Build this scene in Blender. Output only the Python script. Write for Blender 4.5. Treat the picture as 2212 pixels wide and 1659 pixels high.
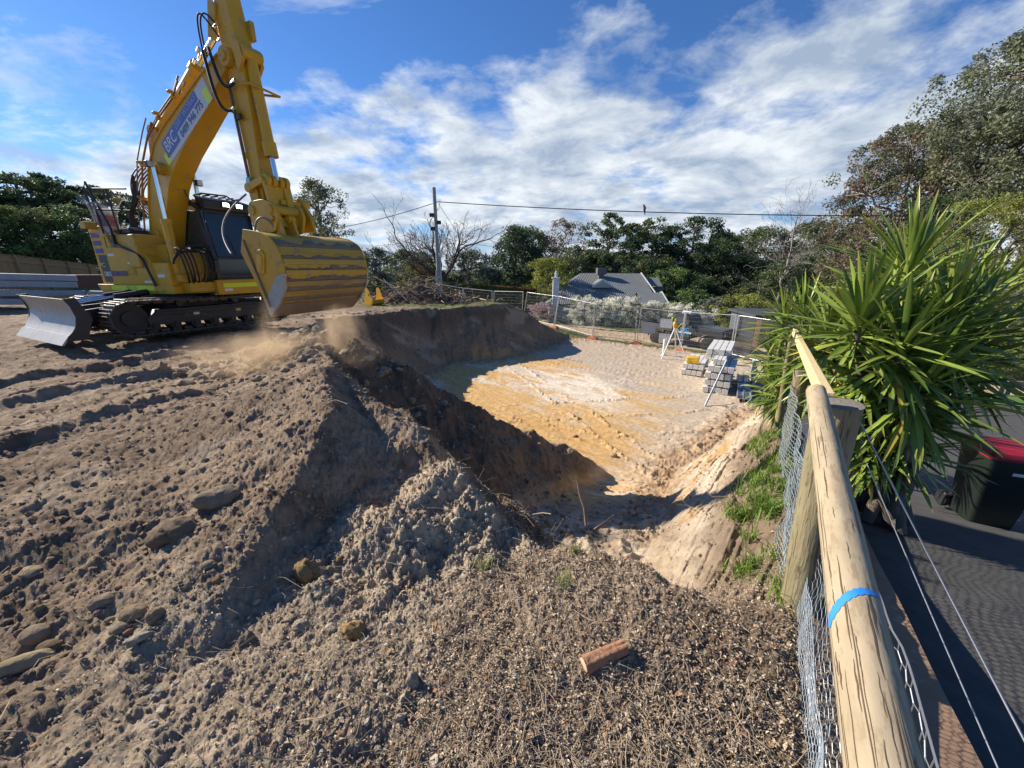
import bpy, math, random
import numpy as np
from mathutils import Vector, Matrix
for o in list(bpy.data.objects): bpy.data.objects.remove(o)
scene = bpy.context.scene
COL = scene.collection
R = math.radians
# ------------------------------------------------------------------ camera
PITCH = 17.2; EYE = 1.6
cd = bpy.data.cameras.new('camera'); cam = bpy.data.objects.new('camera', cd); COL.objects.link(cam)
cam.location = (0, 0, EYE); cam.rotation_euler = (R(90 - PITCH), 0, 0)
cd.sensor_width = 36; cd.lens = 13.35; cd.clip_start = 0.02; cd.clip_end = 2000
scene.camera = cam
scene.render.resolution_x = 1024; scene.render.resolution_y = 768
# ------------------------------------------------------------------ light
SUN_AZ = math.atan2(-0.9, 0.42); SUN_EL = R(30.5)
SUN = Vector((math.sin(SUN_AZ) * math.cos(SUN_EL), math.cos(SUN_AZ) * math.cos(SUN_EL), math.sin(SUN_EL)))
sd = bpy.data.lights.new('sun', 'SUN'); sun = bpy.data.objects.new('sun', sd); COL.objects.link(sun)
sd.energy = 5.0; sd.angle = R(0.5); sd.color = (1.0, 0.90, 0.76)
sun.rotation_euler = (-SUN).to_track_quat('-Z', 'Y').to_euler()
scene.view_settings.view_transform = 'Standard'; scene.view_settings.look = 'None'
scene.view_settings.exposure = 0.74; scene.view_settings.gamma = 1
w = bpy.data.worlds.new('World'); scene.world = w; w.use_nodes = True
def build_world():
    nt = w.node_tree; N = nt.nodes; L = nt.links; N.clear()
    def nd(t, **k):
        n = N.new(t)
        for a, b in k.items(): setattr(n, a, b)
        return n
    def mth(op, a, b=None, c=None, clamp=False):
        n = nd('ShaderNodeMath', operation=op, use_clamp=clamp)
        for i, v in enumerate((a, b, c)):
            if v is None: continue
            if isinstance(v, (int, float)): n.inputs[i].default_value = v
            else: L.new(v, n.inputs[i])
        return n.outputs[0]
    sky = nd('ShaderNodeTexSky', sky_type='NISHITA', sun_disc=False, sun_elevation=SUN_EL, sun_rotation=SUN_AZ)
    sky.air_density = 1.0; sky.dust_density = 0.15; sky.ozone_density = 2.5
    tc = nd('ShaderNodeTexCoord'); sx = nd('ShaderNodeSeparateXYZ'); L.new(tc.outputs['Generated'], sx.inputs[0])
    x, y, z = sx.outputs
    zz = mth('MAXIMUM', z, 0.0)
    den = mth('ADD', zz, 0.22)
    px = mth('DIVIDE', x, den); py = mth('DIVIDE', y, den)
    cv = nd('ShaderNodeCombineXYZ'); L.new(px, cv.inputs[0]); L.new(py, cv.inputs[1])
    def noise(sc, det, rough, scale=(1, 1, 1), loc=(0, 0, 0), rot=0.0, dist=0.0):
        mp = nd('ShaderNodeMapping'); L.new(cv.outputs[0], mp.inputs[0])
        mp.inputs['Scale'].default_value = scale; mp.inputs['Location'].default_value = loc
        mp.inputs['Rotation'].default_value = (0, 0, rot)
        n = nd('ShaderNodeTexNoise'); L.new(mp.outputs[0], n.inputs['Vector'])
        n.inputs['Scale'].default_value = sc; n.inputs['Detail'].default_value = det
        n.inputs['Roughness'].default_value = rough; n.inputs['Distortion'].default_value = dist
        return n.outputs['Fac']
    big = noise(1.7, 10, 0.60, dist=0.10, loc=(3.1, 1.7, 0))
    wis = noise(1.7, 10, 0.64, scale=(0.7, 1.4, 1), rot=R(-14), dist=0.35, loc=(0.4, 5.2, 0))
    # cloud bank: covers the far side of a slanting line, blue overhead
    f = mth('SUBTRACT', mth('ADD', py, mth('MULTIPLY', mth('MAXIMUM', px, 0.0), 0.60)), 1.74)
    cov = mth('MULTIPLY', f, 0.55)
    cov = mth('MINIMUM', mth('MAXIMUM', cov, -0.20), 0.14)
    left = mth('MULTIPLY', mth('MINIMUM', mth('MAXIMUM', mth('MULTIPLY', px, -1.0), -1.0), 1.6), 0.045)
    d1 = mth('MULTIPLY', mth('SUBTRACT', mth('ADD', big, cov), 0.465), 7.5, clamp=True)
    d2 = mth('MULTIPLY', mth('SUBTRACT', mth('ADD', mth('ADD', wis, left), mth('MULTIPLY', cov, 0.35)), 0.515), 5.0, clamp=True)
    d = mth('MAXIMUM', mth('POWER', d1, 1.1), mth('MULTIPLY', d2, 0.85))
    # hazy band on the horizon
    hz = mth('POWER', mth('SUBTRACT', 1.0, zz), 12.0)
    d = mth('MAXIMUM', d, mth('MULTIPLY', hz, 0.75))
    sh = noise(2.4, 9, 0.62, loc=(7.7, 2.2, 0), dist=0.3)
    shade = nd('ShaderNodeValToRGB'); L.new(sh, shade.inputs[0])
    e = shade.color_ramp.elements
    e[0].position = 0.38; e[0].color = (3.4, 4.3, 5.7, 1); e[1].position = 0.62; e[1].color = (8.0, 8.5, 9.0, 1)
    # brighter towards the sun
    dt = nd('ShaderNodeVectorMath', operation='DOT_PRODUCT'); L.new(tc.outputs['Generated'], dt.inputs[0]); dt.inputs[1].default_value = SUN
    glow = mth('POWER', mth('MAXIMUM', dt.outputs['Value'], 0.0), 3.5)
    gm = nd('ShaderNodeVectorMath', operation='SCALE'); L.new(shade.outputs[0], gm.inputs[0]); L.new(mth('ADD', mth('MULTIPLY', glow, 0.25), 0.86), gm.inputs['Scale'])
    sk = nd('ShaderNodeMix', data_type='RGBA', blend_type='MULTIPLY'); sk.inputs[0].default_value = 1.0
    L.new(sky.outputs[0], sk.inputs[6]); sk.inputs[7].default_value = (0.42, 0.70, 1.08, 1)
    mx = nd('ShaderNodeMix', data_type='RGBA'); L.new(d, mx.inputs[0]); L.new(sk.outputs[2], mx.inputs[6]); L.new(gm.outputs[0], mx.inputs[7])
    bg = nd('ShaderNodeBackground'); bg.inputs['Strength'].default_value = 0.078
    L.new(mx.outputs[2], bg.inputs[0]); out = nd('ShaderNodeOutputWorld'); L.new(bg.outputs[0], out.inputs[0])
build_world()
# ------------------------------------------------------------------ picture -> world (places things where their distance puts them)
CP, SP = math.cos(R(PITCH)), math.sin(R(PITCH))
def ray(px, py):
    dx, dy = px - 1106.0, 829.5 - py
    return dx, 820 * CP + dy * SP, dy * CP - 820 * SP
def at(px, py, t):
    a, b, c = ray(px, py); return Vector((a * t, b * t, EYE + c * t))
def atz(px, py, z):
    a, b, c = ray(px, py); t = (z - EYE) / c; return Vector((a * t, b * t, z))
def col_z(px, py, y):            # height reached at distance y in direction px,py
    a, b, c = ray(px, py); return EYE + c * y / b
# ------------------------------------------------------------------ tagging and mesh helpers
def tag(o, label=None, cat=None, group=None, kind=None):
    if label: o['label'] = label
    if cat: o['category'] = cat
    if group: o['group'] = group
    if kind: o['kind'] = kind
    return o
def empty(name, loc=(0, 0, 0), rz=0.0, label=None, cat=None, group=None):
    o = bpy.data.objects.new(name, None); COL.objects.link(o); o.empty_display_size = 0.1
    o.location = loc; o.rotation_euler = (0, 0, rz); tag(o, label, cat, group); return o
def link_mesh(name, me, m=None, parent=None, smooth=None, bevel=0.0):
    o = bpy.data.objects.new(name, me); COL.objects.link(o)
    if m is not None:
        for q in (m if isinstance(m, (list, tuple)) else [m]): me.materials.append(q)
    if parent is not None: o.parent = parent
    if smooth is not None:
        me.shade_smooth()
        if smooth < 180: me.set_sharp_from_angle(angle=R(smooth))
    if bevel > 0:
        b = o.modifiers.new('bevel', 'BEVEL'); b.width = bevel; b.segments = 2; b.limit_method = 'ANGLE'; b.angle_limit = R(40)
    return o
def np_mesh(name, V, F, cols=None):
    V = np.asarray(V, dtype=np.float32); F = np.asarray(F, dtype=np.int32); n = F.shape[1]
    me = bpy.data.meshes.new(name)
    me.vertices.add(len(V)); me.vertices.foreach_set('co', V.ravel())
    me.loops.add(F.size); me.loops.foreach_set('vertex_index', F.ravel())
    me.polygons.add(len(F)); me.polygons.foreach_set('loop_start', np.arange(0, F.size, n, dtype=np.int32))
    if cols is not None:
        a = me.color_attributes.new('Col', 'FLOAT_COLOR', 'POINT')
        c = np.ones((len(V), 4), dtype=np.float32); c[:, :3] = cols; a.data.foreach_set('color', c.ravel())
    me.update(calc_edges=True)
    return me
class MB:
    """collects solids; build() links them as ONE mesh object"""
    def __init__(s, M=None): s.v = []; s.f = []; s.M = M or Matrix()
    def add(s, vs, fs, M=None):
        b = len(s.v); T = s.M @ M if M is not None else s.M
        s.v += [T @ Vector(p) for p in vs]; s.f += [tuple(b + i for i in f) for f in fs]; return s
    def box(s, c, d, M=None, rz=0.0, taper=1.0):
        x, y, z = d[0] / 2, d[1] / 2, d[2] / 2; k = taper
        vs = [(-x, -y, -z), (x, -y, -z), (x, y, -z), (-x, y, -z), (-x * k, -y * k, z), (x * k, -y * k, z), (x * k, y * k, z), (-x * k, y * k, z)]
        fs = [(3, 2, 1, 0), (4, 5, 6, 7), (0, 1, 5, 4), (1, 2, 6, 5), (2, 3, 7, 6), (3, 0, 4, 7)]
        T = Matrix.Translation(c) @ Matrix.Rotation(rz, 4, 'Z')
        return s.add(vs, fs, (M @ T) if M is not None else T)
    def bar(s, p, q, a, b=None, up=(0, 0, 1)):
        p, q = Vector(p), Vector(q); b = b or a; d = q - p; L = d.length
        if L < 1e-6: return s
        d /= L; u = Vector(up)
        if abs(d.dot(u)) > 0.98: u = Vector((0, 1, 0))
        sx = d.cross(u).normalized(); sz = sx.cross(d)
        vs = [c + sx * i * a / 2 + sz * j * b / 2 for c in (p, q) for i, j in ((-1, -1), (1, -1), (1, 1), (-1, 1))]
        return s.add(vs, [(3, 2, 1, 0), (4, 5, 6, 7), (0, 1, 5, 4), (1, 2, 6, 5), (2, 3, 7, 6), (3, 0, 4, 7)])
    def tube(s, pts, r, n=8, caps=True):
        pts = [Vector(p) for p in pts]; m = len(pts)
        rr = r if isinstance(r, (list, tuple)) else [r] * m
        ref = None; vs = []
        for i, p in enumerate(pts):
            d = (pts[min(i + 1, m - 1)] - pts[max(i - 1, 0)]).normalized()
            if ref is None:
                ref = Vector((0, 0, 1)) if abs(d.z) < 0.9 else Vector((1, 0, 0))
            sx = d.cross(ref).normalized(); sy = sx.cross(d).normalized(); ref = sy
            for k in range(n):
                a = 2 * math.pi * k / n; vs.append(p + (sx * math.cos(a) + sy * math.sin(a)) * rr[i])
        fs = [(i * n + k, i * n + (k + 1) % n, (i + 1) * n + (k + 1) % n, (i + 1) * n + k) for i in range(m - 1) for k in range(n)]
        if caps: fs += [tuple(range(n - 1, -1, -1)), tuple((m - 1) * n + k for k in range(n))]
        return s.add(vs, fs)
    def cyl(s, p, q, r, n=16): return s.tube([p, q], r, n)
    def prism(s, poly, a0, a1, axis='Y'):
        """poly: 2D outline; extruded along axis from a0 to a1"""
        def P(u, v, a):
            return (u, a, v) if axis == 'Y' else ((a, u, v) if axis == 'X' else (u, v, a))
        n = len(poly); vs = [P(u, v, a0) for u, v in poly] + [P(u, v, a1) for u, v in poly]
        fs = [tuple(range(n)), tuple(range(2 * n - 1, n - 1, -1))] + [(i, i + n, (i + 1) % n + n, (i + 1) % n) for i in range(n)]
        return s.add(vs, fs)
    def lathe(s, prof, c=(0, 0, 0), n=20, M=None):
        vs = []; fs = []
        for r, z in prof:
            for k in range(n):
                a = 2 * math.pi * k / n; vs.append((c[0] + r * math.cos(a), c[1] + r * math.sin(a), c[2] + z))
        for i in range(len(prof) - 1):
            for k in range(n): fs.append((i * n + k, i * n + (k + 1) % n, (i + 1) * n + (k + 1) % n, (i + 1) * n + k))
        fs += [tuple(range(n - 1, -1, -1)), tuple((len(prof) - 1) * n + k for k in range(n))]
        return s.add(vs, fs, M)
    def build(s, name, m, parent=None, smooth=35, bevel=0.0):
        me = bpy.data.meshes.new(name); me.from_pydata([tuple(v) for v in s.v], [], s.f)
        import bmesh
        b = bmesh.new(); b.from_mesh(me); bmesh.ops.recalc_face_normals(b, faces=b.faces[:]); b.to_mesh(me); b.free()
        me.update()
        return link_mesh(name, me, m, parent, smooth, bevel)
def arc_pts(p, q, sag, n=14, d=(0, 0, -1)):
    p, q, d = Vector(p), Vector(q), Vector(d)
    return [p.lerp(q, i / n) + d * sag * 4 * (i / n) * (1 - i / n) for i in range(n + 1)]
def curve3(p, c1, c2, q, n=14):
    p, c1, c2, q = map(Vector, (p, c1, c2, q)); r = []
    for i in range(n + 1):
        t = i / n; u = 1 - t; r.append(p * u**3 + c1 * 3 * u * u * t + c2 * 3 * u * t * t + q * t**3)
    return r
def text_obj(body, size, m, parent, M, name='lettering', extrude=0.001, bold=0.0, sx=1.0, font_shear=0.0):
    cu = bpy.data.curves.new('tmp_text', 'FONT'); cu.body = body; cu.size = size; cu.extrude = extrude
    cu.align_x = 'CENTER'; cu.align_y = 'CENTER'; cu.offset = bold; cu.shear = font_shear; cu.resolution_u = 3
    t = bpy.data.objects.new('tmp_text', cu); COL.objects.link(t)
    dg = bpy.context.evaluated_depsgraph_get(); dg.update()
    me = bpy.data.meshes.new_from_object(t.evaluated_get(dg)); bpy.data.objects.remove(t); bpy.data.curves.remove(cu)
    me.transform(M @ Matrix.Diagonal((sx, 1, 1, 1))); me.name = name
    me.materials.clear()
    return link_mesh(name, me, m, parent)
def frame(o, xdir, ydir):
    x = Vector(xdir).normalized(); y = Vector(ydir); y = (y - x * y.dot(x)).normalized(); z = x.cross(y)
    M = Matrix((x, y, z)).transposed().to_4x4(); M.translation = Vector(o); return M
# ------------------------------------------------------------------ numpy noise
def _hash(ix, iy, seed):
    h = (ix.astype(np.int64) * 374761393 + iy.astype(np.int64) * 668265263 + seed * 1442695041) & 0xffffffff
    h = ((h ^ (h >> 13)) * 1274126177) & 0xffffffff
    return ((h ^ (h >> 16)) & 0xffff).astype(np.float64) / 65535.0
def vnoise(x, y, seed=0):
    ix = np.floor(x); iy = np.floor(y); fx = x - ix; fy = y - iy
    fx = fx * fx * fx * (fx * (fx * 6 - 15) + 10); fy = fy * fy * fy * (fy * (fy * 6 - 15) + 10)
    a = _hash(ix, iy, seed); b = _hash(ix + 1, iy, seed); c = _hash(ix, iy + 1, seed); d = _hash(ix + 1, iy + 1, seed)
    return (a * (1 - fx) + b * fx) * (1 - fy) + (c * (1 - fx) + d * fx) * fy * 1.0
def fbm(x, y, oct=4, seed=0, rough=0.5, lac=2.03):
    s = 0; a = 1; t = 0
    for k in range(oct):
        c, q = math.cos(0.6 * k + 0.3), math.sin(0.6 * k + 0.3)
        s = s + a * vnoise((x * c - y * q), (x * q + y * c), seed + k); t += a; a *= rough; x = x * lac; y = y * lac
    return s / t
def billow(x, y, oct=4, seed=0, rough=0.55):
    s = 0; a = 1; t = 0
    for k in range(oct):
        c, q = math.cos(0.9 * k + 0.2), math.sin(0.9 * k + 0.2)
        s = s + a * (1 - np.abs(vnoise(x * c - y * q, x * q + y * c, seed + k) * 2 - 1) * 2) ; t += a; a *= rough; x = x * 2.1; y = y * 2.1
    return s / t
def worley(x, y, seed=0):
    ix = np.floor(x); iy = np.floor(y); d1 = np.full(np.shape(x), 9.0)
    for i in (-1, 0, 1):
        for j in (-1, 0, 1):
            cx = ix + i; cy = iy + j
            px_ = cx + _hash(cx, cy, seed); py_ = cy + _hash(cx, cy, seed + 77)
            d1 = np.minimum(d1, (x - px_)**2 + (y - py_)**2)
    return np.sqrt(d1)
def sstep(a, b, x):
    t = np.clip((x - a) / (b - a), 0, 1); return t * t * (3 - 2 * t)
# ------------------------------------------------------------------ materials
MATS = {}
def mat(name, c1, c2=None, rough=0.6, metal=0.0, scale=5.0, detail=4.0, bump=0.0, bscale=None, c3=None, p3=0.6, stretch=None, spec=0.5, coat=0.0, trans=0.0, contrast=0.25, obj=True, sheen=0):
    if name in MATS: return MATS[name]
    m = bpy.data.materials.new(name); m.use_nodes = True; nt = m.node_tree; N = nt.nodes; L = nt.links
    b = N['Principled BSDF']; b.inputs['Roughness'].default_value = rough; b.inputs['Metallic'].default_value = metal
    b.inputs['Specular IOR Level'].default_value = spec; b.inputs['Coat Weight'].default_value = coat
    if trans: b.inputs['Transmission Weight'].default_value = trans
    tc = N.new('ShaderNodeTexCoord'); mp = N.new('ShaderNodeMapping'); L.new(tc.outputs['Object'], mp.inputs[0])
    if stretch: mp.inputs['Scale'].default_value = stretch
    no = N.new('ShaderNodeTexNoise'); L.new(mp.outputs[0], no.inputs['Vector']); no.inputs['Scale'].default_value = scale; no.inputs['Detail'].default_value = detail
    no.inputs['Roughness'].default_value = 0.6
    c2 = c2 or tuple(x * 0.8 for x in c1)
    r = N.new('ShaderNodeValToRGB'); L.new(no.outputs['Fac'], r.inputs[0]); e = r.color_ramp.elements
    e[0].position = 0.5 - contrast; e[0].color = (*c2, 1); e[1].position = 0.5 + contrast; e[1].color = (*c1, 1)
    colout = r.outputs[0]
    if c3:
        n2 = N.new('ShaderNodeTexNoise'); L.new(mp.outputs[0], n2.inputs['Vector']); n2.inputs['Scale'].default_value = scale * 2.7; n2.inputs['Detail'].default_value = 6; n2.inputs['Roughness'].default_value = 0.7
        r2 = N.new('ShaderNodeValToRGB'); L.new(n2.outputs['Fac'], r2.inputs[0]); r2.color_ramp.elements[0].position = p3 - 0.04; r2.color_ramp.elements[1].position = p3 + 0.04
        mx = N.new('ShaderNodeMix'); mx.data_type = 'RGBA'; L.new(r2.outputs[0], mx.inputs[0]); L.new(colout, mx.inputs[6]); mx.inputs[7].default_value = (*c3, 1); colout = mx.outputs[2]
    L.new(colout, b.inputs['Base Color'])
    if bump:
        n3 = N.new('ShaderNodeTexNoise'); L.new(mp.outputs[0], n3.inputs['Vector']); n3.inputs['Scale'].default_value = bscale or scale * 4; n3.inputs['Detail'].default_value = 6
        bp = N.new('ShaderNodeBump'); bp.inputs['Strength'].default_value = bump; bp.inputs['Distance'].default_value = 0.01; L.new(n3.outputs['Fac'], bp.inputs['Height']); L.new(bp.outputs[0], b.inputs['Normal'])
    MATS[name] = m; return m
def emis(name, c, s):
    m = bpy.data.materials.new(name); m.use_nodes = True; b = m.node_tree.nodes['Principled BSDF']
    b.inputs['Emission Color'].default_value = (*c, 1); b.inputs['Emission Strength'].default_value = s; return m
def attr_mat(name, rough=0.6, trans=0.25, spec=0.3, nscale=0, bump=0.0, bscale=60, mul=(0.7, 1.25)):
    """surface whose own colour is stored per vertex, with fine procedural variation"""
    if name in MATS: return MATS[name]
    m = bpy.data.materials.new(name); m.use_nodes = True; nt = m.node_tree; N = nt.nodes; L = nt.links
    b = N['Principled BSDF']; b.inputs['Roughness'].default_value = rough; b.inputs['Specular IOR Level'].default_value = spec
    at_ = N.new('ShaderNodeAttribute'); at_.attribute_name = 'Col'; c = at_.outputs['Color']
    geo = N.new('ShaderNodeNewGeometry')
    if nscale:
        n = N.new('ShaderNodeTexNoise'); L.new(geo.outputs['Position'], n.inputs['Vector']); n.inputs['Scale'].default_value = nscale; n.inputs['Detail'].default_value = 7; n.inputs['Roughness'].default_value = 0.65
        mr = N.new('ShaderNodeMapRange'); L.new(n.outputs['Fac'], mr.inputs[0]); mr.inputs[1].default_value = 0.3; mr.inputs[2].default_value = 0.7; mr.inputs[3].default_value = mul[0]; mr.inputs[4].default_value = mul[1]
        vm = N.new('ShaderNodeVectorMath'); vm.operation = 'SCALE'; L.new(c, vm.inputs[0]); L.new(mr.outputs[0], vm.inputs['Scale']); c = vm.outputs[0]
    L.new(c, b.inputs['Base Color'])
    if bump:
        n3 = N.new('ShaderNodeTexNoise'); L.new(geo.outputs['Position'], n3.inputs['Vector']); n3.inputs['Scale'].default_value = bscale; n3.inputs['Detail'].default_value = 8; n3.inputs['Roughness'].default_value = 0.7
        bp = N.new('ShaderNodeBump'); bp.inputs['Strength'].default_value = bump; bp.inputs['Distance'].default_value = 0.02; L.new(n3.outputs['Fac'], bp.inputs['Height']); L.new(bp.outputs[0], b.inputs['Normal'])
    if trans:
        tr = N.new('ShaderNodeBsdfTranslucent'); L.new(c, tr.inputs[0]); mx = N.new('ShaderNodeMixShader'); mx.inputs[0].default_value = trans
        L.new(b.outputs[0], mx.inputs[1]); L.new(tr.outputs[0], mx.inputs[2]); L.new(mx.outputs[0], N['Material Output'].inputs[0])
    MATS[name] = m; return m
# ------------------------------------------------------------------ terrain height
FD = np.array([0.562, 0.827]); FP = np.array([0.827, -0.562])     # along / across the log fence
CTRL = np.array([(0,0,0),(-2,0,-.05),(-3,1.5,-.05),(-5,3,0),(-8,3,.05),(-6,6,.12),(-9,6.5,.15),(-7.3,8.75,.15),(-12,10,.15),(-16,12,.1),(-21,16,.2),(-24,22,.5),(-30,15,.5),
 (-6,12,.0),(-7,16,-.2),(-5.2,18.5,-.3),(-8,22,-.35),(-2.5,20,-.38),(0,21.8,-.5),(-4,24,-.7),(-1,26,-1.3),(2.2,22.8,-1.9),(-4,32,-2.2),(-7,36,-2),(-1.5,30.3,-2.35),(2.9,26.2,-2.5),
 (5,23.5,-2.8),(7.4,22.4,-2.95),(11,18.7,-2.85),(12,16.4,-2.75),(12.9,14.2,-2.7),(7,29,-3.1),(12,23,-3.15),(16,20,-3.1),(20,14,-2.9),(0,36,-2.8),(15,32,-3.3),(25,25,-3.2),
 (10,40,-4.6),(0,50,-4.5),(20,40,-4.8),(35,30,-4),(-15,50,-1.5),(-30,40,.3),(-40,20,.8),(10,70,-7),(40,60,-7),(-20,80,-3),(0,100,-8),(60,100,-8),(80,30,-4),
 (1.4,1.5,0),(3,3.7,-.3),(4.6,6.1,-1.0),(6,8.2,-1.6),(7.6,10.8,-2.5),(10,13.5,-2.7),(.8,-2,0),(-3,-3,0),(-8,-4,0),(5,-5,-.5),(-60,60,1),(-80,0,1),(0,200,-9),(150,100,-8),(-100,200,-3)], float)
def _tps_fit(C):
    n = len(C); X = C[:, :2]; d = np.linalg.norm(X[:, None] - X[None], axis=2)
    K = np.where(d > 0, d * d * np.log(d + 1e-9), 0) + np.eye(n) * 0.02
    P = np.c_[np.ones(n), X]; A = np.zeros((n + 3, n + 3)); A[:n, :n] = K; A[:n, n:] = P; A[n:, :n] = P.T
    return np.linalg.solve(A, np.r_[C[:, 2], 0, 0, 0])
_W = _tps_fit(CTRL)
def tps(x, y):
    r = _W[-3] + _W[-2] * x + _W[-1] * y
    for (cx, cy, _), wt in zip(CTRL, _W[:-3]):
        d2 = (x - cx)**2 + (y - cy)**2; r = r + wt * 0.5 * d2 * np.log(d2 + 1e-12)
    return r
FOOT = [(1.1,2.75),(1.75,3.9),(2.35,5.1),(2.9,6.2),(3.6,7.4),(5.0,8.6),(7.4,10.9),(10.0,13.5),(13.2,13.2),(12.3,16.6),(11.2,18.9),(7.4,22.6),(5.0,23.6),(3.6,23.6),(1.8,20.6),(-.4,18.4),(-3.0,17.2),(-3.7,15.2),
        (-3.9,12.6),(-3.0,10.6),(-1.6,9.3),(-.3,8.2),(.35,7.2),(.22,6.0),(.02,5.0),(.2,4.1),(.55,3.4)]
def seg_d(x, y, a, b):
    ax, ay = a[:2]; bx, by = b[:2]; dx, dy = bx - ax, by - ay
    t = np.clip(((x - ax) * dx + (y - ay) * dy) / (dx * dx + dy * dy + 1e-12), 0, 1)
    return np.hypot(x - ax - t * dx, y - ay - t * dy), t
def poly_sd(x, y, P):
    d = np.full(np.shape(x), 1e9); ins = np.zeros(np.shape(x), bool); n = len(P)
    for i in range(n):
        a, b = P[i], P[(i + 1) % n]; d = np.minimum(d, seg_d(x, y, a, b)[0])
        c = ((a[1] > y) != (b[1] > y)); xx = (b[0] - a[0]) * (y - a[1]) / ((b[1] - a[1]) or 1e-9) + a[0]
        ins ^= (c & (x < xx))
    return np.where(ins, -d, d)
def ridge(x, y, pts, k, rnd=0.15):
    m = np.full(np.shape(x), -99.0)
    for a, b in zip(pts[:-1], pts[1:]):
        d, t = seg_d(x, y, a, b); z = a[2] * (1 - t) + b[2] * t
        m = np.maximum(m, z - k * (np.sqrt(d * d + rnd * rnd) - rnd))
    return m
def smax(a, b, k=0.08):
    h = np.clip(0.5 + 0.5 * (a - b) / k, 0, 1); return b * (1 - h) + a * h + k * h * (1 - h)
def smin(a, b, k=0.08): return -smax(-a, -b, k)
def zdrive(s):
    return np.interp(s, [-6, 1.2, 2.4, 3.4, 5.7, 12.8, 15.5, 40], [-.85, -.66, -.54, -.60, -1.08, -2.55, -2.95, -3.1])
def terrain_parts(x, y):
    x = np.asarray(x, float); y = np.asarray(y, float)
    s = FD[0] * x + FD[1] * y; p = FP[0] * x + FP[1] * y
    base = tps(x, y)
    m1 = ridge(x, y, [(-4.9,7.4,.25),(-3.6,6.7,.5),(-2.2,5.35,.68),(-1.95,4.4,.60),(-1.86,3.6,.60),(-1.45,2.8,.48),(-1.38,2.05,.30)], .34, .12)
    xr = np.interp(y, [1.9, 2.05, 2.8, 3.6, 5.35], [-1.39, -1.38, -1.45, -1.86, -2.2])
    m1 = m1 - .55 * np.maximum(0, x - xr) * sstep(0, .12, x - xr) * sstep(5.2, 4.0, y)
    m1 = np.maximum(m1, ridge(x, y, [(-1.9,3.75,.52),(-1.1,3.2,.30),(-.5,2.75,.12)], .8, .1))
    m1 = np.maximum(m1, ridge(x, y, [(-6,3.2,.10),(-4.0,2.7,.16),(-2.5,2.4,.20),(-1.9,2.5,.3)], .3, .3))
    m2 = ridge(x, y, [(-1.0,1.7,.02),(-.66,1.98,.20),(-.32,2.28,.33),(0.02,2.40,.22),(.40,2.3,.02)], .68, .12)
    m2 = np.maximum(m2, ridge(x, y, [(-.66,1.98,.18),(-.55,1.55,.04)], .7, .1))
    h3 = ridge(x, y, [(-1.9,.75,-.02),(-.6,1.1,.03),(.3,1.3,.08),(.9,1.2,.06)], .25, .5)
    hd = np.hypot((x + 3.35) / 1.25, (y - 6.1) / .8); dump = .62 - .5 * hd
    near = np.exp(-((x + .3)**2 + (y - 1)**2) / 30)
    # toe line: the heap stands about a third of a metre above the near strip
    tp = [(-9,1.9),(-4.0,1.42),(-2.6,1.50),(-2.0,1.66),(-1.45,1.86),(-1.08,2.12),(-.80,2.45),(-.62,2.85),(-.2,3.5)]
    tx = np.array([q[0] for q in tp]); ty = np.array([q[1] for q in tp]); tr = np.full(np.shape(x), 9.0)
    for a, b in zip(tp[:-1], tp[1:]): tr = np.minimum(tr, seg_d(x, y, a, b)[0])
    sgn = np.where(y > np.interp(x, tx, ty), 1.0, -1.0); ts = tr * sgn + (fbm(x * 2, y * 2, 3, 19) - .5) * .16
    base = base - .24 * np.exp(-((ts + .10) / .28)**2) * sstep(4.4, 3.4, y) + .21 * sstep(-.10, .26, ts) * sstep(.2, -.5, x) * sstep(7, 5, np.hypot(x, y))
    z = smax(base, m1, .1); z = smax(z, m2, .05); z = smax(z, h3, .1); z = smax(z, dump, .2)
    sd = poly_sd(x, y, FOOT)
    floor = -2.78 + .36 * np.clip(7.2 - y, 0, 4) + .02 * np.clip(y - 16, 0, 9) * 0
    wob = (fbm(x * .9, y * .9, 3, 5) - .5) * .9
    kk = np.interp(y, [0, 6, 9, 14, 24], [1.12, 1.0, 1.1, 1.35, 1.2])
    bank = floor + kk * np.maximum(sd + wob * sstep(0, 1.2, sd), 0)
    pit = sstep(-.05, .12, z - bank)
    z = smin(z, bank, .10)
    spur = ridge(x, y, [(-2.2,5.35,.62),(-1.75,5.55,.18),(-1.2,5.9,-.36),(0,6.6,-1.27),(1.0,7.2,-1.92),(1.7,7.5,-2.5)], 1.0, .12)
    z = smax(z, spur, .10); pit = np.maximum(pit, sstep(-.05, .1, spur - z + .04))
    # right of the log fence: verge then driveway
    zd = zdrive(s)
    vz = np.interp(s, [-6, 2.0, 4.7, 8, 12.8, 40], [.02, 0, -.35, -1.2, -2.6, -3.0])
    verge = vz + (np.minimum(zd + .05, vz) - vz) * sstep(.5, .72, p)
    side = verge + (zd - .05 - verge) * sstep(.95, 1.0, p)
    tR = sstep(.28, .5, p) * sstep(16.5, 13.5, s)
    tR = np.where(p > .5, sstep(24, 20.5, s), tR)
    z = z * (1 - tR) + side * tR
    return dict(z=z, s=s, p=p, sd=sd, pit=pit, m1=m1, m2=m2, base=base, bank=bank, tR=tR, tr=tr, floor=floor)
def _rut(x, y, c):
    dx, dy = x - c[0], y - c[1]; u = .45 * dx + .89 * dy; v = .89 * dx - .45 * dy; return u, v
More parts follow.
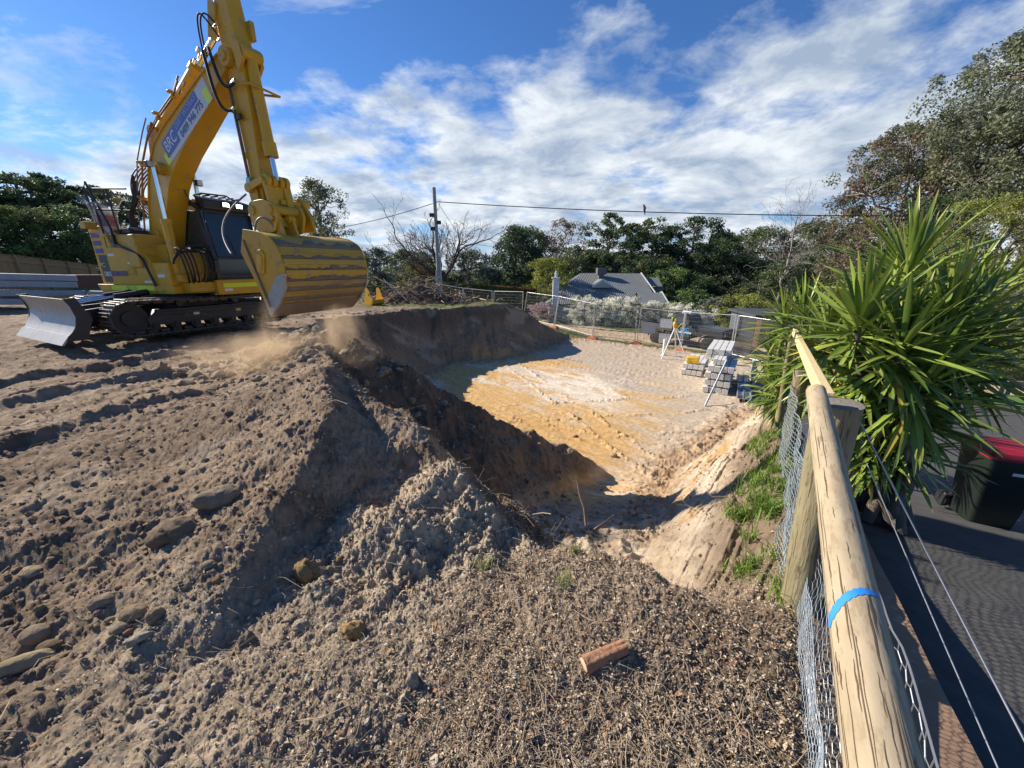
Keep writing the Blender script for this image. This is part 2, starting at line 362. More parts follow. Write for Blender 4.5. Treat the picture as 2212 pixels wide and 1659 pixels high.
def height(x, y, fine=True):
    T = terrain_parts(x, y); z = T['z']; s, p, sd = T['s'], T['p'], T['sd']
    r = np.hypot(x, y)
    inpit = sstep(.25, -.1, sd) * sstep(.40, .12, z - T['floor']); bank = T['pit'] * (1 - inpit)
    soil = (1 - inpit) * (1 - T['tR']) * sstep(60, 25, y)
    grey = sstep(-.12, .1, T['m2'] - z + .06) * (1 - bank)
    mulch = sstep(-.15, .2, x + .25 + .25 * (fbm(x * 3, y * 3, 3, 9) - .5)) * sstep(2.6, 2.2, y) * (1 - grey) * soil
    z = z + (fbm(x * .8, y * .8, 3, 3) - .5) * .16 * soil
    if fine:
        lump = billow(x * 2.6, y * 2.6, 3, 11) * .022 + (fbm(x * 6, y * 6, 5, 12, .62) - .5) * .075
        z = z + soil * lump * (1 - .55 * mulch) * sstep(-.1, .3, .6 + 0 * x)
        z = z + grey * soil * (billow(x * 5, y * 5, 5, 21, .62) * .075 + (fbm(x * 12, y * 12, 5, 22, .66) - .5) * .10)
        cl = worley(x * 9, y * 9, 31); cl2 = worley(x * 24, y * 24, 32)
        z = z + soil * (1 - mulch) * (np.maximum(0, .30 - cl) * .07 * sstep(.45, .65, fbm(x * 1.3, y * 1.3, 2, 33)) + np.maximum(0, .40 - cl2) * .026 * sstep(.4, .6, fbm(x * 3, y * 3, 2, 34)))
        z = z + soil * (fbm(x * 34, y * 34, 5, 41, .7) - .5) * .034 * sstep(9, 3, r)
        z = z + mulch * (fbm(x * 26, y * 26, 4, 42, .65) - .5) * .03
        # pit floor: machine scrapes and tyre tracks
        q = x * .80 - y * .60; q2 = x * .62 + y * .78
        z = z + inpit * ((fbm(q * 1.4, q2 * 9, 3, 51) - .5) * .055 + (fbm(x * 5, y * 5, 4, 52, .6) - .5) * .05 * sstep(.45, .65, fbm(x * .5, y * .5, 2, 53)))
        z = z + inpit * sstep(-1.3, -.1, sd) * (billow(x * 3, y * 3, 4, 54) * .09 + .05)
        for a_, o_ in ((.95, 9.2), (.95, 10.6), (.95, 12.1), (-.45, 10.3), (-.45, 12.4), (.35, 9.6)):
            u = (y - o_) * math.cos(a_ - .8) - (x - 2) * math.sin(a_ - .8) + .25 * (fbm(x * .8, y * .8, 2, 58) - .5)
            z = z + inpit * .045 * np.exp(-(u / .07)**2) * sstep(.35, .6, fbm(x * 2, y * 2, 3, 59)) * (.4 + billow(x * 9, y * 9, 2, 57))
        for c, wd in (((5.2, 17.5), 1.1), ((7.5, 15.2), .8)):
            u = (x - c[0]) * .93 - (y - c[1]) * .36; v = (x - c[0]) * .36 + (y - c[1]) * .93
            z = z + inpit * np.exp(-(v / .28)**2) * (np.sin(u * 30 + 2 * fbm(u * 2, v * 5, 2, 55)) * .004 - .006) * sstep(4.5, 3.5, np.abs(u))
            v2 = v + 1.7; z = z + inpit * np.exp(-(v2 / .28)**2) * (np.sin(u * 30 + 2 * fbm(u * 2, v * 5, 2, 55)) * .004 - .006) * sstep(4, 3, np.abs(u))
        # bank faces: bucket-teeth grooves running down the slope
        gc = x * .71 - y * .70; ga = x * .70 + y * .71; g1 = fbm(gc * 6.5, ga * .55, 4, 61, .6); g2 = fbm(gc * 17, ga * 1.1, 3, 62)
        right = sstep(.2, 1.0, x - (.45 * y - .4))
        z = z + bank * right * ((np.abs(g1 - .5) * 2 - .2) * .115 + (g2 - .5) * .055 + (fbm(x * 9, y * 9, 4, 66, .6) - .5) * .06)
        rl = fbm(x * 1.6, y * 1.6, 5, 63, .6)
        z = z + bank * (1 - right) * ((rl - .5) * .42 + billow(x * 3.2, y * 3.2, 4, 64) * .05)
        for c, L0, L1 in (((-4.2, 3.35), -1.2, 1.0), ((-5.9, 4.4), -1.6, 1.3), ((-6.6, 5.6), -1.5, 1.2)):
            u, v = _rut(x, y, c); v = v + .05 * np.sin(u * 3)
            z = z + soil * np.exp(-(v / .13)**4) * (-.15 + .05 * np.sign(np.sin(u * 36)) * sstep(.3, .5, np.abs(np.sin(u * 36)))) * sstep(L0 - .3, L0 + .2, u) * sstep(L1 + .3, L1 - .2, u)
            z = z + soil * np.exp(-((v - .24) / .09)**2) * (.08 + .10 * (fbm(u * 9, v * 9, 3, 71) - .4)) * sstep(L0 - .3, L0 + .2, u) * sstep(L1 + .3, L1 - .2, u)
    T.update(zf=z, soil=soil, inpit=inpit, bankw=bank, grey=grey, mulch=mulch)
    return T
def H(x, y): return float(height(np.array([float(x)]), np.array([float(y)]))['zf'][0])
def Hn(x, y): return height(np.asarray(x, float), np.asarray(y, float))['zf']
def mixc(a, b, t): return a * (1 - t[..., None]) + np.asarray(b) * t[..., None]
def ground_color(x, y, T):
    z = T['zf']; n = np.ones(np.shape(x))
    f1 = fbm(x * .9, y * .9, 4, 81); f2 = fbm(x * 4, y * 4, 4, 82, .6); f3 = fbm(x * 22, y * 22, 4, 83, .6)
    c = mixc(np.array([.195, .144, .10]) * n[..., None], (.265, .20, .14), sstep(.35, .65, f1))
    c = mixc(c, (.115, .082, .058), sstep(.52, .72, f2) * .6); c = mixc(c, (.33, .27, .205), sstep(.56, .70, fbm(x * 1.7, y * 1.7, 4, 84)) * .55)
    c = mixc(c, (.34, .28, .215), sstep(.6, .75, f3) * .55)
    c = mixc(c, (.50, .42, .31), T['grey'] * (.65 + .35 * sstep(.3, .6, f2)))
    pale = sstep(-2.2, -1.2, x) * sstep(.15, -.2, y - np.interp(x, [-4, -2, -1, -.6, 0], [1.3, 1.5, 1.9, 2.1, 2.2])) * T['soil'] * (.45 + .55 * sstep(.38, .6, f1)); c = mixc(c, (.37, .31, .235), pale * .8)
    lit = T['mulch']; c = mixc(c, (.27, .21, .152), lit * .85); c = mixc(c, (.38, .31, .23), lit * sstep(.55, .7, f3) * .7)
    # floor of the cut
    ip = T['inpit']; q = x * .80 - y * .60; q2 = x * .62 + y * .78
    st = fbm(q * .42, q2 * 1.3, 5, 91, .6); st2 = fbm(q * 1.1 + 4, q2 * 3.5, 4, 92, .6)
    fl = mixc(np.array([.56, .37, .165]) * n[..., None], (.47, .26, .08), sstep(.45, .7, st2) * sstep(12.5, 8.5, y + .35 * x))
    core = np.exp(-(((x - 2.6) / 2.6)**2 + ((y - 14.2) / 2.6)**2))
    fl = mixc(fl, (.58, .525, .44), sstep(.41, .56, st * .75 + core * .24) * .88); fl = mixc(fl, (.72, .65, .54), sstep(.46, .54, st2 * .75 + core * .18) * core)
    far = sstep(0, 2.0, (y - 15.6) * .5 + (x - 2.2) * .65 + (st - .5) * 6)
    fl = mixc(fl, (.44, .375, .30), far * .9)
    rt = sstep(-.8, 1.2, x - (.50 * y - 1.3) + (st2 - .5) * 3); fl = mixc(fl, (.48, .41, .325), rt * .9)
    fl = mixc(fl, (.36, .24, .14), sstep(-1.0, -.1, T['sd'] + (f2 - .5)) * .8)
    fl = mixc(fl, (.33, .26, .19), sstep(5.8, 5.0, y) * sstep(-1, 0, 0 * x) )
    fl = mixc(fl, (.47, .40, .31), sstep(5.4, 4.4, y) * sstep(.4, .6, f2))
    fl = fl * (.88 + .24 * f3)[..., None]
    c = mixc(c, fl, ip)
    # cut faces
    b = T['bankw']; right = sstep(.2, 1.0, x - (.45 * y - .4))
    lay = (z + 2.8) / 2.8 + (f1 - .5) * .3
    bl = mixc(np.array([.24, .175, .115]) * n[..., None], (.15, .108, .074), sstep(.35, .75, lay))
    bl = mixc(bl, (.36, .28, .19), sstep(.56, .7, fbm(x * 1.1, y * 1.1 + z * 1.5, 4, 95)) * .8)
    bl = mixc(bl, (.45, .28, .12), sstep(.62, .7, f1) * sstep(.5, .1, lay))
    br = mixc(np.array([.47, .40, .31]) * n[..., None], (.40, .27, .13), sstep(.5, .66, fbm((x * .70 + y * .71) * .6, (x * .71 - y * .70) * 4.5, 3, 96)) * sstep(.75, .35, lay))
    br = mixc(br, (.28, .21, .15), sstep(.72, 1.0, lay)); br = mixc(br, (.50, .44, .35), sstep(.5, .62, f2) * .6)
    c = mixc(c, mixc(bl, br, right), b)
    br2 = 0
    # street, grass, far land
    st = sstep(1.2, 2.6, fence_side(x, y))
    road = mixc(np.array([.40, .31, .20]) * n[..., None], (.50, .40, .27), f2)
    rd = sstep(7.2, 6.2, fence_side(x, y)); rr = mixc(np.array([.055, .085, .025]) * n[..., None], (.11, .13, .045), f2)
    c = mixc(c, mixc(rr, road, rd), st)
    gtop = sstep(.5, .62, f2 + .25 * sstep(18, 21, y)) * sstep(17, 20, y) * T['soil'] * (1 - st) * (1 - b) * (1 - ip)
    c = mixc(c, (.09, .13, .03), gtop * .8)
    c = mixc(c, (.05, .07, .025), sstep(38, 44, y))
    c = mixc(c, (.05, .07, .025), sstep(-24, -27, x))
    edge_ = sstep(-.28, .0, T['p'] + (f2 - .5) * .3) * sstep(9, 7, T['s']) * T['soil']; c = mixc(c, (.17, .125, .088), edge_ * .85 * (T['p'] < .6))
    vg = sstep(.1, .3, T['p']) * sstep(16, 13, T['s']); c = mixc(c, (.20, .155, .11), vg * (T['p'] > .15))
    return np.clip(c * np.array([1.03, 1.0, .965]), .01, .9)
FLINE = [(20, 6), (12.9, 14.2), (11.0, 18.7), (9.4, 21.0), (7.4, 22.4), (5.0, 23.4), (2.9, 26.0), (.8, 28.4), (-1.5, 30.3), (-4, 32), (-14, 38), (-60, 60)]
def fence_side(x, y):
    """signed distance beyond the temporary fence line"""
    d = np.full(np.shape(x), 1e9); sg = np.ones(np.shape(x))
    for a, b in zip(FLINE[:-1], FLINE[1:]):
        dd, t = seg_d(x, y, a, b); cr = (b[0] - a[0]) * (y - a[1]) - (b[1] - a[1]) * (x - a[0])
        sg = np.where(dd < d, np.where(cr < 0, 1.0, -1.0), sg); d = np.minimum(d, dd)
    return d * sg
def build_terrain():
    th = np.r_[np.linspace(-100, -66, 60)[:-1], np.linspace(-66, 66, 1250), np.linspace(66, 100, 60)[1:]] * math.pi / 180
    rr = np.r_[np.exp(np.linspace(math.log(.42), math.log(45), 900)), np.exp(np.linspace(math.log(45), math.log(900), 60))[1:]]
    A, Rr = np.meshgrid(th, rr); x = Rr * np.sin(A); y = Rr * np.cos(A)
    T = height(x, y); z = T['zf']; far = Rr > 200
    z = np.where(Rr > 150, -6.0, z); T['zf'] = z
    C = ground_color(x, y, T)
    nr, nt = x.shape; V = np.stack([x, y, z], -1).reshape(-1, 3); C = C.reshape(-1, 3)
    i = np.arange(nr - 1)[:, None] * nt + np.arange(nt - 1)[None]
    F = np.stack([i, i + nt, i + nt + 1, i + 1], -1).reshape(-1, 4)
    # patch of ground under and behind the camera
    me = np_mesh('ground', V, F, C)
    o = link_mesh('ground', me, attr_mat('soil', rough=.95, trans=0, spec=.15, nscale=9, bump=.9, bscale=55, mul=(.72, 1.28)), smooth=180)
    tag(o, kind='structure')
    gx, gy = np.meshgrid(np.linspace(-40, 40, 161), np.linspace(-30, -.0, 61)); gz = np.full(gx.shape, -.35)
    V = np.stack([gx, gy, gz], -1).reshape(-1, 3); i = np.arange(60)[:, None] * 161 + np.arange(160)[None]
    F = np.stack([i, i + 1, i + 162, i + 161], -1).reshape(-1, 4)
    o = link_mesh('rear_ground', np_mesh('rear_ground', V, F, np.tile([.18, .14, .1], (len(V), 1))), MATS['soil'], smooth=180); tag(o, kind='structure')
build_terrain()
# ------------------------------------------------------------------ materials for things
YEL = mat('yellow_paint', (.66, .36, .016), (.57, .305, .014), rough=.46, scale=2.2, c3=(.42, .275, .10), p3=.60, coat=.12, bump=.05, spec=.35)
YELD = mat('dusty_yellow_paint', (.60, .345, .025), (.48, .28, .04), rough=.5, spec=.3, scale=4, c3=(.30, .20, .10), p3=.6, bump=.08)
MUD = mat('caked_mud', (.29, .225, .165), (.19, .14, .10), rough=.95, scale=9, bump=.8, spec=.1)
BLK = mat('black_steel', (.018, .018, .020), (.03, .028, .026), rough=.42, scale=6)
DIRTBLK = mat('dirty_track_steel', (.12, .098, .078), (.035, .03, .026), rough=.55, scale=7, c3=(.16, .12, .085), p3=.60, bump=.3)
RUB = mat('black_rubber', (.02, .02, .021), rough=.6)
CHROME = mat('chrome_rod', (.78, .78, .80), rough=.12, metal=1.0)
STEEL = mat('worn_steel', (.40, .395, .37), (.30, .29, .27), rough=.5, metal=.35, scale=5, c3=(.30, .24, .18), p3=.62, bump=.15)
GLASS = mat('dark_cab_glass', (.035, .05, .055), (.028, .04, .045), rough=.07, spec=.5, coat=.2)
FLUO = mat('fluorescent_tape', (.72, .86, .02), (.68, .80, .02), rough=.4); FLUO_O = mat('orange_tape', (.85, .42, .04), rough=.4)
WHITE = mat('white_label', (.78, .78, .76), rough=.5); BLUE = mat('blue_print', (.10, .15, .42), rough=.45)
PURP = mat('violet_stripe', (.09, .06, .26), rough=.4); DGREY = mat('dark_decal', (.05, .06, .06), rough=.45)
DECAL = mat('pale_decal', (.62, .60, .55), (.55, .53, .49), rough=.35); RED = mat('red_plastic', (.45, .02, .03), rough=.4)
PIPE = mat('bronze_pipe', (.30, .17, .07), (.22, .12, .06), rough=.35, metal=.5)
LAMP = emis('lit_lamp', (1, .97, .9), 9.0)
EXC = Vector((-7.56, 8.98, 0.298)); ESC = .93
hv = Vector((.9146, -.404, 0)).normalized(); lv = Vector((-hv.y, hv.x, 0))
exc = empty('excavator', EXC, 0, 'yellow crawler excavator lifting its wide bucket above the dirt heap', 'excavator'); exc.scale = (ESC,) * 3
MU = Matrix(((hv.x, lv.x, 0, 0), (hv.y, lv.y, 0, 0), (0, 0, 1, 0), (0, 0, 0, 1)))      # upper body: forward, left, up
td = Vector((.45, .893, 0)).normalized(); tl = Vector((-td.y, td.x, 0))
MT = Matrix(((td.x, tl.x, 0, 0), (td.y, tl.y, 0, 0), (0, 0, 1, 0), (0, 0, 0, 1)))      # undercarriage
def U(): return MB(MU)
def uw(p): return EXC + (MU.to_3x3() @ Vector(p)) * ESC
# ---- tracks
def track(side):
    yc = -side * 1.0 * -1 if False else side * 1.0
    a, r = 1.50, .345; zc = r + .03; n = 38
    per = 4 * a + 2 * math.pi * r; belt = MB(MT)
    def path(s):
        s = s % per
        if s < 2 * a: return (-a + s, zc + r, 0.0, 1.0)
        s -= 2 * a
        if s < math.pi * r: q = s / r; return (a + r * math.sin(q), zc + r * math.cos(q), math.sin(q), math.cos(q))
        s -= math.pi * r
        if s < 2 * a: return (a - s, zc - r, 0.0, -1.0)
        s -= 2 * a; q = s / r; return (-a - r * math.sin(q), zc - r * math.cos(q), -math.sin(q), -math.cos(q))
    for k in range(n):
        x, z, nx, nz = path(k * per / n); x2, z2, _, _ = path((k + .9) * per / n)
        if nz > .9 and nx == 0: dz = -.035 * math.sin(math.pi * (x + a) / (2 * a)) ** 2; z += dz; z2 += dz
        t = Vector((x2 - x, 0, z2 - z)); t.normalize(); nn = Vector((-t.z, 0, t.x)) * -1
        nn = Vector((nx, 0, nz)) if abs(nx) + abs(nz) > 0 else nn
        nn = (nn - t * nn.dot(t)).normalized(); L = per / n
        c = Vector(((x + x2) / 2, yc, (z + z2) / 2))
        Mx = Matrix((t, Vector((0, 1, 0)), nn)).transposed().to_4x4(); Mx.translation = c
        belt.box((0, 0, 0), (L * 1.02, .5, .026), Mx)
        for gx, hh in ((-.38, .034), (0, .026), (.40, .03)): belt.prism([(gx * L - .012, .01), (gx * L + .012, .01), (gx * L + .006, .01 + hh), (gx * L - .006, .01 + hh)], -.25, .25, 'Y') if False else belt.box((gx * L, 0, .02 + hh / 2), (.018, .5, hh), Mx)
        belt.box((0, .07, -.04), (L * .7, .035, .06), Mx); belt.box((0, -.07, -.04), (L * .7, .035, .06), Mx)
    belt.build('track_belt', DIRTBLK, exc, 30)
    fr = MB(MT); fr.prism([(-1.22, .20), (1.20, .20), (1.25, .30), (1.12, .52), (-1.05, .52), (-1.25, .34)], yc - .15, yc + .15, 'Y')
    fr.box((0, yc - side * -.0, .44), (2.2, .42, .06)); fr.build('track_frame', mat('dirty_black_frame', (.035, .03, .028), (.07, .055, .042), rough=.6, scale=4, c3=(.13, .10, .07), p3=.62), exc, 30, .01)
    for xx, nm, rr in ((-1.5, 'idler_wheel', .30), (1.5, 'drive_sprocket', .31)):
        b = MB(MT); b.cyl((xx, yc - .1, zc), (xx, yc + .1, zc), rr, 24); b.cyl((xx, yc - .17, zc), (xx, yc + .17, zc), .15, 20)
        if nm == 'drive_sprocket':
            for k in range(16):
                q = 2 * math.pi * k / 16; b.box((xx + .31 * math.cos(q), yc, zc + .31 * math.sin(q)), (.05, .05, .06), None)
        b.build(nm, BLK, exc, 30)
    for k in range(7):
        b = MB(MT); xx = -1.15 + k * .38; b.cyl((xx, yc - .16, .17), (xx, yc + .16, .17), .095, 16); b.cyl((xx, yc - .2, .17), (xx, yc + .2, .17), .05, 12); b.build('track_roller', BLK, exc, 30)
    for xx in (-.6, .55):
        b = MB(MT); b.cyl((xx, yc - .12, .62), (xx, yc + .12, .62), .07, 14); b.build('carrier_roller', BLK, exc, 30)
track(1); track(-1)
b = MB(MT); b.box((0, 0, .55), (1.5, 1.5, .26)); b.prism([(-1.3, -.9), (-.6, -.5), (.6, -.5), (1.3, -.9), (1.3, .9), (.6, .5), (-.6, .5), (-1.3, .9)], .38, .60, 'Z')
b.cyl((0, 0, .66), (0, 0, .92), .62, 32); b.build('centre_frame', BLK, exc, 30)
# sticker plates on the near frame
for xx in (-.35, .55):
    b = MB(MT); b.box((xx, -1.158, .40), (.11, .006, .10)); b.build('warning_label', WHITE if xx < 0 else mat('yellow_label', (.7, .62, .2), rough=.5), exc)
# ---- blade
MTB = MT @ Matrix.Translation((.28, 0, 0))
bl = MB(MTB); prof = []
for k in range(11):
    q = k / 10; prof.append((-2.56 - .17 * abs(1.7 * q - 1) ** 2, .17 + .66 * q))
outer = prof; inner = [(x + .035, z) for x, z in reversed(prof)]
bl.prism([(x + (0), z) for x, z in outer] + inner, -1.25, 1.25, 'Y'); blade = bl.build('blade', STEEL, exc, 50)
b = MB(MTB); b.prism([(-2.86, .02), (-2.83, .01), (-2.70, .18), (-2.73, .19)], -1.25, 1.25, 'Y'); b.build('cutting_edge', STEEL, blade)
for s_ in (-1.262, 1.24):
    b = MB(MTB); b.prism([(-2.78, .08), (-2.50, .08), (-2.36, .45), (-2.50, .86), (-2.66, .84), (-2.60, .7), (-2.57, .5), (-2.62, .3), (-2.74, .17)], s_, s_ + .022, 'Y'); b.build('blade_end_plate', BLK, blade)
for s_ in (-.62, .62):
    b = MB(MTB); b.bar((-2.55, s_, .42), (-.7, s_ * .85, .62), .16, .24); b.bar((-2.5, s_, .62), (-1.0, s_ * .85, .73), .10, .06); b.build('blade_arm', BLK, exc, 30, .01)
    b = MB(MTB); b.cyl((-2.45, s_ * .4, .66), (-1.6, s_ * .4, .78), .035); b.build('blade_cylinder_rod', CHROME, exc)
    b = MB(MTB); b.cyl((-1.65, s_ * .4, .775), (-.8, s_ * .4, .88), .065); b.build('blade_cylinder', BLK, exc)
b = MB(MTB); b.box((-2.3, 0, .45), (.2, 1.5, .22)); b.build('blade_crossbeam', BLK, exc, 30, .01)
# ---- upper structure
def rounded(poly, rads, n=6):
    out = []; m = len(poly)
    for i, (p, r) in enumerate(zip(poly, rads)):
        p = Vector(p); a = Vector(poly[i - 1]); c = Vector(poly[(i + 1) % m])
        if r <= 0: out.append(tuple(p)); continue
        u = (a - p).normalized(); v = (c - p).normalized(); r_ = min(r, (a - p).length * .48, (c - p).length * .48)
        A = p + u * r_; B = p + v * r_
        for k in range(n + 1): t = k / n; out.append(tuple(A * (1 - t) ** 2 + p * 2 * t * (1 - t) + B * t * t))
    return out
def loftz(mb, polys, zs):
    n = len(polys[0]); vs = []; fs = []
    for P, z in zip(polys, zs): vs += [(x, y, z) for x, y in P]
    for i in range(len(zs) - 1):
        for k in range(n): fs.append((i * n + k, i * n + (k + 1) % n, (i + 1) * n + (k + 1) % n, (i + 1) * n + k))
    fs += [tuple(range(n - 1, -1, -1)), tuple((len(zs) - 1) * n + k for k in range(n))]
    mb.add(vs, fs)
def scalep(P, k, c=(0, 0)): return [((x - c[0]) * k + c[0], (y - c[1]) * k + c[1]) for x, y in P]
b = U(); deck = rounded([(1.22, -.42), (1.32, 1.2), (-.75, 1.2), (-1.15, .75), (-1.15, -.65), (-.9, -.85)], [.08, .08, .35, .35, .35, .35])
loftz(b, [scalep(deck, .97), deck, deck], [.82, .86, 1.06]); b.build('turntable_deck', YELD, exc, 30)
tail = rounded([(-.30, -.72), (-.30, 1.2), (-.85, 1.2), (-1.36, .62), (-1.36, -.5), (-1.10, -.88)], [0, 0, .45, .55, .55, .45], 8)
b = U(); loftz(b, [scalep(tail, .90, (-.5, 0)), scalep(tail, 1.0, (-.5, 0)), scalep(tail, 1.0, (-.5, 0)), scalep(tail, .985, (-.5, 0)), scalep(tail, .93, (-.5, 0))], [.86, .98, 1.2, 2.08, 2.2]); cw = b.build('counterweight', YEL, exc, 40)
# right-hand side of the body: frame running along the side skin (u along, z up, w outwards)
su = Vector((2.3, .42, 0)).normalized(); sn = Vector((su.y, -su.x, 0)); S0 = Vector((-1.2, -.97, 0))
MS = MU @ Matrix(((su.x, 0, sn.x, S0.x), (su.y, 0, sn.y, S0.y), (0, 1, 0, .07), (0, 0, 0, 1)))
def SBm(): return MB(MS)
q = SBm(); q.prism(rounded([(-.02, .93), (.52, .93), (.62, 1.72), (.42, 2.20), (.02, 2.20)], [.06, .02, .2, .10, .08]), -.55, .0, 'Z'); tp_ = q.build('tail_panel', YEL, cw, 35, .03)
q = SBm(); q.prism(rounded([(.44, .93), (1.74, .93), (1.72, 1.50), (1.40, 1.70), (.95, 1.745), (.46, 1.74)], [.03, .03, .16, .2, .1, .03]), -.35, .075, 'Z'); door = q.build('side_door', YEL, exc, 40, .05)
q = SBm(); q.box((1.12, 1.22, .08), (.24, .15, .012)); dl = q.build('door_latch', YELD, door, 30, .004)
q = SBm(); q.box((1.15, 1.22, .09), (.09, .08, .01)); q.build('latch_handle', YEL, dl, 30, .004)
q = SBm(); q.box((1.95, 1.16, -.10), (.50, .50, .36)); q.build('tool_box', YEL, exc, 30, .02)
q = SBm(); q.box((1.55, 1.45, -.34), (.70, .70, .30)); q.box((1.0, 1.75, -.55), (1.2, .72, .45)); q.build('fuel_tank', YELD, exc, 30, .02)
q = SBm(); q.prism(rounded([(-.06, .935), (.02, .74), (2.22, .74), (2.24, .905), (2.2, .935)], [.02, .14, .03, .03, .02]), -.40, .09, 'Z'); q.build('side_bumper', YEL, exc, 35, .02)
q = SBm(); q.box((1.85, .80, .095), (.16, .05, .02)); q.cyl((1.7, .79, .08), (1.7, .79, .12), .03, 12); q.build('tie_down', YELD, exc, 30, .004)
for k in range(3): q = SBm(); q.box((.17, 2.00 - k * .165, .003), (.24, .10, .008)); q.build('stripe_decal', PURP, tp_)
q = SBm(); q.box((.22, 1.28, .002), (.27, .60, .006)); q.build('dark_model_panel', DGREY, tp_)
q = SBm(); q.box((.44, 1.45, .002), (.012, 1.05, .01)); q.build('panel_seam', BLK, tp_)
def side_text(body, u, z, size, m, par, wo, sx=1.0, bold=.004): return text_obj(body, size, m, par, MS @ Matrix.Translation((u, z, wo)), 'lettering', .002, bold, sx)
side_text('PC', .15, 1.36, .13, mat('amber_print', (.75, .5, .12), rough=.5), tp_, .01); side_text('138US', .235, 1.16, .14, WHITE, tp_, .01, sx=.62)
side_text('KOMATSU', .72, 1.17, .15, PURP, door, .082, sx=.72, bold=.006)
for (u, z, w_, h_, lab) in ((.62, 1.58, .20, .05, 0), (1.12, 1.40, .15, .035, 0), (1.52, 1.00, .22, .045, 0)):
    q = SBm(); q.box((u, z, .079), (w_, h_, .006)); q.build('service_label', WHITE, door)
q = SBm(); q.box((1.95, 1.13, .084), (.2, .07, .006)); q.build('service_label', WHITE, exc)
for u0, u1, m_ in ((.06, .34, FLUO_O), (.36, .86, FLUO), (.88, 1.12, mat('green_tape', (.45, .75, .02), rough=.4)), (1.13, 1.66, FLUO)):
    q = SBm(); q.box(((u0 + u1) / 2, .862, .094), (u1 - u0, .10, .006)); q.build('reflective_tape', m_, exc)
b = U(); b.box((-.15, -.1, 1.72), (1.0, 1.5, .70)); b.build('engine_hood', YELD, exc, 30, .03)
b = U(); b.box((-.35, -.35, 2.14), (.75, .8, .09)); b.box((-.55, .5, 2.12), (.4, .8, .1)); b.build('hood_top', BLK, exc, 30, .02)
b = U(); b.prism([(.28, 1.75), (.34, 1.75), (.34, 1.98), (.28, 1.98)], -.72, -.42, 'Y'); 
for k in range(4): b.box((.36, -.57, 1.78 + k * .05), (.02, .28, .015))
b.build('vent_grille', YEL, exc, 30)
# front of the deck, below the cab
b = U(); b.box((1.27, .62, .93), (.14, 1.14, .34)); b.build('front_skirt', YEL, exc, 30, .015)
b = U(); b.box((1.345, .66, .97), (.008, .96, .10)); b.build('reflective_tape', FLUO, exc)
b = U(); b.box((1.345, .28, .87), (.008, .18, .06)); b.build('service_label', WHITE, exc)
# ---- cab
cab = empty('cab', (0, 0, 0)); cab.parent = exc
cp = [(1.32, 1.10), (1.34, 1.55), (1.12, 2.66), (.95, 2.76), (-.35, 2.76), (-.42, 1.10)]
b = U()
for y0 in (.12, 1.18):
    for i in range(len(cp)):
        p, q = cp[i], cp[(i + 1) % len(cp)]; b.bar((p[0], y0, p[1]), (q[0], y0, q[1]), .08, .09)
    b.bar((.42, y0, 1.2), (.38, y0, 2.7), .07, .07)
for f, z in ((1.32, 1.18), (1.12, 2.62), (-.35, 2.70), (-.42, 1.18)): b.bar((f, .12, z), (f, 1.18, z), .08, .08)
b.build('cab_frame', BLK, cab, 30, .012)
b = U(); b.box((.31, .65, 2.805), (1.40, 1.10, .09)); b.build('cab_roof', YEL, cab, 30, .03)
b = U(); b.add([(1.345, .19, 1.62), (1.345, 1.11, 1.62), (1.145, 1.11, 2.58), (1.145, .19, 2.58)], [(0, 1, 2, 3)]); b.add([(1.33, .19, 1.62), (1.33, 1.11, 1.62), (1.13, 1.11, 2.58), (1.13, .19, 2.58)], [(3, 2, 1, 0)])
ws = b.build('windscreen', GLASS, cab)
b = U(); b.box((1.31, .65, 1.33), (.03, .98, .46)); b.build('lower_window', GLASS, cab)
b = U(); b.box((1.346, .65, 1.585), (.03, .98, .05)); b.build('windscreen_bar', BLK, cab)
b = U(); b.tube([(1.36, .62, 1.66), (1.30, .58, 2.0), (1.27, .50, 2.15)], .008); b.build('wiper', BLK, cab)
b = U(); b.box((.86, .105, 1.95), (.80, .012, 1.3)); b.box((.0, .105, 2.0), (.68, .012, 1.2)); b.build('side_window', GLASS, cab)
b = U(); b.box((0.0, 1.195, 1.9), (.68, .012, 1.4)); b.box((.86, 1.195, 1.95), (.80, .012, 1.3)); b.build('side_window', GLASS, cab)
b = U(); b.box((.3, .65, 1.12), (1.5, 1.0, .1)); b.build('cab_floor', YEL, cab)
b = U(); b.box((.1, .65, 1.55), (.5, .5, .15)); b.box((-.12, .65, 1.95), (.12, .48, .75)); b.build('seat', RUB, cab, 30, .03)
vz = U(); vz.prism(rounded([(1.05, 2.66), (1.30, 2.64), (1.33, 2.84), (1.0, 2.93)], [.03, .03, .05, .03]), .16, 1.16, 'Y')
for k in range(6): vz.box((1.05, .22 + k * .17, 2.95), (.25, .03, .03))
visor = vz.build('lamp_guard', BLK, cab, 30)
for L_ in (.60, .90):
    b = U(); b.box((1.33, L_, 2.765), (.05, .17, .11)); lh = b.build('work_lamp', BLK, visor, 30, .01)
    b = U(); b.box((1.357, L_, 2.765), (.008, .13, .075)); b.build('lamp_lens', LAMP, lh)
b = U(); b.tube([(.9, .2, 2.93), (.95, .35, 3.0), (.95, .9, 3.02), (.9, 1.1, 2.93)], .018); b.build('roof_rail', BLK, cab); b = U(); b.cyl((.2, .1, 2.8), (.2, .1, 3.15), .01, 6); b.build('antenna', BLK, cab)
b = U(); b.tube([(1.2, 1.2, 1.5), (1.45, 1.32, 1.55), (1.46, 1.34, 2.2), (1.2, 1.22, 2.4)], .016); b.box((1.47, 1.36, 2.05), (.05, .16, .26)); b.build('cab_mirror', BLK, cab, 30, .01)
b = U(); b.tube([(1.0, .1, 2.7), (1.05, -.02, 2.95), (1.05, -.1, 3.2)], .012); mp_ = b.build('beacon_post', BLK, cab)
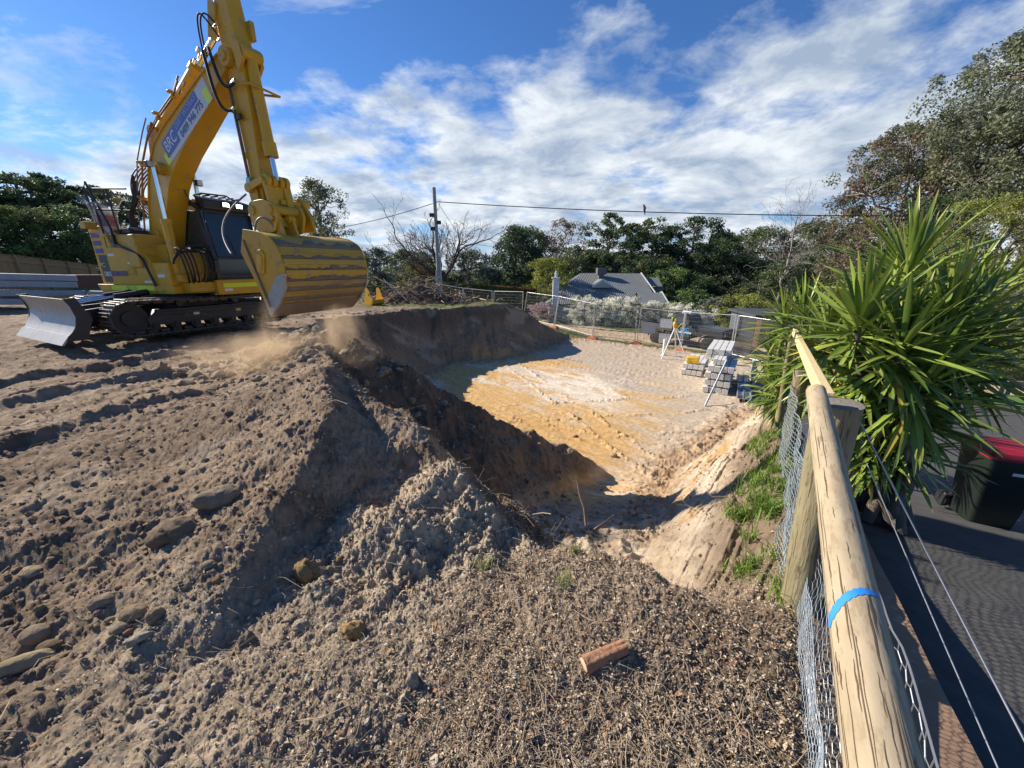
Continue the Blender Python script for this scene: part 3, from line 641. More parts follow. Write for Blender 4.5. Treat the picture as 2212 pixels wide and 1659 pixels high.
b = U(); b.lathe([(.05, 0), (.06, .03), (.05, .13), (.02, .16)], (1.05, -.1, 3.08), 12); b.build('beacon', RED, mp_)
b = U()
for z_ in (3.0, 3.3):
    b.tube([(1.05, -.2, z_), (1.05, .04, z_)], .006)
for y_ in (-.2, .04): b.tube([(1.05, y_, 3.0), (1.05, y_, 3.3)], .006)
b.build('beacon_guard', BLK, mp_)
# ---- boom
LB = -.12
def outline(cl, th):
    top = []; bot = []
    for i, ((f, z), t) in enumerate(zip(cl, th)):
        a = cl[max(i - 1, 0)]; c = cl[min(i + 1, len(cl) - 1)]; d = Vector((c[0] - a[0], c[1] - a[1])).normalized(); n = Vector((-d.y, d.x))
        top.append((f + n.x * t / 2, z + n.y * t / 2)); bot.append((f - n.x * t / 2, z - n.y * t / 2))
    return top + bot[::-1]
BC = [(-.12, 1.15), (.12, 1.9), (.46, 2.65), (.78, 3.2), (1.14, 3.56), (1.6, 3.84), (2.2, 4.14), (2.9, 4.50), (3.54, 4.80)]
BT = [.34, .50, .60, .68, .70, .62, .52, .40, .26]
b = U(); b.prism(outline(BC, BT), LB - .20, LB + .20, 'Y'); boom = b.build('boom', YEL, exc, 25, .012)
b = U(); b.prism(outline(BC, [t + .02 for t in BT])[:9] + outline(BC, [t - .04 for t in BT])[:9][::-1], LB - .225, LB + .225, 'Y'); b.build('boom_top_flange', YEL, boom, 25)
for f, z, r, w_ in ((-.12, 1.15, .17, .30), (3.66, 4.84, .15, .24), (1.02, 3.35, .12, .32)):
    b = U(); b.cyl((f, LB - w_, z), (f, LB + w_, z), r, 20); b.cyl((f, LB - w_ - .03, z), (f, LB + w_ + .03, z), r * .5, 14); b.build('boom_pivot', YELD, boom, 30)
# decal on the near side of the boom
D0, D1 = Vector((1.30, 3.66)), Vector((3.2, 4.62)); dd = (D1 - D0).normalized(); dn = Vector((-dd.y, dd.x)); Ls = LB - .203
def boom_side(u, v, w_, h_, m_, nm, dz=0.0):
    c = D0 + dd * u + dn * v; M_ = frame((c.x, Ls - dz, c.y), (dd.x, 0, dd.y), (dn.x, 0, dn.y)); q = MB(MU @ M_); q.box((0, 0, 0), (w_, h_, .004)); return q.build(nm, m_, boom)
boom_side(.93, -.03, 1.95, .40, DECAL, 'sign_panel'); boom_side(.26, .02, .60, .32, BLUE, 'sign_print', .003); boom_side(1.05, .09, .98, .17, BLUE, 'sign_print', .003)
def boom_text(body, u, v, size, m_, sx=1.0):
    c = D0 + dd * u + dn * v; M_ = MU @ frame((c.x, Ls - .008, c.y), (dd.x, 0, dd.y), (dn.x, 0, dn.y)); text_obj(body, size, m_, boom, M_, 'lettering', .001, .003, sx)
boom_text('BRC', .26, .02, .30, WHITE, .85); boom_text('DIRT WORKS', 1.05, .09, .15, mat('pale_blue_print', (.30, .36, .62), rough=.4), 1.0); boom_text('0409 946 775', 1.12, -.10, .18, BLUE, .95)
boom_side(-.06, -.12, .16, .22, FLUO, 'reflective_tape', .003); boom_side(1.80, -.10, .16, .24, FLUO, 'reflective_tape', .003)
# boom cylinders
for s_ in (-.36, .36):
    p0 = Vector((.95, LB + s_, 1.12)); p1 = Vector((1.02, LB + s_, 3.35)); pm = p0.lerp(p1, .56)
    b = U(); b.cyl(p0, pm, .085, 18); b.cyl(pm - Vector((0, 0, .1)), pm, .10, 18); b.cyl((p0.x, p0.y - .1, p0.z), (p0.x, p0.y + .1, p0.z), .1, 16); b.build('boom_cylinder', YEL, exc, 30)
    b = U(); b.cyl(pm, p1, .042, 14); b.build('boom_cylinder_rod', CHROME, exc, 30)
    b = U(); b.tube([p0 + Vector((.11, 0, .3)), pm + Vector((.11, 0, -.1)), pm + Vector((.06, 0, 0))], .016); b.build('cylinder_pipe', YELD, exc)
# work lamps on the boom
for s_ in (-.30, .28):
    b = U(); b.box((.75 if s_ < 0 else 1.28, LB + s_, 3.45 if s_ < 0 else 3.15), (.10, .12, .12)); o = b.build('work_lamp', BLK, boom, 30, .01)
    b = U(); b.box((.806 if s_ < 0 else 1.336, LB + s_, 3.45 if s_ < 0 else 3.15), (.008, .10, .10)); b.build('lamp_lens', WHITE, o)
# arm cylinder along the top of the boom
A0, A1 = Vector((.80, LB, 4.08)), Vector((3.42, LB, 5.42)); Am = A0.lerp(A1, .66)
b = U(); b.cyl(A0, Am, .10, 20); b.cyl(Am - (A1 - A0).normalized() * .12, Am, .125, 20); b.cyl(A0 + Vector((0, -.16, 0)), A0 + Vector((0, .16, 0)), .12, 16); b.prism([(.58, 3.65), (1.1, 3.90), (.90, 4.18), (.70, 4.13)], LB - .16, LB - .11, 'Y'); b.prism([(.58, 3.65), (1.1, 3.90), (.90, 4.18), (.70, 4.13)], LB + .11, LB + .16, 'Y'); b.build('arm_cylinder', YEL, exc, 30)
b = U(); b.cyl(Am, A1, .05, 14); b.build('arm_cylinder_rod', CHROME, exc, 30)
# hydraulic pipes climbing the boom
for k, (dy, dt) in enumerate(((-.27, .10), (-.24, .16), (-.21, .22), (.22, .12), (.26, .2), (-.29, .24))):
    top = outline(BC, [t + 2 * dt for t in BT])[:9]
    pts = [(top[i][0], LB + dy, top[i][1]) for i in (1, 2, 3, 4, 5, 6)]; pts = [(.05, LB + dy, 1.75)] + pts
    if k in (1, 5): pts = pts[:4] + [pts[4]]
    e = pts[-1]; pts.append((e[0] + .25, e[1], e[2] + .22))
    b = U(); b.tube(pts, .017 if k < 5 else .012, 7); b.build('hydraulic_pipe', PIPE, boom, 60)
for i in (2, 3, 5, 6):
    top = outline(BC, [t + .42 for t in BT])[i]; low = outline(BC, BT)[i]
    b = U(); b.box(((top[0] + low[0]) / 2, LB - .25, (top[1] + low[1]) / 2), (.07, .10, .06)); b.box((top[0], LB - .25, top[1]), (.08, .12, .05)); b.build('pipe_clamp', YELD, boom, 30, .006)
rnd = random.Random(4)
for k in range(9):          # chrome fittings bunched on the boom back
    f = 2.15 + k * .13; z = 4.50 + k * .085 + .12 * rnd.random(); y = LB - .26 + .5 * rnd.random()
    b = U(); b.cyl((f, y, z), (f + .07, y, z + .05), .028, 8); b.build('hose_fitting', CHROME, boom, 30)
# ---- stick
SC = [(3.66, 5.95), (3.68, 5.3), (3.74, 4.74), (3.77, 4.1), (3.78, 3.3), (3.78, 2.42)]; ST = [.25, .38, .43, .38, .31, .24]
b = U(); b.prism(outline(SC, ST), LB - .14, LB + .14, 'Y'); stick = b.build('stick', YEL, exc, 25, .012)
b = U(); b.prism([(3.28, 5.2), (3.45, 5.7), (3.6, 5.6), (3.45, 5.1)], LB - .19, LB - .155, 'Y'); b.prism([(3.8, 5.1), (4.02, 5.0), (4.06, 4.75), (3.9, 4.6)], LB - .19, LB - .14, 'Y'); b.prism([(3.8, 5.1), (4.02, 5.0), (4.06, 4.75), (3.9, 4.6)], LB + .14, LB + .19, 'Y'); b.build('stick_bracket', YEL, stick, 25)
for zc_, hh in ((4.0, .22), (3.35, .12)):
    b = U(); b.box((3.56 + (4.58 - zc_) * .05, LB - .159, zc_), (.10, .006, hh)); b.build('reflective_tape', FLUO, stick)
M_ = MU @ frame((3.50, LB - .16, 3.05), (.2, 0, -1), (1, 0, .2))
# bucket cylinder on the front of the stick
B0, B1 = Vector((4.0, LB, 4.88)), Vector((4.16, LB, 2.92)); Bm = B0.lerp(B1, .80)
b = U(); b.cyl(B0, Bm, .09, 20); b.cyl(B0.lerp(B1, .68), Bm, .115, 20); b.cyl(B0 + Vector((0, -.17, 0)), B0 + Vector((0, .17, 0)), .11, 16); b.build('bucket_cylinder', YEL, exc, 30)
b = U(); b.cyl(Bm, B1, .045, 14); b.build('bucket_cylinder_rod', CHROME, exc, 30)
for dy in (-.20, -.17, .19):
    b = U(); b.tube([(3.58, LB + dy, 4.5), (3.62, LB + dy, 3.7), (3.66, LB + dy, 2.95), (3.66, LB + dy, 2.75)], .016, 7); b.build('hydraulic_pipe', PIPE, stick, 60)
b = U(); b.box((3.68, LB - .20, 2.85), (.10, .06, .26)); b.build('valve_block', mat('grey_metal', (.42, .44, .43), rough=.3, metal=.6), stick, 30, .01)
b = U(); b.box((3.72, LB - .20, 3.95), (.10, .05, .09)); b.build('valve_block', BLK, stick, 30, .01)
b = U(); b.box((3.88, LB + .17, 5.3), (.16, .08, .28)); b.build('junction_box', YELD, stick, 30, .01)
b = U(); b.tube([(3.9, LB - .2, 4.4), (4.15, LB - .22, 4.38), (4.15, LB + .34, 4.36), (3.9, LB + .2, 4.38)], .02); b.build('hose_guard', YELD, stick, 60)
# loose hoses between boom and stick
for k, (p, c1, c2, q) in enumerate((((3.20, LB - .28, 4.98), (3.38, LB - .34, 4.3), (3.40, LB - .34, 3.95), (3.68, LB - .24, 4.05)),
                                    ((3.34, LB - .26, 5.0), (3.50, LB - .30, 4.55), (3.54, LB - .30, 4.25), (3.80, LB - .22, 4.45)),
                                    ((3.1, LB - .16, 4.95), (3.2, LB - .28, 5.5), (3.4, LB - .3, 5.6), (3.56, LB - .2, 5.3)),
                                    ((3.08, LB - .2, 4.92), (3.25, LB - .34, 5.7), (3.4, LB - .34, 5.5), (3.6, LB - .2, 5.1)))):
    b = U(); b.tube(curve3(p, c1, c2, q, 20), .026 if k < 2 else .014, 9); b.build('hose', RUB, exc, 60)
    b = U(); b.cyl(Vector(q) - Vector((.07, 0, .02)), Vector(q) + Vector((.03, 0, .02)), .034 if k < 2 else .02, 10); b.build('hose_fitting', CHROME, exc, 30)
# bundle of hoses at the boom foot
for k in range(9):
    y0 = LB - .40 + k * .075 + (.12 if k > 3 else 0); p = (1.15, y0, 1.78 - .03 * (k % 3)); q = (1.12 + .06 * (k % 2), LB - .28 + .05 * k, 1.02)
    b = U(); b.tube(curve3(p, (1.42, y0 - .05, 1.75), (1.40, y0 + .02, 1.12), q, 12), .019, 7); b.build('hose', RUB, exc, 60)
    b = U(); b.cyl(p, (p[0] + .08, p[1], p[2]), .026, 8); b.build('hose_fitting', CHROME, exc, 30)
for k in range(2):
    b = U(); b.tube(curve3((1.1, LB - .48, 1.45), (1.35, LB - .5, 2.0 - k * .12), (1.35, LB + .5, 2.0 - k * .12), (1.15, LB + .48, 1.35), 16), .018, 7); b.build('hose', RUB, exc, 60)
b = U(); b.box((.95, LB, 1.15), (.5, .9, .16)); b.prism([(-.35, 1.0), (.35, 1.0), (.15, 1.5), (-.25, 1.55)], LB - .30, LB - .24, 'Y'); b.prism([(-.35, 1.0), (.35, 1.0), (.15, 1.5), (-.25, 1.55)], LB + .24, LB + .30, 'Y'); b.box((1.06, LB, 1.45), (.1, .7, .5)); b.build('boom_foot_bracket', YELD, exc, 30, .01)
# flexible black ducts and hoses over the hood
for k in range(4):
    b = U(); b.tube(curve3((-.25, LB - .30 - .05 * k, 2.1), (-.45, LB - .38, 2.7), (-.12, LB - .33, 2.55), (.02, LB - .27 - .01 * k, 3.0 + .1 * k), 14), .028, 8); b.build('hose', RUB, exc, 60)
for k in range(7):
    b = U(); b.tube(curve3((-.05, LB - .28 + .07 * k, 2.5), (-.32 - .03 * k, LB - .30, 2.9), (-.25, LB - .30 + .07 * k, 3.3), (.28, LB - .27 + .06 * k, 3.45), 12), .014, 6); b.build('hydraulic_pipe', PIPE if k % 2 else RUB, exc, 60)
b = U(); b.prism(rounded([(-.25, 2.1), (.10, 1.62), (.30, 1.62), (.1, 2.15), (-.1, 2.25)], [.05] * 5), -.68, -.45, 'Y'); b.build('air_intake_duct', BLK, exc, 40)
# handrails
def rail(pts, r=.018, par=exc): q = U(); q.tube(pts, r, 8); return q.build('handrail', BLK, par, 60)
rail([(-.95, -.85, 2.1), (-1.0, -.9, 3.05), (-.86, -.9, 3.15), (-.78, -.9, 2.95), (-.75, -.88, 2.1)], .022)
rail([(-.80, -.9, 3.02), (.05, -.62, 3.0)]); rail([(-.75, -.9, 2.6), (.0, -.62, 2.57)]); rail([(-.40, -.77, 3.0), (-.36, -.77, 2.1)]); rail([(-.8, -.9, 2.98), (-.9, -.1, 2.98), (-.9, 1.0, 2.98), (-.9, 1.0, 2.1)], .015)
sw = lambda u, z, w_: tuple(S0 + su * u + sn * w_ + Vector((0, 0, z)))
rail([(-.78, -.9, 3.0), sw(.75, 2.2, .02), sw(.80, 1.88, .06)], .024)
rail([sw(.82, 1.88, .08), sw(1.0, 1.82, .12), sw(1.5, 1.68, .14), sw(1.64, 1.52, .15), sw(1.75, .98, .11)], .026)
q = SBm(); q.box((.80, 1.88, .06), (.07, .26, .06)); q.build('rail_bracket', BLK, exc, 30, .01)
q = SBm(); q.cyl((.66, 1.88, .03), (.80, 1.88, .05), .035, 12); q.build('filler_cap', BLK, exc, 40)
b = U(); b.prism(rounded([(-1.1, 2.2), (-.86, 2.2), (-.84, 2.34), (-1.05, 2.36)], [.04] * 4), -1.12, -.92, 'Y'); b.build('rear_mirror', YELD, exc, 40)
# ---- hitch and linkage
def plate(poly, y0, t, m_, nm, par, bev=.008): q = U(); q.prism(poly, y0, y0 + t, 'Y'); return q.build(nm, m_, par, 30, bev)
plate(rounded([(3.55, 2.95), (3.78, 2.95), (3.86, 2.45), (3.80, 2.25), (3.66, 2.28)], [.04] * 5), LB - .19, .04, YEL, 'stick_end_plate', stick)
for y0 in (-.20, -.09, .05, .16):
    q = U(); q.bar((4.12, LB + y0 + .02, 2.90), (4.20 if abs(y0) > .1 else 4.10, LB + y0 + .02, 2.42), .07, .15); q.cyl((4.12, LB + y0 - .02, 2.90), (4.12, LB + y0 + .06, 2.90), .11, 18); q.build('bucket_link', YEL, exc, 30, .008)
for y0 in (-.24, .21):
    q = U(); q.bar((3.68, LB + y0, 2.80), (4.12, LB + y0, 2.92), .045, .12); q.cyl((3.68, LB + y0 - .03, 2.80), (3.68, LB + y0 + .03, 2.80), .08, 16); q.build('guide_link', YEL, exc, 30, .006)
hitch = empty('quick_hitch', (0, 0, 0)); hitch.parent = exc
for y0 in (-.30, .24):
    plate(rounded([(3.62, 2.44), (3.72, 2.56), (4.06, 2.58), (4.34, 2.50), (4.42, 2.30), (4.30, 2.02), (3.95, 1.96), (3.70, 2.10)], [.06] * 8), LB + y0, .06, YEL, 'hitch_plate', hitch)
for f, z, r in ((3.76, 2.40, .085), (4.24, 2.40, .085)):
    q = U(); q.cyl((f, LB - .33, z), (f, LB + .33, z), r, 18); q.build('hitch_pin', YELD, hitch, 30)
q = U(); q.box((4.02, LB, 2.20), (.46, .50, .16)); q.build('hitch_body', YELD, hitch, 30, .01)
for y0 in (.42, ):
    plate(rounded([(4.0, 2.60), (4.12, 2.72), (4.22, 2.60), (4.40, 2.30), (4.45, 2.05), (4.0, 2.05)], [.05] * 6), LB + y0, .06, YEL, 'hitch_plate', hitch)
q = U(); q.bar((4.12, LB + .0, 2.56), (4.12, LB + .58, 2.56), .13, .09); q.cyl((4.12, LB + .42, 2.60), (4.12, LB + .62, 2.60), .075, 16); q.build('hitch_crossbar', YEL, hitch, 30, .01)
q = U(); q.box((4.05, LB + .35, 2.33), (.2, .22, .22)); q.build('hitch_actuator', BLK, hitch, 30, .02)
q = U(); q.cyl((4.2, LB - .1, 2.18), (4.2, LB + .5, 2.18), .025); q.build('tilt_cylinder_rod', CHROME, hitch, 30)
for y0 in (-.26, .02):
    plate(rounded([(4.16, 2.32), (4.28, 2.36), (4.38, 2.24), (4.46, 1.94), (4.10, 1.94)], [.06, .08, .08, .02, .02]), LB + y0, .05, YEL, 'bucket_ear', hitch)
    q = U(); q.cyl((4.28, LB + y0 - .04, 2.25), (4.28, LB + y0 + .09, 2.25), .075, 18); q.cyl((4.28, LB + y0 - .07, 2.25), (4.28, LB + y0 - .03, 2.25), .035, 14); q.build('ear_pin', YEL, hitch, 30)
for a_ in (((3.58, LB - .24, 2.70), (3.2, LB - .45, 2.4), (3.0, LB - .6, 2.1), (3.78, LB - .85, 1.62)), ((3.86, LB - .4, 1.96), (4.0, LB - .45, 2.4), (4.3, LB - .35, 2.3), (4.25, LB - .25, 1.98))):
    q = U(); q.tube(curve3(*a_, 18), .017, 8); q.build('hose', mat('grey_hose', (.18, .18, .18), rough=.5), exc, 60)
# ---- bucket
bk = empty('bucket', (0, 0, 0)); bk.parent = exc
def bz(z): return 1.29 + (z - 1.31) * 1.02
sh = [(3.98, 2.02), (4.20, 1.995), (4.45, 1.965), (4.62, 1.91), (4.76, 1.80), (4.86, 1.64), (4.91, 1.46), (4.91, 1.28), (4.86, 1.11), (4.77, .96), (4.66, .84), (4.56, .76), (4.40, .60)]; sh = [(f, bz(z)) for f, z in sh]
Y0, Y1 = LB - .70, LB + 1.22
inn = [(f - .03 if f > 4.5 else f, z - .03 if f <= 4.62 else z + .004) for f, z in sh]
BUCK = mat('muddy_bucket_paint', (.56, .33, .025), (.47, .28, .04), rough=.5, scale=2.2, c3=(.30, .215, .13), p3=.60, stretch=(.9, .9, 1.2), bump=.12)
q = U(); q.prism(sh + inn[::-1], Y0, Y1, 'Y'); shell = q.build('bucket_shell', BUCK, bk, 40)
ends = rounded([(a_, bz(b_)) for a_, b_ in [(4.04, 2.04), (4.46, 1.985), (4.80, 1.83), (4.94, 1.46), (4.90, 1.06), (4.66, .80), (4.36, .56), (4.27, .80), (4.12, 1.15), (3.86, 1.66)]], [.02, .1, .15, .25, .25, .1, .01, .1, .1, .03])
for y0, nm in ((Y0 - .03, 'near'), (Y1, 'far')):
    q = U(); q.prism(ends, y0, y0 + .03, 'Y'); e = q.build('end_plate', YELD if nm == 'near' else YEL, bk, 30, .004)
    if nm == 'near':
        q = U(); q.bar((4.02, y0 - .012, bz(1.86)), (4.42, y0 - .012, bz(.72)), .03, .04, (0, 1, 0)); q.build('side_wear_bar', mat('bare_brown_steel', (.22, .15, .09), rough=.5), e)
        q = U(); q.prism(rounded([(4.30, 1.62), (4.42, 1.70), (4.52, 1.62), (4.44, 1.30), (4.34, 1.24), (4.24, 1.32)], [.05] * 6), y0 - .028, y0, 'Y'); pad = q.build('lifting_pad', YELD, e, 30, .006)
        q = U(); q.prism(rounded([(4.345, 1.57), (4.41, 1.62), (4.46, 1.56), (4.41, 1.36), (4.35, 1.32), (4.29, 1.36)], [.03] * 6), y0 - .04, y0 - .028, 'Y'); q.build('pad_recess', YEL, pad, 30, .004)
    q = U(); q.prism([(4.28, bz(.80)), (4.36, bz(.54)), (4.66, bz(.78)), (4.88, bz(1.05)), (4.93, bz(1.3)), (4.70, bz(1.25))], y0 - .006, y0 + .036, 'Y'); q.build('side_cutter', STEEL, e, 30)
q = U(); q.prism([(4.34, bz(.53)), (4.42, bz(.56)), (4.60, bz(.765)), (4.56, bz(.80))], Y0, Y1, 'Y'); q.build('cutting_edge', mat('mud_covered_lip', (.27, .20, .12), (.20, .145, .10), rough=.8, scale=3, c3=(.5, .32, .04), p3=.66), bk, 30)
def shp(z):
    for (f0, z0), (f1, z1) in zip(sh[:-1], sh[1:]):
        if z1 <= z <= z0: t = (z0 - z) / (z0 - z1 + 1e-9); return f0 + (f1 - f0) * t
    return 4.5
for zc_ in [bz(v_) for v_ in (1.70, 1.50, 1.31, 1.12, .95)]:
    pr = []
    for zz_ in (zc_ + .045, zc_, zc_ - .045): pr.append((shp(zz_) + .022, zz_))
    bk_ = [(shp(zz_) - .005, zz_) for zz_ in (zc_ - .052, zc_, zc_ + .052)]
    q = U(); q.prism(pr + bk_, Y0 + .01, Y1 - .01, 'Y'); q.build('wear_strip', BUCK if zc_ > 1.2 else mat('brown_wear_strip', (.24, .17, .09), (.42, .27, .05), rough=.6, scale=2, contrast=.1, stretch=(.5, .5, 1)), shell, 30, .004)
rng = np.random.default_rng(7)
def mud_band(z0, z1, seed, cut=.5):
    """caked earth sitting in the grooves between the wear strips: a low lumpy relief on the shell"""
    nu, nv = 260, 9; yy = np.linspace(Y0 + .02, Y1 - .02, nu); vv = np.linspace(0, 1, nv)
    top = np.clip(fbm(yy * 3.4 + seed * 7, yy * 0 + seed, 6, seed, .66) * 2.3 - cut - .22, .0, 1)
    V = []
    for i, y_ in enumerate(yy):
        for j, v in enumerate(vv):
            zz_ = z0 + (z1 - z0) * v * (.08 + .92 * top[i]); f = shp(zz_) + (.024 * math.sin(math.pi * min(max(v, .0), 1)) * (1 if top[i] > .02 else 0) * (.7 + .6 * rng.random()) if 0 < j < nv - 1 else -.004)
            V.append(tuple(MU @ Vector((f, y_, zz_))))
    i = np.arange(nu - 1)[:, None] * nv + np.arange(nv - 1)[None]; F = np.stack([i, i + nv, i + nv + 1, i + 1], -1).reshape(-1, 4)
    o = link_mesh('dried_mud', np_mesh('dried_mud', V, F), MUD, shell, 60)
for z0, z1, sd_, c_ in ((1.745, 1.89, 1, .45), (1.55, 1.66, 2, .42), (1.36, 1.46, 3, .35), (1.165, 1.27, 4, .1), (.99, 1.08, 5, -.1), (.80, .90, 6, -.2)): mud_band(bz(z0), bz(z1), sd_, c_)
# wrapped red and white canister strapped on the tail
cb = uw((-.88, -.72, 2.10)); cn = empty('wrapped_canister', cb, 0, 'red and white striped canister in torn clear plastic, standing on the excavator tail', 'canister')
b = MB(); b.lathe([(.10, 0), (.15, .02), (.155, .16)], n=20); b.lathe([(.156, .36), (.15, .42), (.08, .52), (.05, .56)], n=20); b.build('canister_ends', mat('cream_plastic', (.72, .68, .62), (.6, .3, .28), rough=.4, contrast=.05), cn, 40)
b = MB(); b.lathe([(.158, .16), (.155, .22), (.155, .36), (.158, .37)], n=20); b.build('canister_band', RED, cn, 40)
b = MB(); b.lathe([(.161, .23), (.161, .27)], n=20); b.build('canister_label', DGREY, cn, 40)
PL = mat('clear_plastic_wrap', (.75, .78, .80), rough=.25, spec=.6); nt = PL.node_tree; tb = nt.nodes.new('ShaderNodeBsdfTransparent'); ms = nt.nodes.new('ShaderNodeMixShader'); ms.inputs[0].default_value = .20
nt.links.new(tb.outputs[0], ms.inputs[1]); nt.links.new(nt.nodes['Principled BSDF'].outputs[0], ms.inputs[2]); nt.links.new(ms.outputs[0], nt.nodes['Material Output'].inputs[0])
V = []; n_ = 28
for j, (rr_, zz_) in enumerate(((.20, -.02), (.19, .12), (.175, .28), (.19, .42), (.25, .56), (.34, .68))):
    for k in range(n_):
        q_ = 2 * math.pi * k / n_; f_ = 1 + .10 * math.sin(5 * q_ + j) + .05 * math.sin(11 * q_); V.append((rr_ * f_ * math.cos(q_), rr_ * f_ * math.sin(q_), zz_ + (.09 * math.sin(2 * q_ + 1) if j > 3 else 0)))
F = [(j * n_ + k, j * n_ + (k + 1) % n_, (j + 1) * n_ + (k + 1) % n_, (j + 1) * n_ + k) for j in range(5) for k in range(n_)]
link_mesh('plastic_wrap', np_mesh('plastic_wrap', V, F), PL, cn, 30)
# ------------------------------------------------------------------ near log fence
WOOD = mat('weathered_log', (.44, .36, .245), (.32, .26, .17), rough=.8, scale=4, c3=(.30, .235, .15), p3=.57, stretch=(5, 5, 1.6), bump=.2, bscale=9, spec=.2)
POSTW = mat('treated_post', (.32, .27, .16), (.20, .175, .10), rough=.85, scale=3, c3=(.12, .10, .065), p3=.6, stretch=(6, 6, .8), bump=.6, bscale=16, spec=.15)
GRAIN = mat('end_grain', (.24, .215, .17), (.15, .135, .11), rough=.9, scale=14, bump=.4); PINE = mat('fresh_pine', (.72, .57, .30), (.64, .49, .25), rough=.7, scale=3, stretch=(5, 5, .6), bump=.2, spec=.2)
WIRE = mat('galvanised_wire', (.46, .48, .50), (.38, .40, .42), rough=.35, metal=.7); CRACK = mat('dark_wood_crack', (.12, .08, .045), rough=.95)
BPAINT = mat('blue_spray_paint', (.02, .22, .68), (.03, .26, .70), rough=.6, scale=30)
def log_rad(T_, U_, L, r0, r1, seed, lump=.02, wob=.004):
    r = r0 + (r1 - r0) * U_
    return r * (1 + lump * (fbm(np.cos(T_) * 1.2 + 5 + seed, np.sin(T_) * 1.2 + U_ * L * 1.5, 3, seed) - .5) * 2) + wob * (fbm(np.cos(T_) * 2 + 3, np.sin(T_) * 2 + U_ * L * 3, 2, seed + 3) - .5)
def log_mesh(p, q, r0, r1, seed=0, n=40, m=46, wob=.004, name='log', M_=None, par=None, lump=.02):
    """a round log running p -> q; local z of the object is its length so the grain follows it"""
    p, q = Vector(p), Vector(q); d = (q - p); L = d.length; rng_ = np.random.default_rng(seed)
    th = np.linspace(0, 2 * np.pi, n, endpoint=False); u = np.linspace(0, 1, m)
    U_, T_ = np.meshgrid(u, th, indexing='ij'); r = log_rad(T_, U_, L, r0, r1, seed, lump, wob)
    bx = (.010 if L > .8 else 0) * np.sin(U_ * 3 + seed); V = np.stack([r * np.cos(T_) + bx, r * np.sin(T_), U_ * L], -1).reshape(-1, 3)
    i = np.arange(m - 1)[:, None] * n + np.arange(n)[None]; j = np.arange(m - 1)[:, None] * n + (np.arange(n)[None] + 1) % n
    F = np.stack([i, j, j + n, i + n], -1).reshape(-1, 4)
    me = np_mesh(name, V, F); o = link_mesh(name, me, M_ or WOOD, par, 60)
    o.location = p; o.rotation_mode = 'QUATERNION'; o.rotation_quaternion = d.to_track_quat('Z', 'Y')
    return o, L
def end_cap(o, z, r, up=1, m_=None):
    b = MB(); b.lathe([(r * .93, z), (r * .5, z + .004 * up), (.001, z + .001 * up)], n=36)
    return b.build('end_grain', m_ or GRAIN, o, 60)
def cracks(o, L, r, n, seed, ang=None, wob=.004):
    rr = random.Random(seed); b = MB(); es = []
    for k in range(n):
        a = rr.random() * 6.28; z0 = rr.random() * L * .85; ln = .06 + rr.random() * .45; w_ = .0009 + .0024 * rr.random() ** 2
        if ang: z0 = ang * rr.random() ** .45; ln = .04 + .40 * rr.random() ** 2; w_ = .0003 + .0013 * rr.random() ** 3
        ps = []
        for i in range(9): ps.append((a + .03 * math.sin(i * 1.7 + k) * .5, z0 + ln * i / 8))
        vs = []
        for i, (aa, zz) in enumerate(ps):
            if zz > L: zz = L
            wi = w_ * math.sin(math.pi * (i + .02) / 8.04) + .0002; rad = float(log_rad(np.array([aa]), np.array([zz / L]), L, r[0], r[1], seed, .02, wob)[0]) + .0006
            for s_ in (-1, 1): vs.append(((rad) * math.cos(aa + s_ * wi / rad) + .010 * math.sin(zz / L * 3 + seed), rad * math.sin(aa + s_ * wi / rad), zz))
        b.add(vs, [(2 * i, 2 * i + 1, 2 * i + 3, 2 * i + 2) for i in range(8)])
    me = bpy.data.meshes.new('drying_cracks'); me.from_pydata([tuple(v) for v in b.v], [], b.f); return link_mesh('drying_cracks', me, CRACK, o)
# thick corner post
pb = atz(1728, 1300, 0.0); pt = at(1818, 872, .00190)
post = empty('fence_post', (pb.x, pb.y, 0), 0, 'thick round timber fence post with a flat sawn top beside the log rail', 'fence post')
o, L = log_mesh((0, 0, -.25), (pt.x - pb.x, pt.y - pb.y, pt.z), .074, .078, 2, name='post_shaft', M_=POSTW, par=post); end_cap(o, L, .078); cracks(o, L, (.074, .078), 24, 2)
# log rail
ra = at(1760, 846, .00190); rb = at(1915, 1590, .00066); rdir = (rb - ra).normalized(); rb2 = rb + rdir * 1.1
rail_ = empty('log_rail', ra, 0, 'rough round log rail marked with a blue paint stripe in the near fence', 'fence rail')
o, L = log_mesh((0, 0, 0), rb2 - ra, .034, .051, 9, name='rail_log', M_=WOOD, par=rail_, m=120, wob=.003); end_cap(o, 0, .034, -1, WOOD); cracks(o, L, (.034, .051), 130, 9, 1.4, .003)
raillog = o
def ray_rail(px, py):                                    # where a sight line meets the rail (distance along its length)
    d = Vector(ray(px, py)); c = Vector((0, 0, EYE)); w0 = ra - c; a = rdir.dot(d); b_ = d.dot(d)
    s_ = (a * d.dot(w0) - b_ * rdir.dot(w0)) / (b_ - a * a); return s_
sp_ = ray_rail(1860, 1352)
V = []; F = []; nb = 34
q_ = o.rotation_quaternion.copy(); loc = q_.inverted() @ (Vector((0, 0, EYE)) - ra - rdir * sp_); a0 = math.atan2(loc.y, loc.x)
def scr_x(a): p = ra + q_ @ Vector((.03 * math.cos(a), .03 * math.sin(a), sp_)); return p.x / (p.y * CP - (p.z - EYE) * SP)
left_first = scr_x(a0 - 1.2) < scr_x(a0 + 1.2)
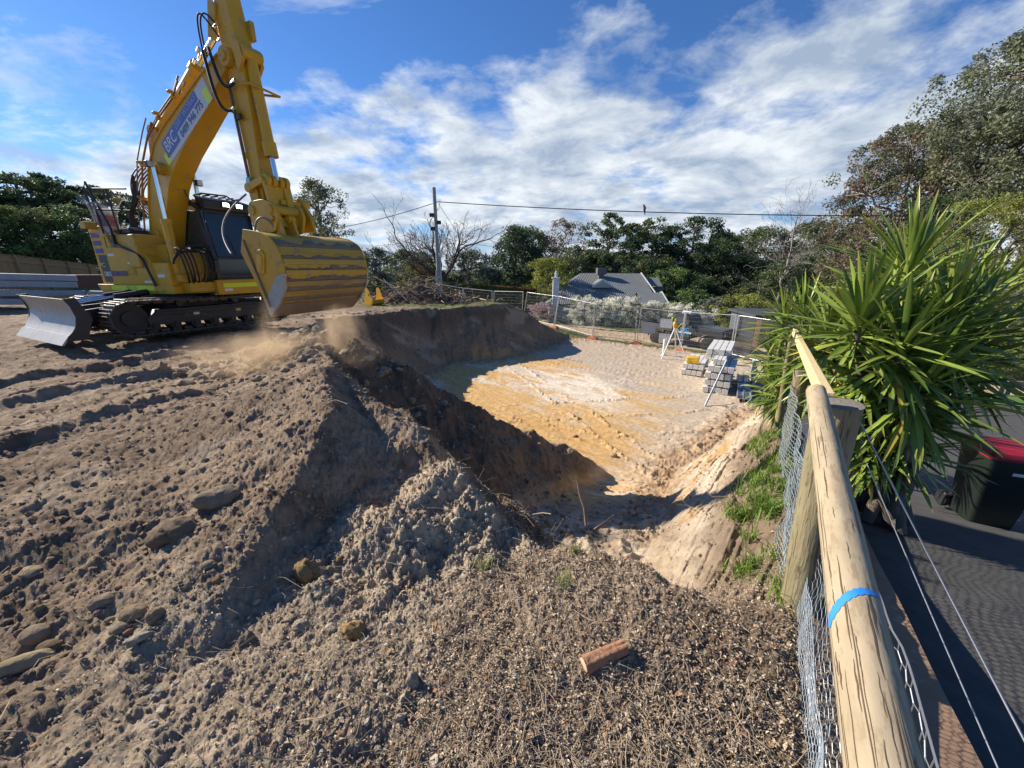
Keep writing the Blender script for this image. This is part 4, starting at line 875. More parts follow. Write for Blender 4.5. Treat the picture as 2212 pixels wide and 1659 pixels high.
for k in range(nb):
    t = k / (nb - 1); f_ = t if left_first else 1 - t; a = a0 - 1.3 + 2.5 * t; w_ = .013 * (1 - .75 * f_ ** 1.5) * (1 + .18 * math.sin(k * 2.1)) * (1 if 0 < k < nb - 1 else .3)
    zz = sp_ + .030 - .085 * math.sin(f_ * 1.5)
    for s_ in (-1, 0, 1): rad = float(log_rad(np.array([a]), np.array([zz / L]), L, .034, .051, 9, .02, .003)[0]) + .0009; V.append((rad * math.cos(a) + .010 * math.sin(zz / L * 3 + 9), rad * math.sin(a), zz + s_ * w_))
F = [(3 * k + j, 3 * k + 3 + j, 3 * k + 4 + j, 3 * k + 1 + j) for k in range(nb - 1) for j in (0, 1)]
link_mesh('paint_stripe', np_mesh('paint_stripe', V, F), BPAINT, raillog, 180)
# pine rail carrying on down the slope
pa_, pq = at(1787, 866, .00205), at(1716, 716, .0056)
b = MB(); b.bar(pa_, pq, .040, .075); o = b.build('pine_rail', PINE, None, 30, .003); tag(o, 'fresh sawn pale pine rail running down from the post into the spiky leaves', 'fence rail')
for k, (px, py, t0, top, r, lab, m_) in enumerate(((1703, 977, .0050, (1732, 800, .0047), .066, 'second round timber post, half hidden by the log rail and spiky leaves', POSTW),
                                          (1690, 868, .0068, (1712, 738, .0062), .04, 'thin timber stake holding up the far end of the pine rail', POSTW))):
    p0, p1 = at(px, py, t0), at(*top); e = empty('fence_post' if k == 0 else 'timber_stake', p0, 0, lab, 'fence post' if k == 0 else 'stake')
    o, L = log_mesh((0, 0, -.3), p1 - p0, r, r, 20 + k, name='post_shaft', M_=m_, par=e, m=20); end_cap(o, L, r)
    cracks(o, L, (r, r), 8, 20 + k)
# strained wires on the drive side
def wire_between(p, q, r, lab, ext=0.0):
    p, q = Vector(p), Vector(q); q = q + (q - p).normalized() * ext
    b = MB(); b.tube([p.lerp(q, i / 24) + Vector((0, 0, -.012 * math.sin(math.pi * i / 24))) for i in range(25)], r, 7); o = b.build('fence_wire', WIRE, None, 60); tag(o, lab, 'wire', 'strained fence wires'); return o
wire_between(at(1857, 910, .00195), at(2073, 1317, .00110), .0022, 'upper bright galvanised wire strained from the thick post beside the drive', 2.0)
wire_between(at(1872, 1001, .00205), at(2012, 1317, .00135), .0018, 'lower grey galvanised wire strained from the thick post beside the drive', 1.6)
# hexagonal netting
def fpt(s, p, z): return Vector((FD[0] * s + FP[0] * p, FD[1] * s + FP[1] * p, z))
def hexnet(s0, s1, z0, z1, p0, cell, r, amp, seed, name, lab, m_, tilt=0.0):
    vs = []; fs = []; rows = int((z1 - z0) / (cell * .75)) + 1; cols = int((s1 - s0) / cell)
    def pos(s, z):
        n_ = float(fbm(np.array([s * 3.0 + seed]), np.array([z * 4.0]), 3, seed)[0]) - .5
        n2 = float(fbm(np.array([s * 6.0 + seed]), np.array([z * 7.0]), 2, seed + 5)[0]) - .5
        return fpt(s + n2 * cell * .5, p0 + amp * n_ + tilt * (z - z0), z + n_ * cell * .7)
    b = MB()
    h = cell / 2; v = cell * .36
    for i in range(rows):
        z = z0 + i * cell * .75
        for j in range(cols):
            s = s0 + j * cell + (h if i % 2 else 0)
            a = pos(s, z); c = pos(s + h, z + v * .55); d = pos(s + cell, z); e = pos(s + h, z + cell * .75)
            for p, q in ((a, c), (c, d), (c, e)):
                b.tube([p, q], r, 4, False)
    if name: 
        n0 = 60; b.tube([pos(s0 + (s1 - s0) * k / n0, z1 + .02) for k in range(n0 + 1)], r * 1.8, 5, False)
    o = b.build(name, m_, None, None); tag(o, lab, 'wire netting', 'hexagonal wire netting'); return o
hexnet(.25, 3.4, .02, .74, .36, .052, .0013, .05, 3, 'wire_netting', 'silver hexagonal netting hanging upright beneath the log rail', WIRE)
hexnet(.9, 2.1, .0, .20, .33, .026, .0011, .05, 8, 'wire_netting', 'crumpled pale netting bunched on the ground at the foot of the log rail', mat('pale_net', (.34, .39, .43), rough=.5))
hexnet(2.3, 4.9, -.25, .42, .30, .040, .0022, .12, 12, 'wire_netting', 'greenish netting sagging between the two round posts', mat('green_net', (.20, .25, .24), (.26, .30, .30), rough=.6))
# timber edging along the drive
EDGE = mat('edging_timber', (.30, .19, .12), (.22, .14, .09), rough=.85, scale=5, stretch=(1, 1, 1), c3=(.36, .27, .19), p3=.62, bump=.4)
ss = np.linspace(.2, 4.2, 30); V = []
for s_ in ss:
    zt = float(np.interp(s_, [.2, 1.2, 3.4, 4.2], [-.06, -.10, -.44, -.56])); zb = zt - .75
    for p_, z_ in ((.66, zb), (.66, zt), (.93, zt), (.93, zb)): V.append(tuple(fpt(s_, p_ + .004 * math.sin(s_ * 5), z_)))
F = [(4 * i + k, 4 * i + (k + 1) % 4, 4 * i + 4 + (k + 1) % 4, 4 * i + 4 + k) for i in range(29) for k in range(4)]
o = link_mesh('timber_edging', np_mesh('timber_edging', V, F), EDGE, None, 30); tag(o, 'brown timber edging board between the netting and the asphalt drive', 'edging')
# asphalt drive
ASP = mat('asphalt', (.098, .096, .092), (.058, .058, .058), rough=.85, scale=7, detail=6, c3=(.15, .145, .13), p3=.70, bump=.35, bscale=28, spec=.3)
S_, P_ = np.meshgrid(np.linspace(-2.5, 20, 150), np.linspace(.93, 9.5, 60), indexing='ij'); X_ = FD[0] * S_ + FP[0] * P_; Y_ = FD[1] * S_ + FP[1] * P_; Z_ = zdrive(S_) + .01 * np.sin(P_ * .8)
V = np.stack([X_, Y_, Z_], -1).reshape(-1, 3); i = np.arange(149)[:, None] * 60 + np.arange(59)[None]; F = np.stack([i, i + 60, i + 61, i + 1], -1).reshape(-1, 4)
tag(link_mesh('driveway', np_mesh('driveway', V, F), ASP, None, 180), kind='structure')
# ------------------------------------------------------------------ wheelie bin
bp_ = atz(2112, 1112, -1.08); bp_.z = float(zdrive(FD[0] * bp_.x + FD[1] * bp_.y)) + .01
BINM = mat('dark_green_plastic', (.012, .020, .016), (.010, .016, .013), rough=.45, scale=4); BRED = mat('red_bin_lid', (.30, .012, .025), (.27, .010, .02), rough=.45)
bn = empty('wheelie_bin', bp_, R(-22), 'dark wheelie bin with a red lid standing on the asphalt drive', 'bin'); bn.scale = (.94,) * 3
b = MB(); pts = [(-.20, -.22), (.20, -.22), (.20, .20), (-.20, .20)]
loftz(b, [rounded(scalep(pts, k), [.05] * 4, 5) for k in (.94, .96, 1.18, 1.26, 1.26)], [.03, .08, .70, .86, .90]); b.build('bin_body', BINM, bn, 40)
b = MB(); loftz(b, [rounded(scalep(pts, k), [.06] * 4, 5) for k in (1.36, 1.38, 1.30, .9)], [.885, .925, .965, .99]); lid = b.build('bin_lid', BRED, bn, 40)
for s_ in (-1, 1):
    b = MB(); b.cyl((s_ * .20, .22, .10), (s_ * .25, .22, .10), .10, 22); b.build('wheel', RUB, bn, 40, .008)
b = MB(); b.tube([(-.18, .27, .86), (-.18, .35, .90), (.18, .35, .90), (.18, .27, .86)], .016); b.build('handle', BINM, bn, 40)
b = MB(); b.box((.02, -.262, .74), (.12, .006, .05)); b.build('sticker', WHITE, bn)
# ------------------------------------------------------------------ temporary mesh fence along the street
GALV = mat('galvanised_tube', (.62, .62, .60), (.50, .50, .49), rough=.35, metal=.55); MESHW = mat('fence_wire_mesh', (.26, .27, .27), rough=.5, metal=.3)
OFOOT = mat('orange_fence_foot', (.62, .17, .09), (.5, .2, .13), rough=.7, scale=6)
J = [(12.95, 14.1), (12.0, 16.35), (11.0, 18.65), (9.35, 20.75), (7.4, 22.4), (5.0, 23.4), (2.9, 26.1), (.8, 28.5), (-1.5, 30.4), (-4, 32), (-6.6, 33.4)]
JZ = [H(x, y) for x, y in J]
plabels = ['mesh fence panel furthest right, half buried in the spiky leaves', 'mesh fence panel with torn black shade cloth tied on', 'mesh fence panel in front of the parked utility vehicle', 'mesh fence panel behind the yellow laser level on its tripod', 'mesh fence panel directly before the white blossom hedge',
           'mesh fence panel in front of the pink blossom bush', 'leaning mesh fence panel at the right end of the earth bank', 'mesh fence panel rising behind the bank top', 'mesh fence panel ending at the orange tipped hedge', 'mesh fence panel at the left end, next to the brush pile']
lean = [0, 0, 0, .05, -.05, .16, .22, .05, 0, 0, 0]
for k in range(len(J) - 1):
    p, q = Vector((*J[k], JZ[k] + .12)), Vector((*J[k + 1], JZ[k + 1] + .12)); d = (q - p); L = d.length; dirn = d / L; Hh = 2.05
    up0 = Vector((lean[k] * .6, lean[k] * -.3, 1)).normalized()
    e = empty('mesh_fence_panel', p, 0, plabels[k], 'fence panel', 'temporary mesh fence panels along the street')
    a0_, a1_ = dirn * .06, dirn * (L - .06)
    b = MB(); b.tube([a0_, a0_ + up0 * Hh], .027, 8); b.build('upright', GALV, e, 60); b = MB(); b.tube([a1_, a1_ + up0 * Hh], .027, 8); b.build('upright', GALV, e, 60)
    b = MB(); b.tube([a0_ + up0 * (Hh - .03), a1_ + up0 * (Hh - .03)], .019, 8); b.build('top_rail', GALV, e, 60); b = MB(); b.tube([a0_ + up0 * .10, a1_ + up0 * .10], .019, 8); b.build('bottom_rail', GALV, e, 60)
    b = MB(); nv = 30
    for i in range(1, nv): c = a0_.lerp(a1_, i / nv); b.tube([c + up0 * .10, c + up0 * (Hh - .03)], .0032, 4, False)
    for i in range(1, 9): b.tube([a0_ + up0 * (.1 + i * .21), a1_ + up0 * (.1 + i * .21)], .0032, 4, False)
    b.build('mesh_infill', MESHW, e, None)
for k in range(2, 9):
    x, y = J[k]; z = JZ[k]; d = (Vector(J[k + 1]) - Vector(J[k - 1])).normalized()
    e = empty('ballast_block', (x, y, z), math.atan2(d.y, d.x), 'orange plastic foot block under a joint of the mesh fence', 'ballast block', 'orange feet under the mesh fence')
    b = MB(); b.prism(rounded([(-.32, -.02), (.32, -.02), (.30, .09), (.12, .15), (-.12, .15), (-.30, .09)], [.02] * 6), -.14, .14, 'Y'); b.build('foot_block', OFOOT, e, 40, .02)
    b = MB(); b.box((0, 0, .16), (.14, .10, .04)); b.build('clamp_socket', OFOOT, e, 40, .01)
tag(bpy.context.scene.objects['ballast_block'], 'orange plastic foot block under a joint of the mesh fence')
# shade cloth
CLOTH = mat('black_shade_cloth', (.03, .03, .032), (.045, .045, .047), rough=.9, scale=12); nt = CLOTH.node_tree; tb = nt.nodes.new('ShaderNodeBsdfTransparent'); ms = nt.nodes.new('ShaderNodeMixShader'); ms.inputs[0].default_value = .80
nt.links.new(tb.outputs[0], ms.inputs[1]); nt.links.new(nt.nodes['Principled BSDF'].outputs[0], ms.inputs[2]); nt.links.new(ms.outputs[0], nt.nodes['Material Output'].inputs[0])
p, q = Vector((*J[2], JZ[2])), Vector((*J[1], JZ[1])); V = []; n1, n2 = 20, 16
nrm = Vector((-(q - p).y, (q - p).x, 0)).normalized() * -1
for i in range(n1):
    for j in range(n2):
        u = i / (n1 - 1); v = j / (n2 - 1); wd = .95 - .62 * max(0, (1 - v) - .05) ** .8; low = .05 + .5 * max(0, u - .35)
        c = p.lerp(q, .02 + u * wd); V.append(tuple(c + nrm * (-.05 + .05 * math.sin(u * 9 + v * 5)) + Vector((0, 0, 2.12 - (1 - v) * (2.1 - low) ))))
F = [(i * n2 + j, (i + 1) * n2 + j, (i + 1) * n2 + j + 1, i * n2 + j + 1) for i in range(n1 - 1) for j in range(n2 - 1)]
o = link_mesh('shade_cloth', np_mesh('shade_cloth', V, F), CLOTH, None, 180); tag(o, 'torn black shade cloth hanging from the mesh fence right of the vehicle', 'shade cloth')
# signs on the fence (seen from behind)
SIGN = mat('sign_back', (.46, .47, .50), (.40, .41, .44), rough=.5)
for (px, py, w_, h_, k, lab) in ((1400, 710, .80, .52, 4, 'wide pale blank sign back hung lowest left on the mesh fence'), (1438, 699, .66, .50, 3, 'upper pale blank sign back left of the tripod'), (1435, 731, .66, .50, 3, 'lower pale blank sign back left of the tripod')):
    p, q = Vector(J[k]), Vector(J[k + 1]); a, b_, c = ray(px, py); d = q - p     # intersect the sight line with the panel plane in plan
    den = a * d.y - b_ * d.x; t = (p.x * d.y - p.y * d.x) / den; c3 = Vector((a * t, b_ * t, EYE + c * t)); dn_ = Vector((d.x, d.y, 0)).normalized(); no = Vector((-dn_.y, dn_.x, 0)); no = no if no.y > 0 else -no
    b = MB(); b.add([c3 + no * .05 + dn_ * i * w_ / 2 + Vector((0, 0, j * h_ / 2)) + no * kk for kk in (0, .012) for i, j in ((-1, -1), (1, -1), (1, 1), (-1, 1))], [(0, 1, 2, 3), (7, 6, 5, 4), (0, 4, 5, 1), (1, 5, 6, 2), (2, 6, 7, 3), (3, 7, 4, 0)])
    o = b.build('sign_board', SIGN, None, 30); tag(o, lab, 'sign')
# ------------------------------------------------------------------ survey gear, sleepers, beams on the floor of the cut
def onf(px, py, z=-2.76): p = atz(px, py, z); p.z = H(p.x, p.y); return p
tp = [onf(1429, 776, -2.8), onf(1484, 781, -2.8), onf(1460, 771, -2.8)]; a_, b__, c_ = ray(1458, 707); yb = (tp[0].y + tp[1].y + tp[2].y) / 3; top = Vector((a_ * yb / b__, yb, EYE + c_ * yb / b__)); 
tri = empty('survey_tripod', (top.x, top.y, tp[0].z), 0, 'white legged survey tripod standing on the dirt before the mesh fence', 'tripod')
o0 = tri.location.copy(); TW = mat('white_tripod_leg', (.80, .79, .76), (.7, .7, .68), rough=.5); TY = mat('laser_yellow', (.62, .40, .05), (.5, .33, .06), rough=.5)
for p in tp:
    b = MB(); b.bar(top - o0, p - o0, .055, .04); b.bar(((p - o0) * .93 + (top - o0) * .07), p - o0 - Vector((0, 0, .03)), .03, .03); b.build('leg', TW, tri, 30, .006)
b = MB(); b.lathe([(.08, -.02), (.09, .01), (.07, .04)], tuple(top - o0), 16); b.build('tripod_head', TY, tri, 40)
ls = empty('laser_level', top + Vector((0, 0, .04)), 0, 'yellow rotating laser level sitting on top of the white tripod', 'laser level')
b = MB(); b.lathe([(.10, 0), (.12, .04), (.12, .17), (.09, .22)], n=16); b.build('housing', TY, ls, 40)
b = MB(); b.lathe([(.05, .22), (.055, .28), (.05, .33), (.06, .34), (.05, .37)], n=16); b.build('lamp_cage', mat('cage_yellow', (.5, .36, .12), rough=.5), ls, 40); b = MB(); b.box((.13, 0, .1), (.03, .05, .14)); b.build('grip', BLK, ls, 30, .01)
pv = onf(1433, 768, -2.8); b = MB(); b.lathe([(.085, -.2), (.085, .86), (.07, .86), (.07, .80)], n=20); o = b.build('white_pipe', mat('white_pvc', (.78, .78, .75), rough=.4), None, 40); o.location = pv; tag(o, 'short white plastic pipe stub standing upright left of the tripod', 'pipe')
CONC = mat('concrete', (.62, .62, .59), (.53, .53, .50), rough=.85, scale=5, c3=(.42, .42, .39), p3=.64, bump=.3, spec=.2)
# stack frame: long axis runs away from the camera, slightly to the right
k0 = onf(1536, 846); fx = Vector((.84, -.54, 0)).normalized(); fy = Vector((.54, .84, 0)).normalized()
so = onf(1516, 846, -2.76)
def sleeper(x, y, z, ln, w_, h_, lab, grp='concrete sleepers in the two stacks', m_=None):
    e = MB(); e.box((0, ln / 2, 0), (w_, ln, h_)); o = e.build('concrete_sleeper', m_ or CONC, None, 30, .008); o.location = so + fx * x + fy * y + Vector((0, 0, z)); o.rotation_euler = (0, 0, math.atan2(fx.y, fx.x)); tag(o, lab, 'concrete sleeper', grp); return o
SW, SH = .205, .19; proto = None
def put(x, y, z, ln, lab, w_=SW, h_=SH): return sleeper(x, y, z, ln, w_, h_, lab)
zb = .12
for row in range(4):
    z = zb + row * .262
    for i in range(4): put(.10 + i * .208 + (.02 if row % 2 else 0) + (.05 if row == 3 else 0), .02 * ((i * 7 + row * 3) % 4), z, 2.4, 'pale concrete sleeper in the tall stack, layer %s' % ['at the ground', 'second from the ground', 'third from the ground', 'fourth from the ground'][row], w_=.186, h_=.205)
    for yy in (.45, 1.9):
        b = MB(); b.box((.42, yy, z - .125), (.95, .09, .045)); o = b.build('timber_bearer', PINE, None, 30); o.location = so; o.rotation_euler = (0, 0, math.atan2(fx.y, fx.x)); tag(o, 'pine bearer stick between layers of the tall sleeper stack', 'bearer', 'pine bearers under the sleepers')
for i in range(3): put(.26 + i * .128, .10, zb + 4 * .262 - .02, 2.3, 'narrow pale sleeper loosely laid on top of the tall stack', w_=.112, h_=.20)
for i in range(2): put(-.04 + i * .21, .85, zb + 4 * .262 - .02, 2.2, 'sleeper under the topmost row, beside the yellow case', w_=.19, h_=.20)
for i in range(4): put(-.02 + i * .20, .80 + .05 * (i % 2), zb + 5 * .262 - .07, 2.2, 'sleeper of the topmost row, bright on its upper face', w_=.18, h_=.20)
for row in range(2):
    for i in range(4): put(-.96 + i * .20 + (-.04 if row == 0 else 0), 2.15, zb + row * .262, 2.2, 'sleeper in the low stack, %s layer, below the yellow case' % ('lower' if row == 0 else 'upper'), w_=.18, h_=.20)
for i in range(2):
    b = MB(); b.box((-.66, 2.4 + i * 1.5, -.02), (.9, .12, .08)); o = b.build('timber_bearer', PINE, None, 30); o.location = so; o.rotation_euler = (0, 0, math.atan2(fx.y, fx.x)); tag(o, 'thick pine bearer holding the low sleeper stack off the ground', 'bearer', 'thick bearers under the low stack')
YC = mat('yellow_case_plastic', (.66, .42, .03), (.56, .36, .04), rough=.45); ca = so + fx * -.72 + fy * 2.36 + Vector((0, 0, zb + .262 + .11)); cs = empty('tool_case', ca, math.atan2(fx.y, fx.x), 'yellow plastic instrument case resting on the low sleeper stack', 'case')
b = MB(); b.box((0, 0, .15), (.48, .34, .28)); b.build('case_body', YC, cs, 40, .04); b = MB(); b.tube([(-.09, -.18, .14), (-.09, -.23, .15), (.09, -.23, .15), (.09, -.18, .14)], .014); b.build('handle', YC, cs, 40)
for s_ in (-.16, .16): b = MB(); b.box((s_, -.178, .16), (.05, .02, .12)); b.build('latch', YC, cs, 30, .006)
# staff leaning on the stack
st0 = onf(1522.7, 876); st1 = so + fx * .62 + fy * .02 + Vector((0, 0, 1.28)); d = st1 - st0
stf = empty('levelling_staff', st0, 0, 'white levelling staff with dark marks leaning on the tall sleeper stack', 'levelling staff')
b = MB(); b.bar((0, 0, 0), d, .06, .025, (0, 1, 0)); b.build('staff_body', WHITE, stf, 30); sdir = d.normalized(); sx_ = sdir.cross(Vector((0, 1, 0))).normalized(); sf = sx_.cross(sdir)
for k in range(int(d.length / .05)):
    b = MB(MTX) if False else MB(); c = sdir * (.03 + k * .05) + sx_ * (.013 if k % 2 else -.013) + (sf if sf.y < 0 else -sf) * .0145; b.bar(c - sdir * .012, c + sdir * .012, .028, .003, (0, 1, 0)); b.build('graduation_mark', DGREY, stf) if k < 40 else None
# galvanised universal beams
def ibeam(p, q, w_, h_, t_, lab):
    p, q = Vector(p), Vector(q); b = MB(); u = Vector((0, 0, 1)); b.bar(p, q, t_, h_ - 2 * t_); b.bar(p + u * (h_ - t_) / 2, q + u * (h_ - t_) / 2, w_, t_); b.bar(p - u * (h_ - t_) / 2, q - u * (h_ - t_) / 2, w_, t_)
    o = b.build('steel_beam', mat('galvanised_beam', (.36, .42, .48), (.27, .33, .40), rough=.35, metal=.6, scale=4), None, 30); tag(o, lab, 'steel beam', 'galvanised beams on the ground'); return o
g0 = onf(1597, 872); g1 = onf(1612, 868)
def beam_uc(p, L, lab):      # laid on its flange tips: an H seen from the end, open channel upwards
    e = MB(); t = .012; W_, Hh = .19, .19
    e.box((-W_ / 2 + t / 2, L / 2, Hh / 2), (t, L, Hh)); e.box((W_ / 2 - t / 2, L / 2, Hh / 2), (t, L, Hh)); e.box((0, L / 2, Hh / 2 + .01), (W_ - 2 * t, L, t))
    for yy in (.18, 1.1, 2.0): e.box((0, yy, Hh * .74), (W_ - 2 * t, t, Hh * .46))
    o = e.build('steel_beam', mat('galvanised_beam', (.40, .45, .50), (.32, .37, .43), rough=.35, metal=.5, scale=4), None, 30); o.location = p + Vector((0, 0, .07)); o.rotation_euler = (0, 0, math.atan2(-.49, .87)); tag(o, lab, 'steel beam', 'galvanised beams on the ground'); return o
beam_uc(g0, 3.4, 'left one of the two long galvanised H beams lying beside the sleepers'); beam_uc(g0 + Vector((.19, -.105, 0)), 3.4, 'right one of the two long galvanised H beams lying beside the sleepers')
b = MB(); b.box((0, 1.2, .35), (.12, 2.4, .55)); o = b.build('green_sheet_stack', mat('pale_green_sheet', (.42, .52, .48), (.36, .46, .42), rough=.6), None, 30, .01); o.location = onf(1626, 842); o.rotation_euler = (0, 0, R(-30)); tag(o, 'pale green sheet panels standing on edge beside the steel beams', 'sheet panel')
# ------------------------------------------------------------------ utility vehicle on the street
UG = at(1483, 755, .0292); UG.z = -3.12
UM = mat('dark_grey_vehicle_paint', (.045, .048, .056), (.038, .042, .048), rough=.42, coat=.15, scale=2); UGL = mat('vehicle_glass', (.10, .12, .135), (.08, .10, .11), rough=.08, spec=.6)
ut = empty('utility_vehicle', UG + Vector((0, .0, 0)), R(-50), 'dark grey four wheel drive utility vehicle parked on the street behind the mesh fence', 'utility vehicle')
UTO = .32
def V2(poly, y0, y1, nm, m_, bev=.03, par=None): b = MB(); b.prism(rounded(poly, [.06] * len(poly), 3), y0, y1, 'Y'); return b.build(nm, m_, par or ut, 40, bev)
V2([(-.62, .50), (.42, .50), (.52, .80), (2.28, .62), (2.36, 1.02), (2.30, 1.20), (.62, 1.32), (.40, 1.30), (-.62, 1.28)], -.86, .86, 'body', UM)
V2([(-.60, 1.26), (.50, 1.29), (.18, 1.84), (.05, 1.92), (-.60, 1.93)], -.78, .78, 'cabin', UM)
V2([(.60, 1.22), (2.22, 1.14), (2.26, 1.22), (.62, 1.36)], -.60, .60, 'bonnet', UM, .02)
b = MB(); b.prism([(-.52, 1.33), (.36, 1.33), (.10, 1.80), (-.52, 1.82)], -.792, -.785, 'Y'); b.prism([(-.52, 1.33), (.36, 1.33), (.10, 1.80), (-.52, 1.82)], .785, .792, 'Y'); b.build('side_window', UGL, ut)
b = MB(); b.add([(.505, -.68, 1.32), (.505, .68, 1.32), (.20, .62, 1.82), (.20, -.62, 1.82)], [(0, 1, 2, 3)]); b.build('windscreen', UGL, ut)
b = MB(); b.box((-1.75, 0, .95), (2.2, 1.74, .10)); b.box((-1.75, -.86, 1.12), (2.2, .03, .28)); b.box((-1.75, .86, 1.12), (2.2, .03, .28)); b.box((-2.83, 0, 1.12), (.03, 1.74, .28)); b.build('tray', mat('tray_steel', (.10, .10, .11), rough=.5), ut, 30, .01)
b = MB(); 
for y_ in (-.8, .8): b.tube([(-.70, y_, 1.0), (-.70, y_, 2.0)], .025); b.tube([(-2.8, y_, 1.0), (-2.8, y_, 2.0)], .025)
for y_ in (-.8, .8): b.tube([(-2.8, y_, 2.0), (.1, y_, 2.0)], .025)
b.tube([(-.7, -.8, 2.0), (-.7, .8, 2.0)], .025); b.tube([(-2.8, -.8, 2.0), (-2.8, .8, 2.0)], .025); b.build('ladder_rack', BLK, ut, 60)
for x_ in (1.55, -1.72):
    for y_ in (-.80, .80):
        b = MB(); b.lathe([(.28, -.12), (.38, -.10), (.39, 0), (.38, .10), (.28, .12)], n=26, M=Matrix.Translation((x_, y_, .39)) @ Matrix.Rotation(R(90), 4, 'X')); w_ = b.build('wheel', RUB, ut, 40)
        b = MB(); b.lathe([(.24, -.125), (.20, -.09), (.08, -.09), (.07, -.125)], n=20, M=Matrix.Translation((x_, y_, .39)) @ Matrix.Rotation(R(90 if y_ < 0 else -90), 4, 'X')); b.build('rim', mat('wheel_rim', (.35, .35, .36), rough=.4, metal=.6), w_, 40)
    b = MB(); b.tube([(x_ + .50 * math.cos(q), -.875, .42 + .48 * math.sin(q)) for q in [math.pi * k / 12 for k in range(13)]], .045, 8); b.build('wheel_arch', BLK, ut, 60)
b = MB(); b.box((2.42, 0, .62), (.14, 1.72, .20)); b.tube([(2.5, -.8, .7), (2.56, -.5, 1.1), (2.56, .5, 1.1), (2.5, .8, .7)], .035); b.build('bull_bar', BLK, ut, 40, .01)
b = MB(); b.box((2.35, 0, .98), (.04, 1.0, .24)); b.build('grille', BLK, ut, 30)
for y_ in (-.66, .66): b = MB(); b.cyl((2.33, y_, .98), (2.39, y_, .98), .10, 16); b.build('headlight', mat('lamp_glass', (.6, .6, .58), rough=.2), ut, 40)
b = MB(); b.tube([(.62, -.90, 1.30), (.50, -.92, 1.40), (.20, -.90, 1.95), (.20, -.90, 2.1)], .04); b.build('snorkel', BLK, ut, 60)
b = MB(); b.box((.42, -1.0, 1.45), (.05, .2, .28)); b.build('side_mirror', BLK, ut, 40, .02)
b = MB(); b.box((-.05, -.88, .52), (1.1, .12, .06)); b.build('side_step', BLK, ut, 30, .01)
b = MB(); b.box((-.1, -.30, 2.05), (.55, .30, .16)); b.build('roof_beacon', WHITE, ut, 40, .03)
def utext(body, x, z, size, m_, bold=.01): text_obj(body, size, m_, ut, frame((x, -.872, z), (1, 0, 0), (0, 0, 1)), 'lettering', .002, bold)
utext('BRC', .12, 1.08, .30, mat('sky_blue_print', (.05, .32, .75), rough=.4), .015); utext('DIRT WORKS', .15, .90, .13, WHITE); utext('0409 946 775', .10, .76, .11, mat('sky_blue_print2', (.06, .25, .6), rough=.4), .004)
b = MB(MS) if False else MB(); b.tube([(-.36, -.872, .95), (-.30, -.872, 1.15), (-.12, -.872, 1.38), (.10, -.872, 1.45), (.16, -.872, 1.28)], .025); b.box((-.35, -.874, .98), (.2, .01, .2)); b.build('digger_emblem', mat('amber_emblem', (.70, .42, .03), rough=.4), ut, 40)
hvz = mat('hi_vis_yellow', (.52, .80, .03), (.45, .72, .03), rough=.8)
vp = ut.location + Matrix.Rotation(R(-50), 3, 'Z') @ Vector((-.85, -.86, 1.5)); b = MB(); b.prism(rounded([(-.45, -.35), (-.1, -.42), (.25, -.2), (.48, .42), (.30, .5), (.02, .05), (-.35, .02)], [.06] * 7), -.06, .06, 'Y'); o = b.build('hi_vis_vest', hvz, None, 40, .02); o.location = vp; o.scale = (.55,) * 3; tag(o, 'bright lime hi-vis garment draped on the vehicle rack behind its cab', 'hi-vis garment')
# ------------------------------------------------------------------ power pole, wires, bird
PP = at(948, 600, .0425); pz = -2.1; ptop = col_z(943, 405, PP.y); pole = empty('power_pole', (PP.x, PP.y, pz), 0, 'tall grey timber power pole rising behind the brush pile', 'power pole')
PG = mat('grey_pole_timber', (.34, .33, .31), (.25, .24, .23), rough=.8, scale=3, stretch=(4, 4, .4)); hp = ptop - pz
b = MB(); b.tube([(0, 0, -.5), (0, 0, hp)], [.20, .15], 16); b.build('pole_shaft', PG, pole, 60)
for x_, y_, z0_, z1_, r_ in ((.22, -.1, 0, 4.6, .07), (-.16, -.14, 0, 3.4, .05)): b = MB(); b.cyl((x_, y_, z0_), (x_, y_, z1_), r_, 10); b.build('cable_conduit', mat('pale_conduit', (.48, .50, .52), rough=.5), pole, 60)
for x_, z_, sx_ in ((.28, 4.7, .30), (-.20, 2.6, .22)): b = MB(); b.box((x_, -.18, z_), (sx_, .22, .36)); b.build('meter_box', GALV, pole, 30, .02)
for x_, z_ in ((-.30, hp - 2.2), (.28, hp - 2.8), (-.28, hp - 3.3)): b = MB(); b.box((x_, -.12, z_), (.40, .22, .30)); b.build('line_bracket', BLK, pole, 30, .03)
LINE = mat('black_cable', (.03, .03, .035), rough=.6)
def cable(p, q, sag, r, lab): b = MB(); b.tube(arc_pts(p, q, sag, 40), r, 5, False); o = b.build('overhead_cable', LINE, None, 60); tag(o, lab, 'cable', 'overhead cables'); return o
pA = at(946, 436, PP.y / ray(946, 436)[1]); endR = at(2130, 466, .030); cable(pA, endR, .35, .035, 'thick dark cable running right from the pole over the house')
pL = at(700, 497, .050); cable(pA, pL, .25, .03, 'dark cable running left from the pole down behind the bucket')
pB = at(947, 512, PP.y / ray(947, 512)[1]); cable(pB, at(1110, 536, .075), .2, .02, 'thin lower cable running right from the pole'); cable(pB, at(760, 531, .075), .3, .02, 'thin lower cable running left from the pole')
cable(at(947, 440, PP.y / ray(947, 440)[1]), at(1030, 565, .055), .05, .02, 'thin stay wire slanting down right from the pole')
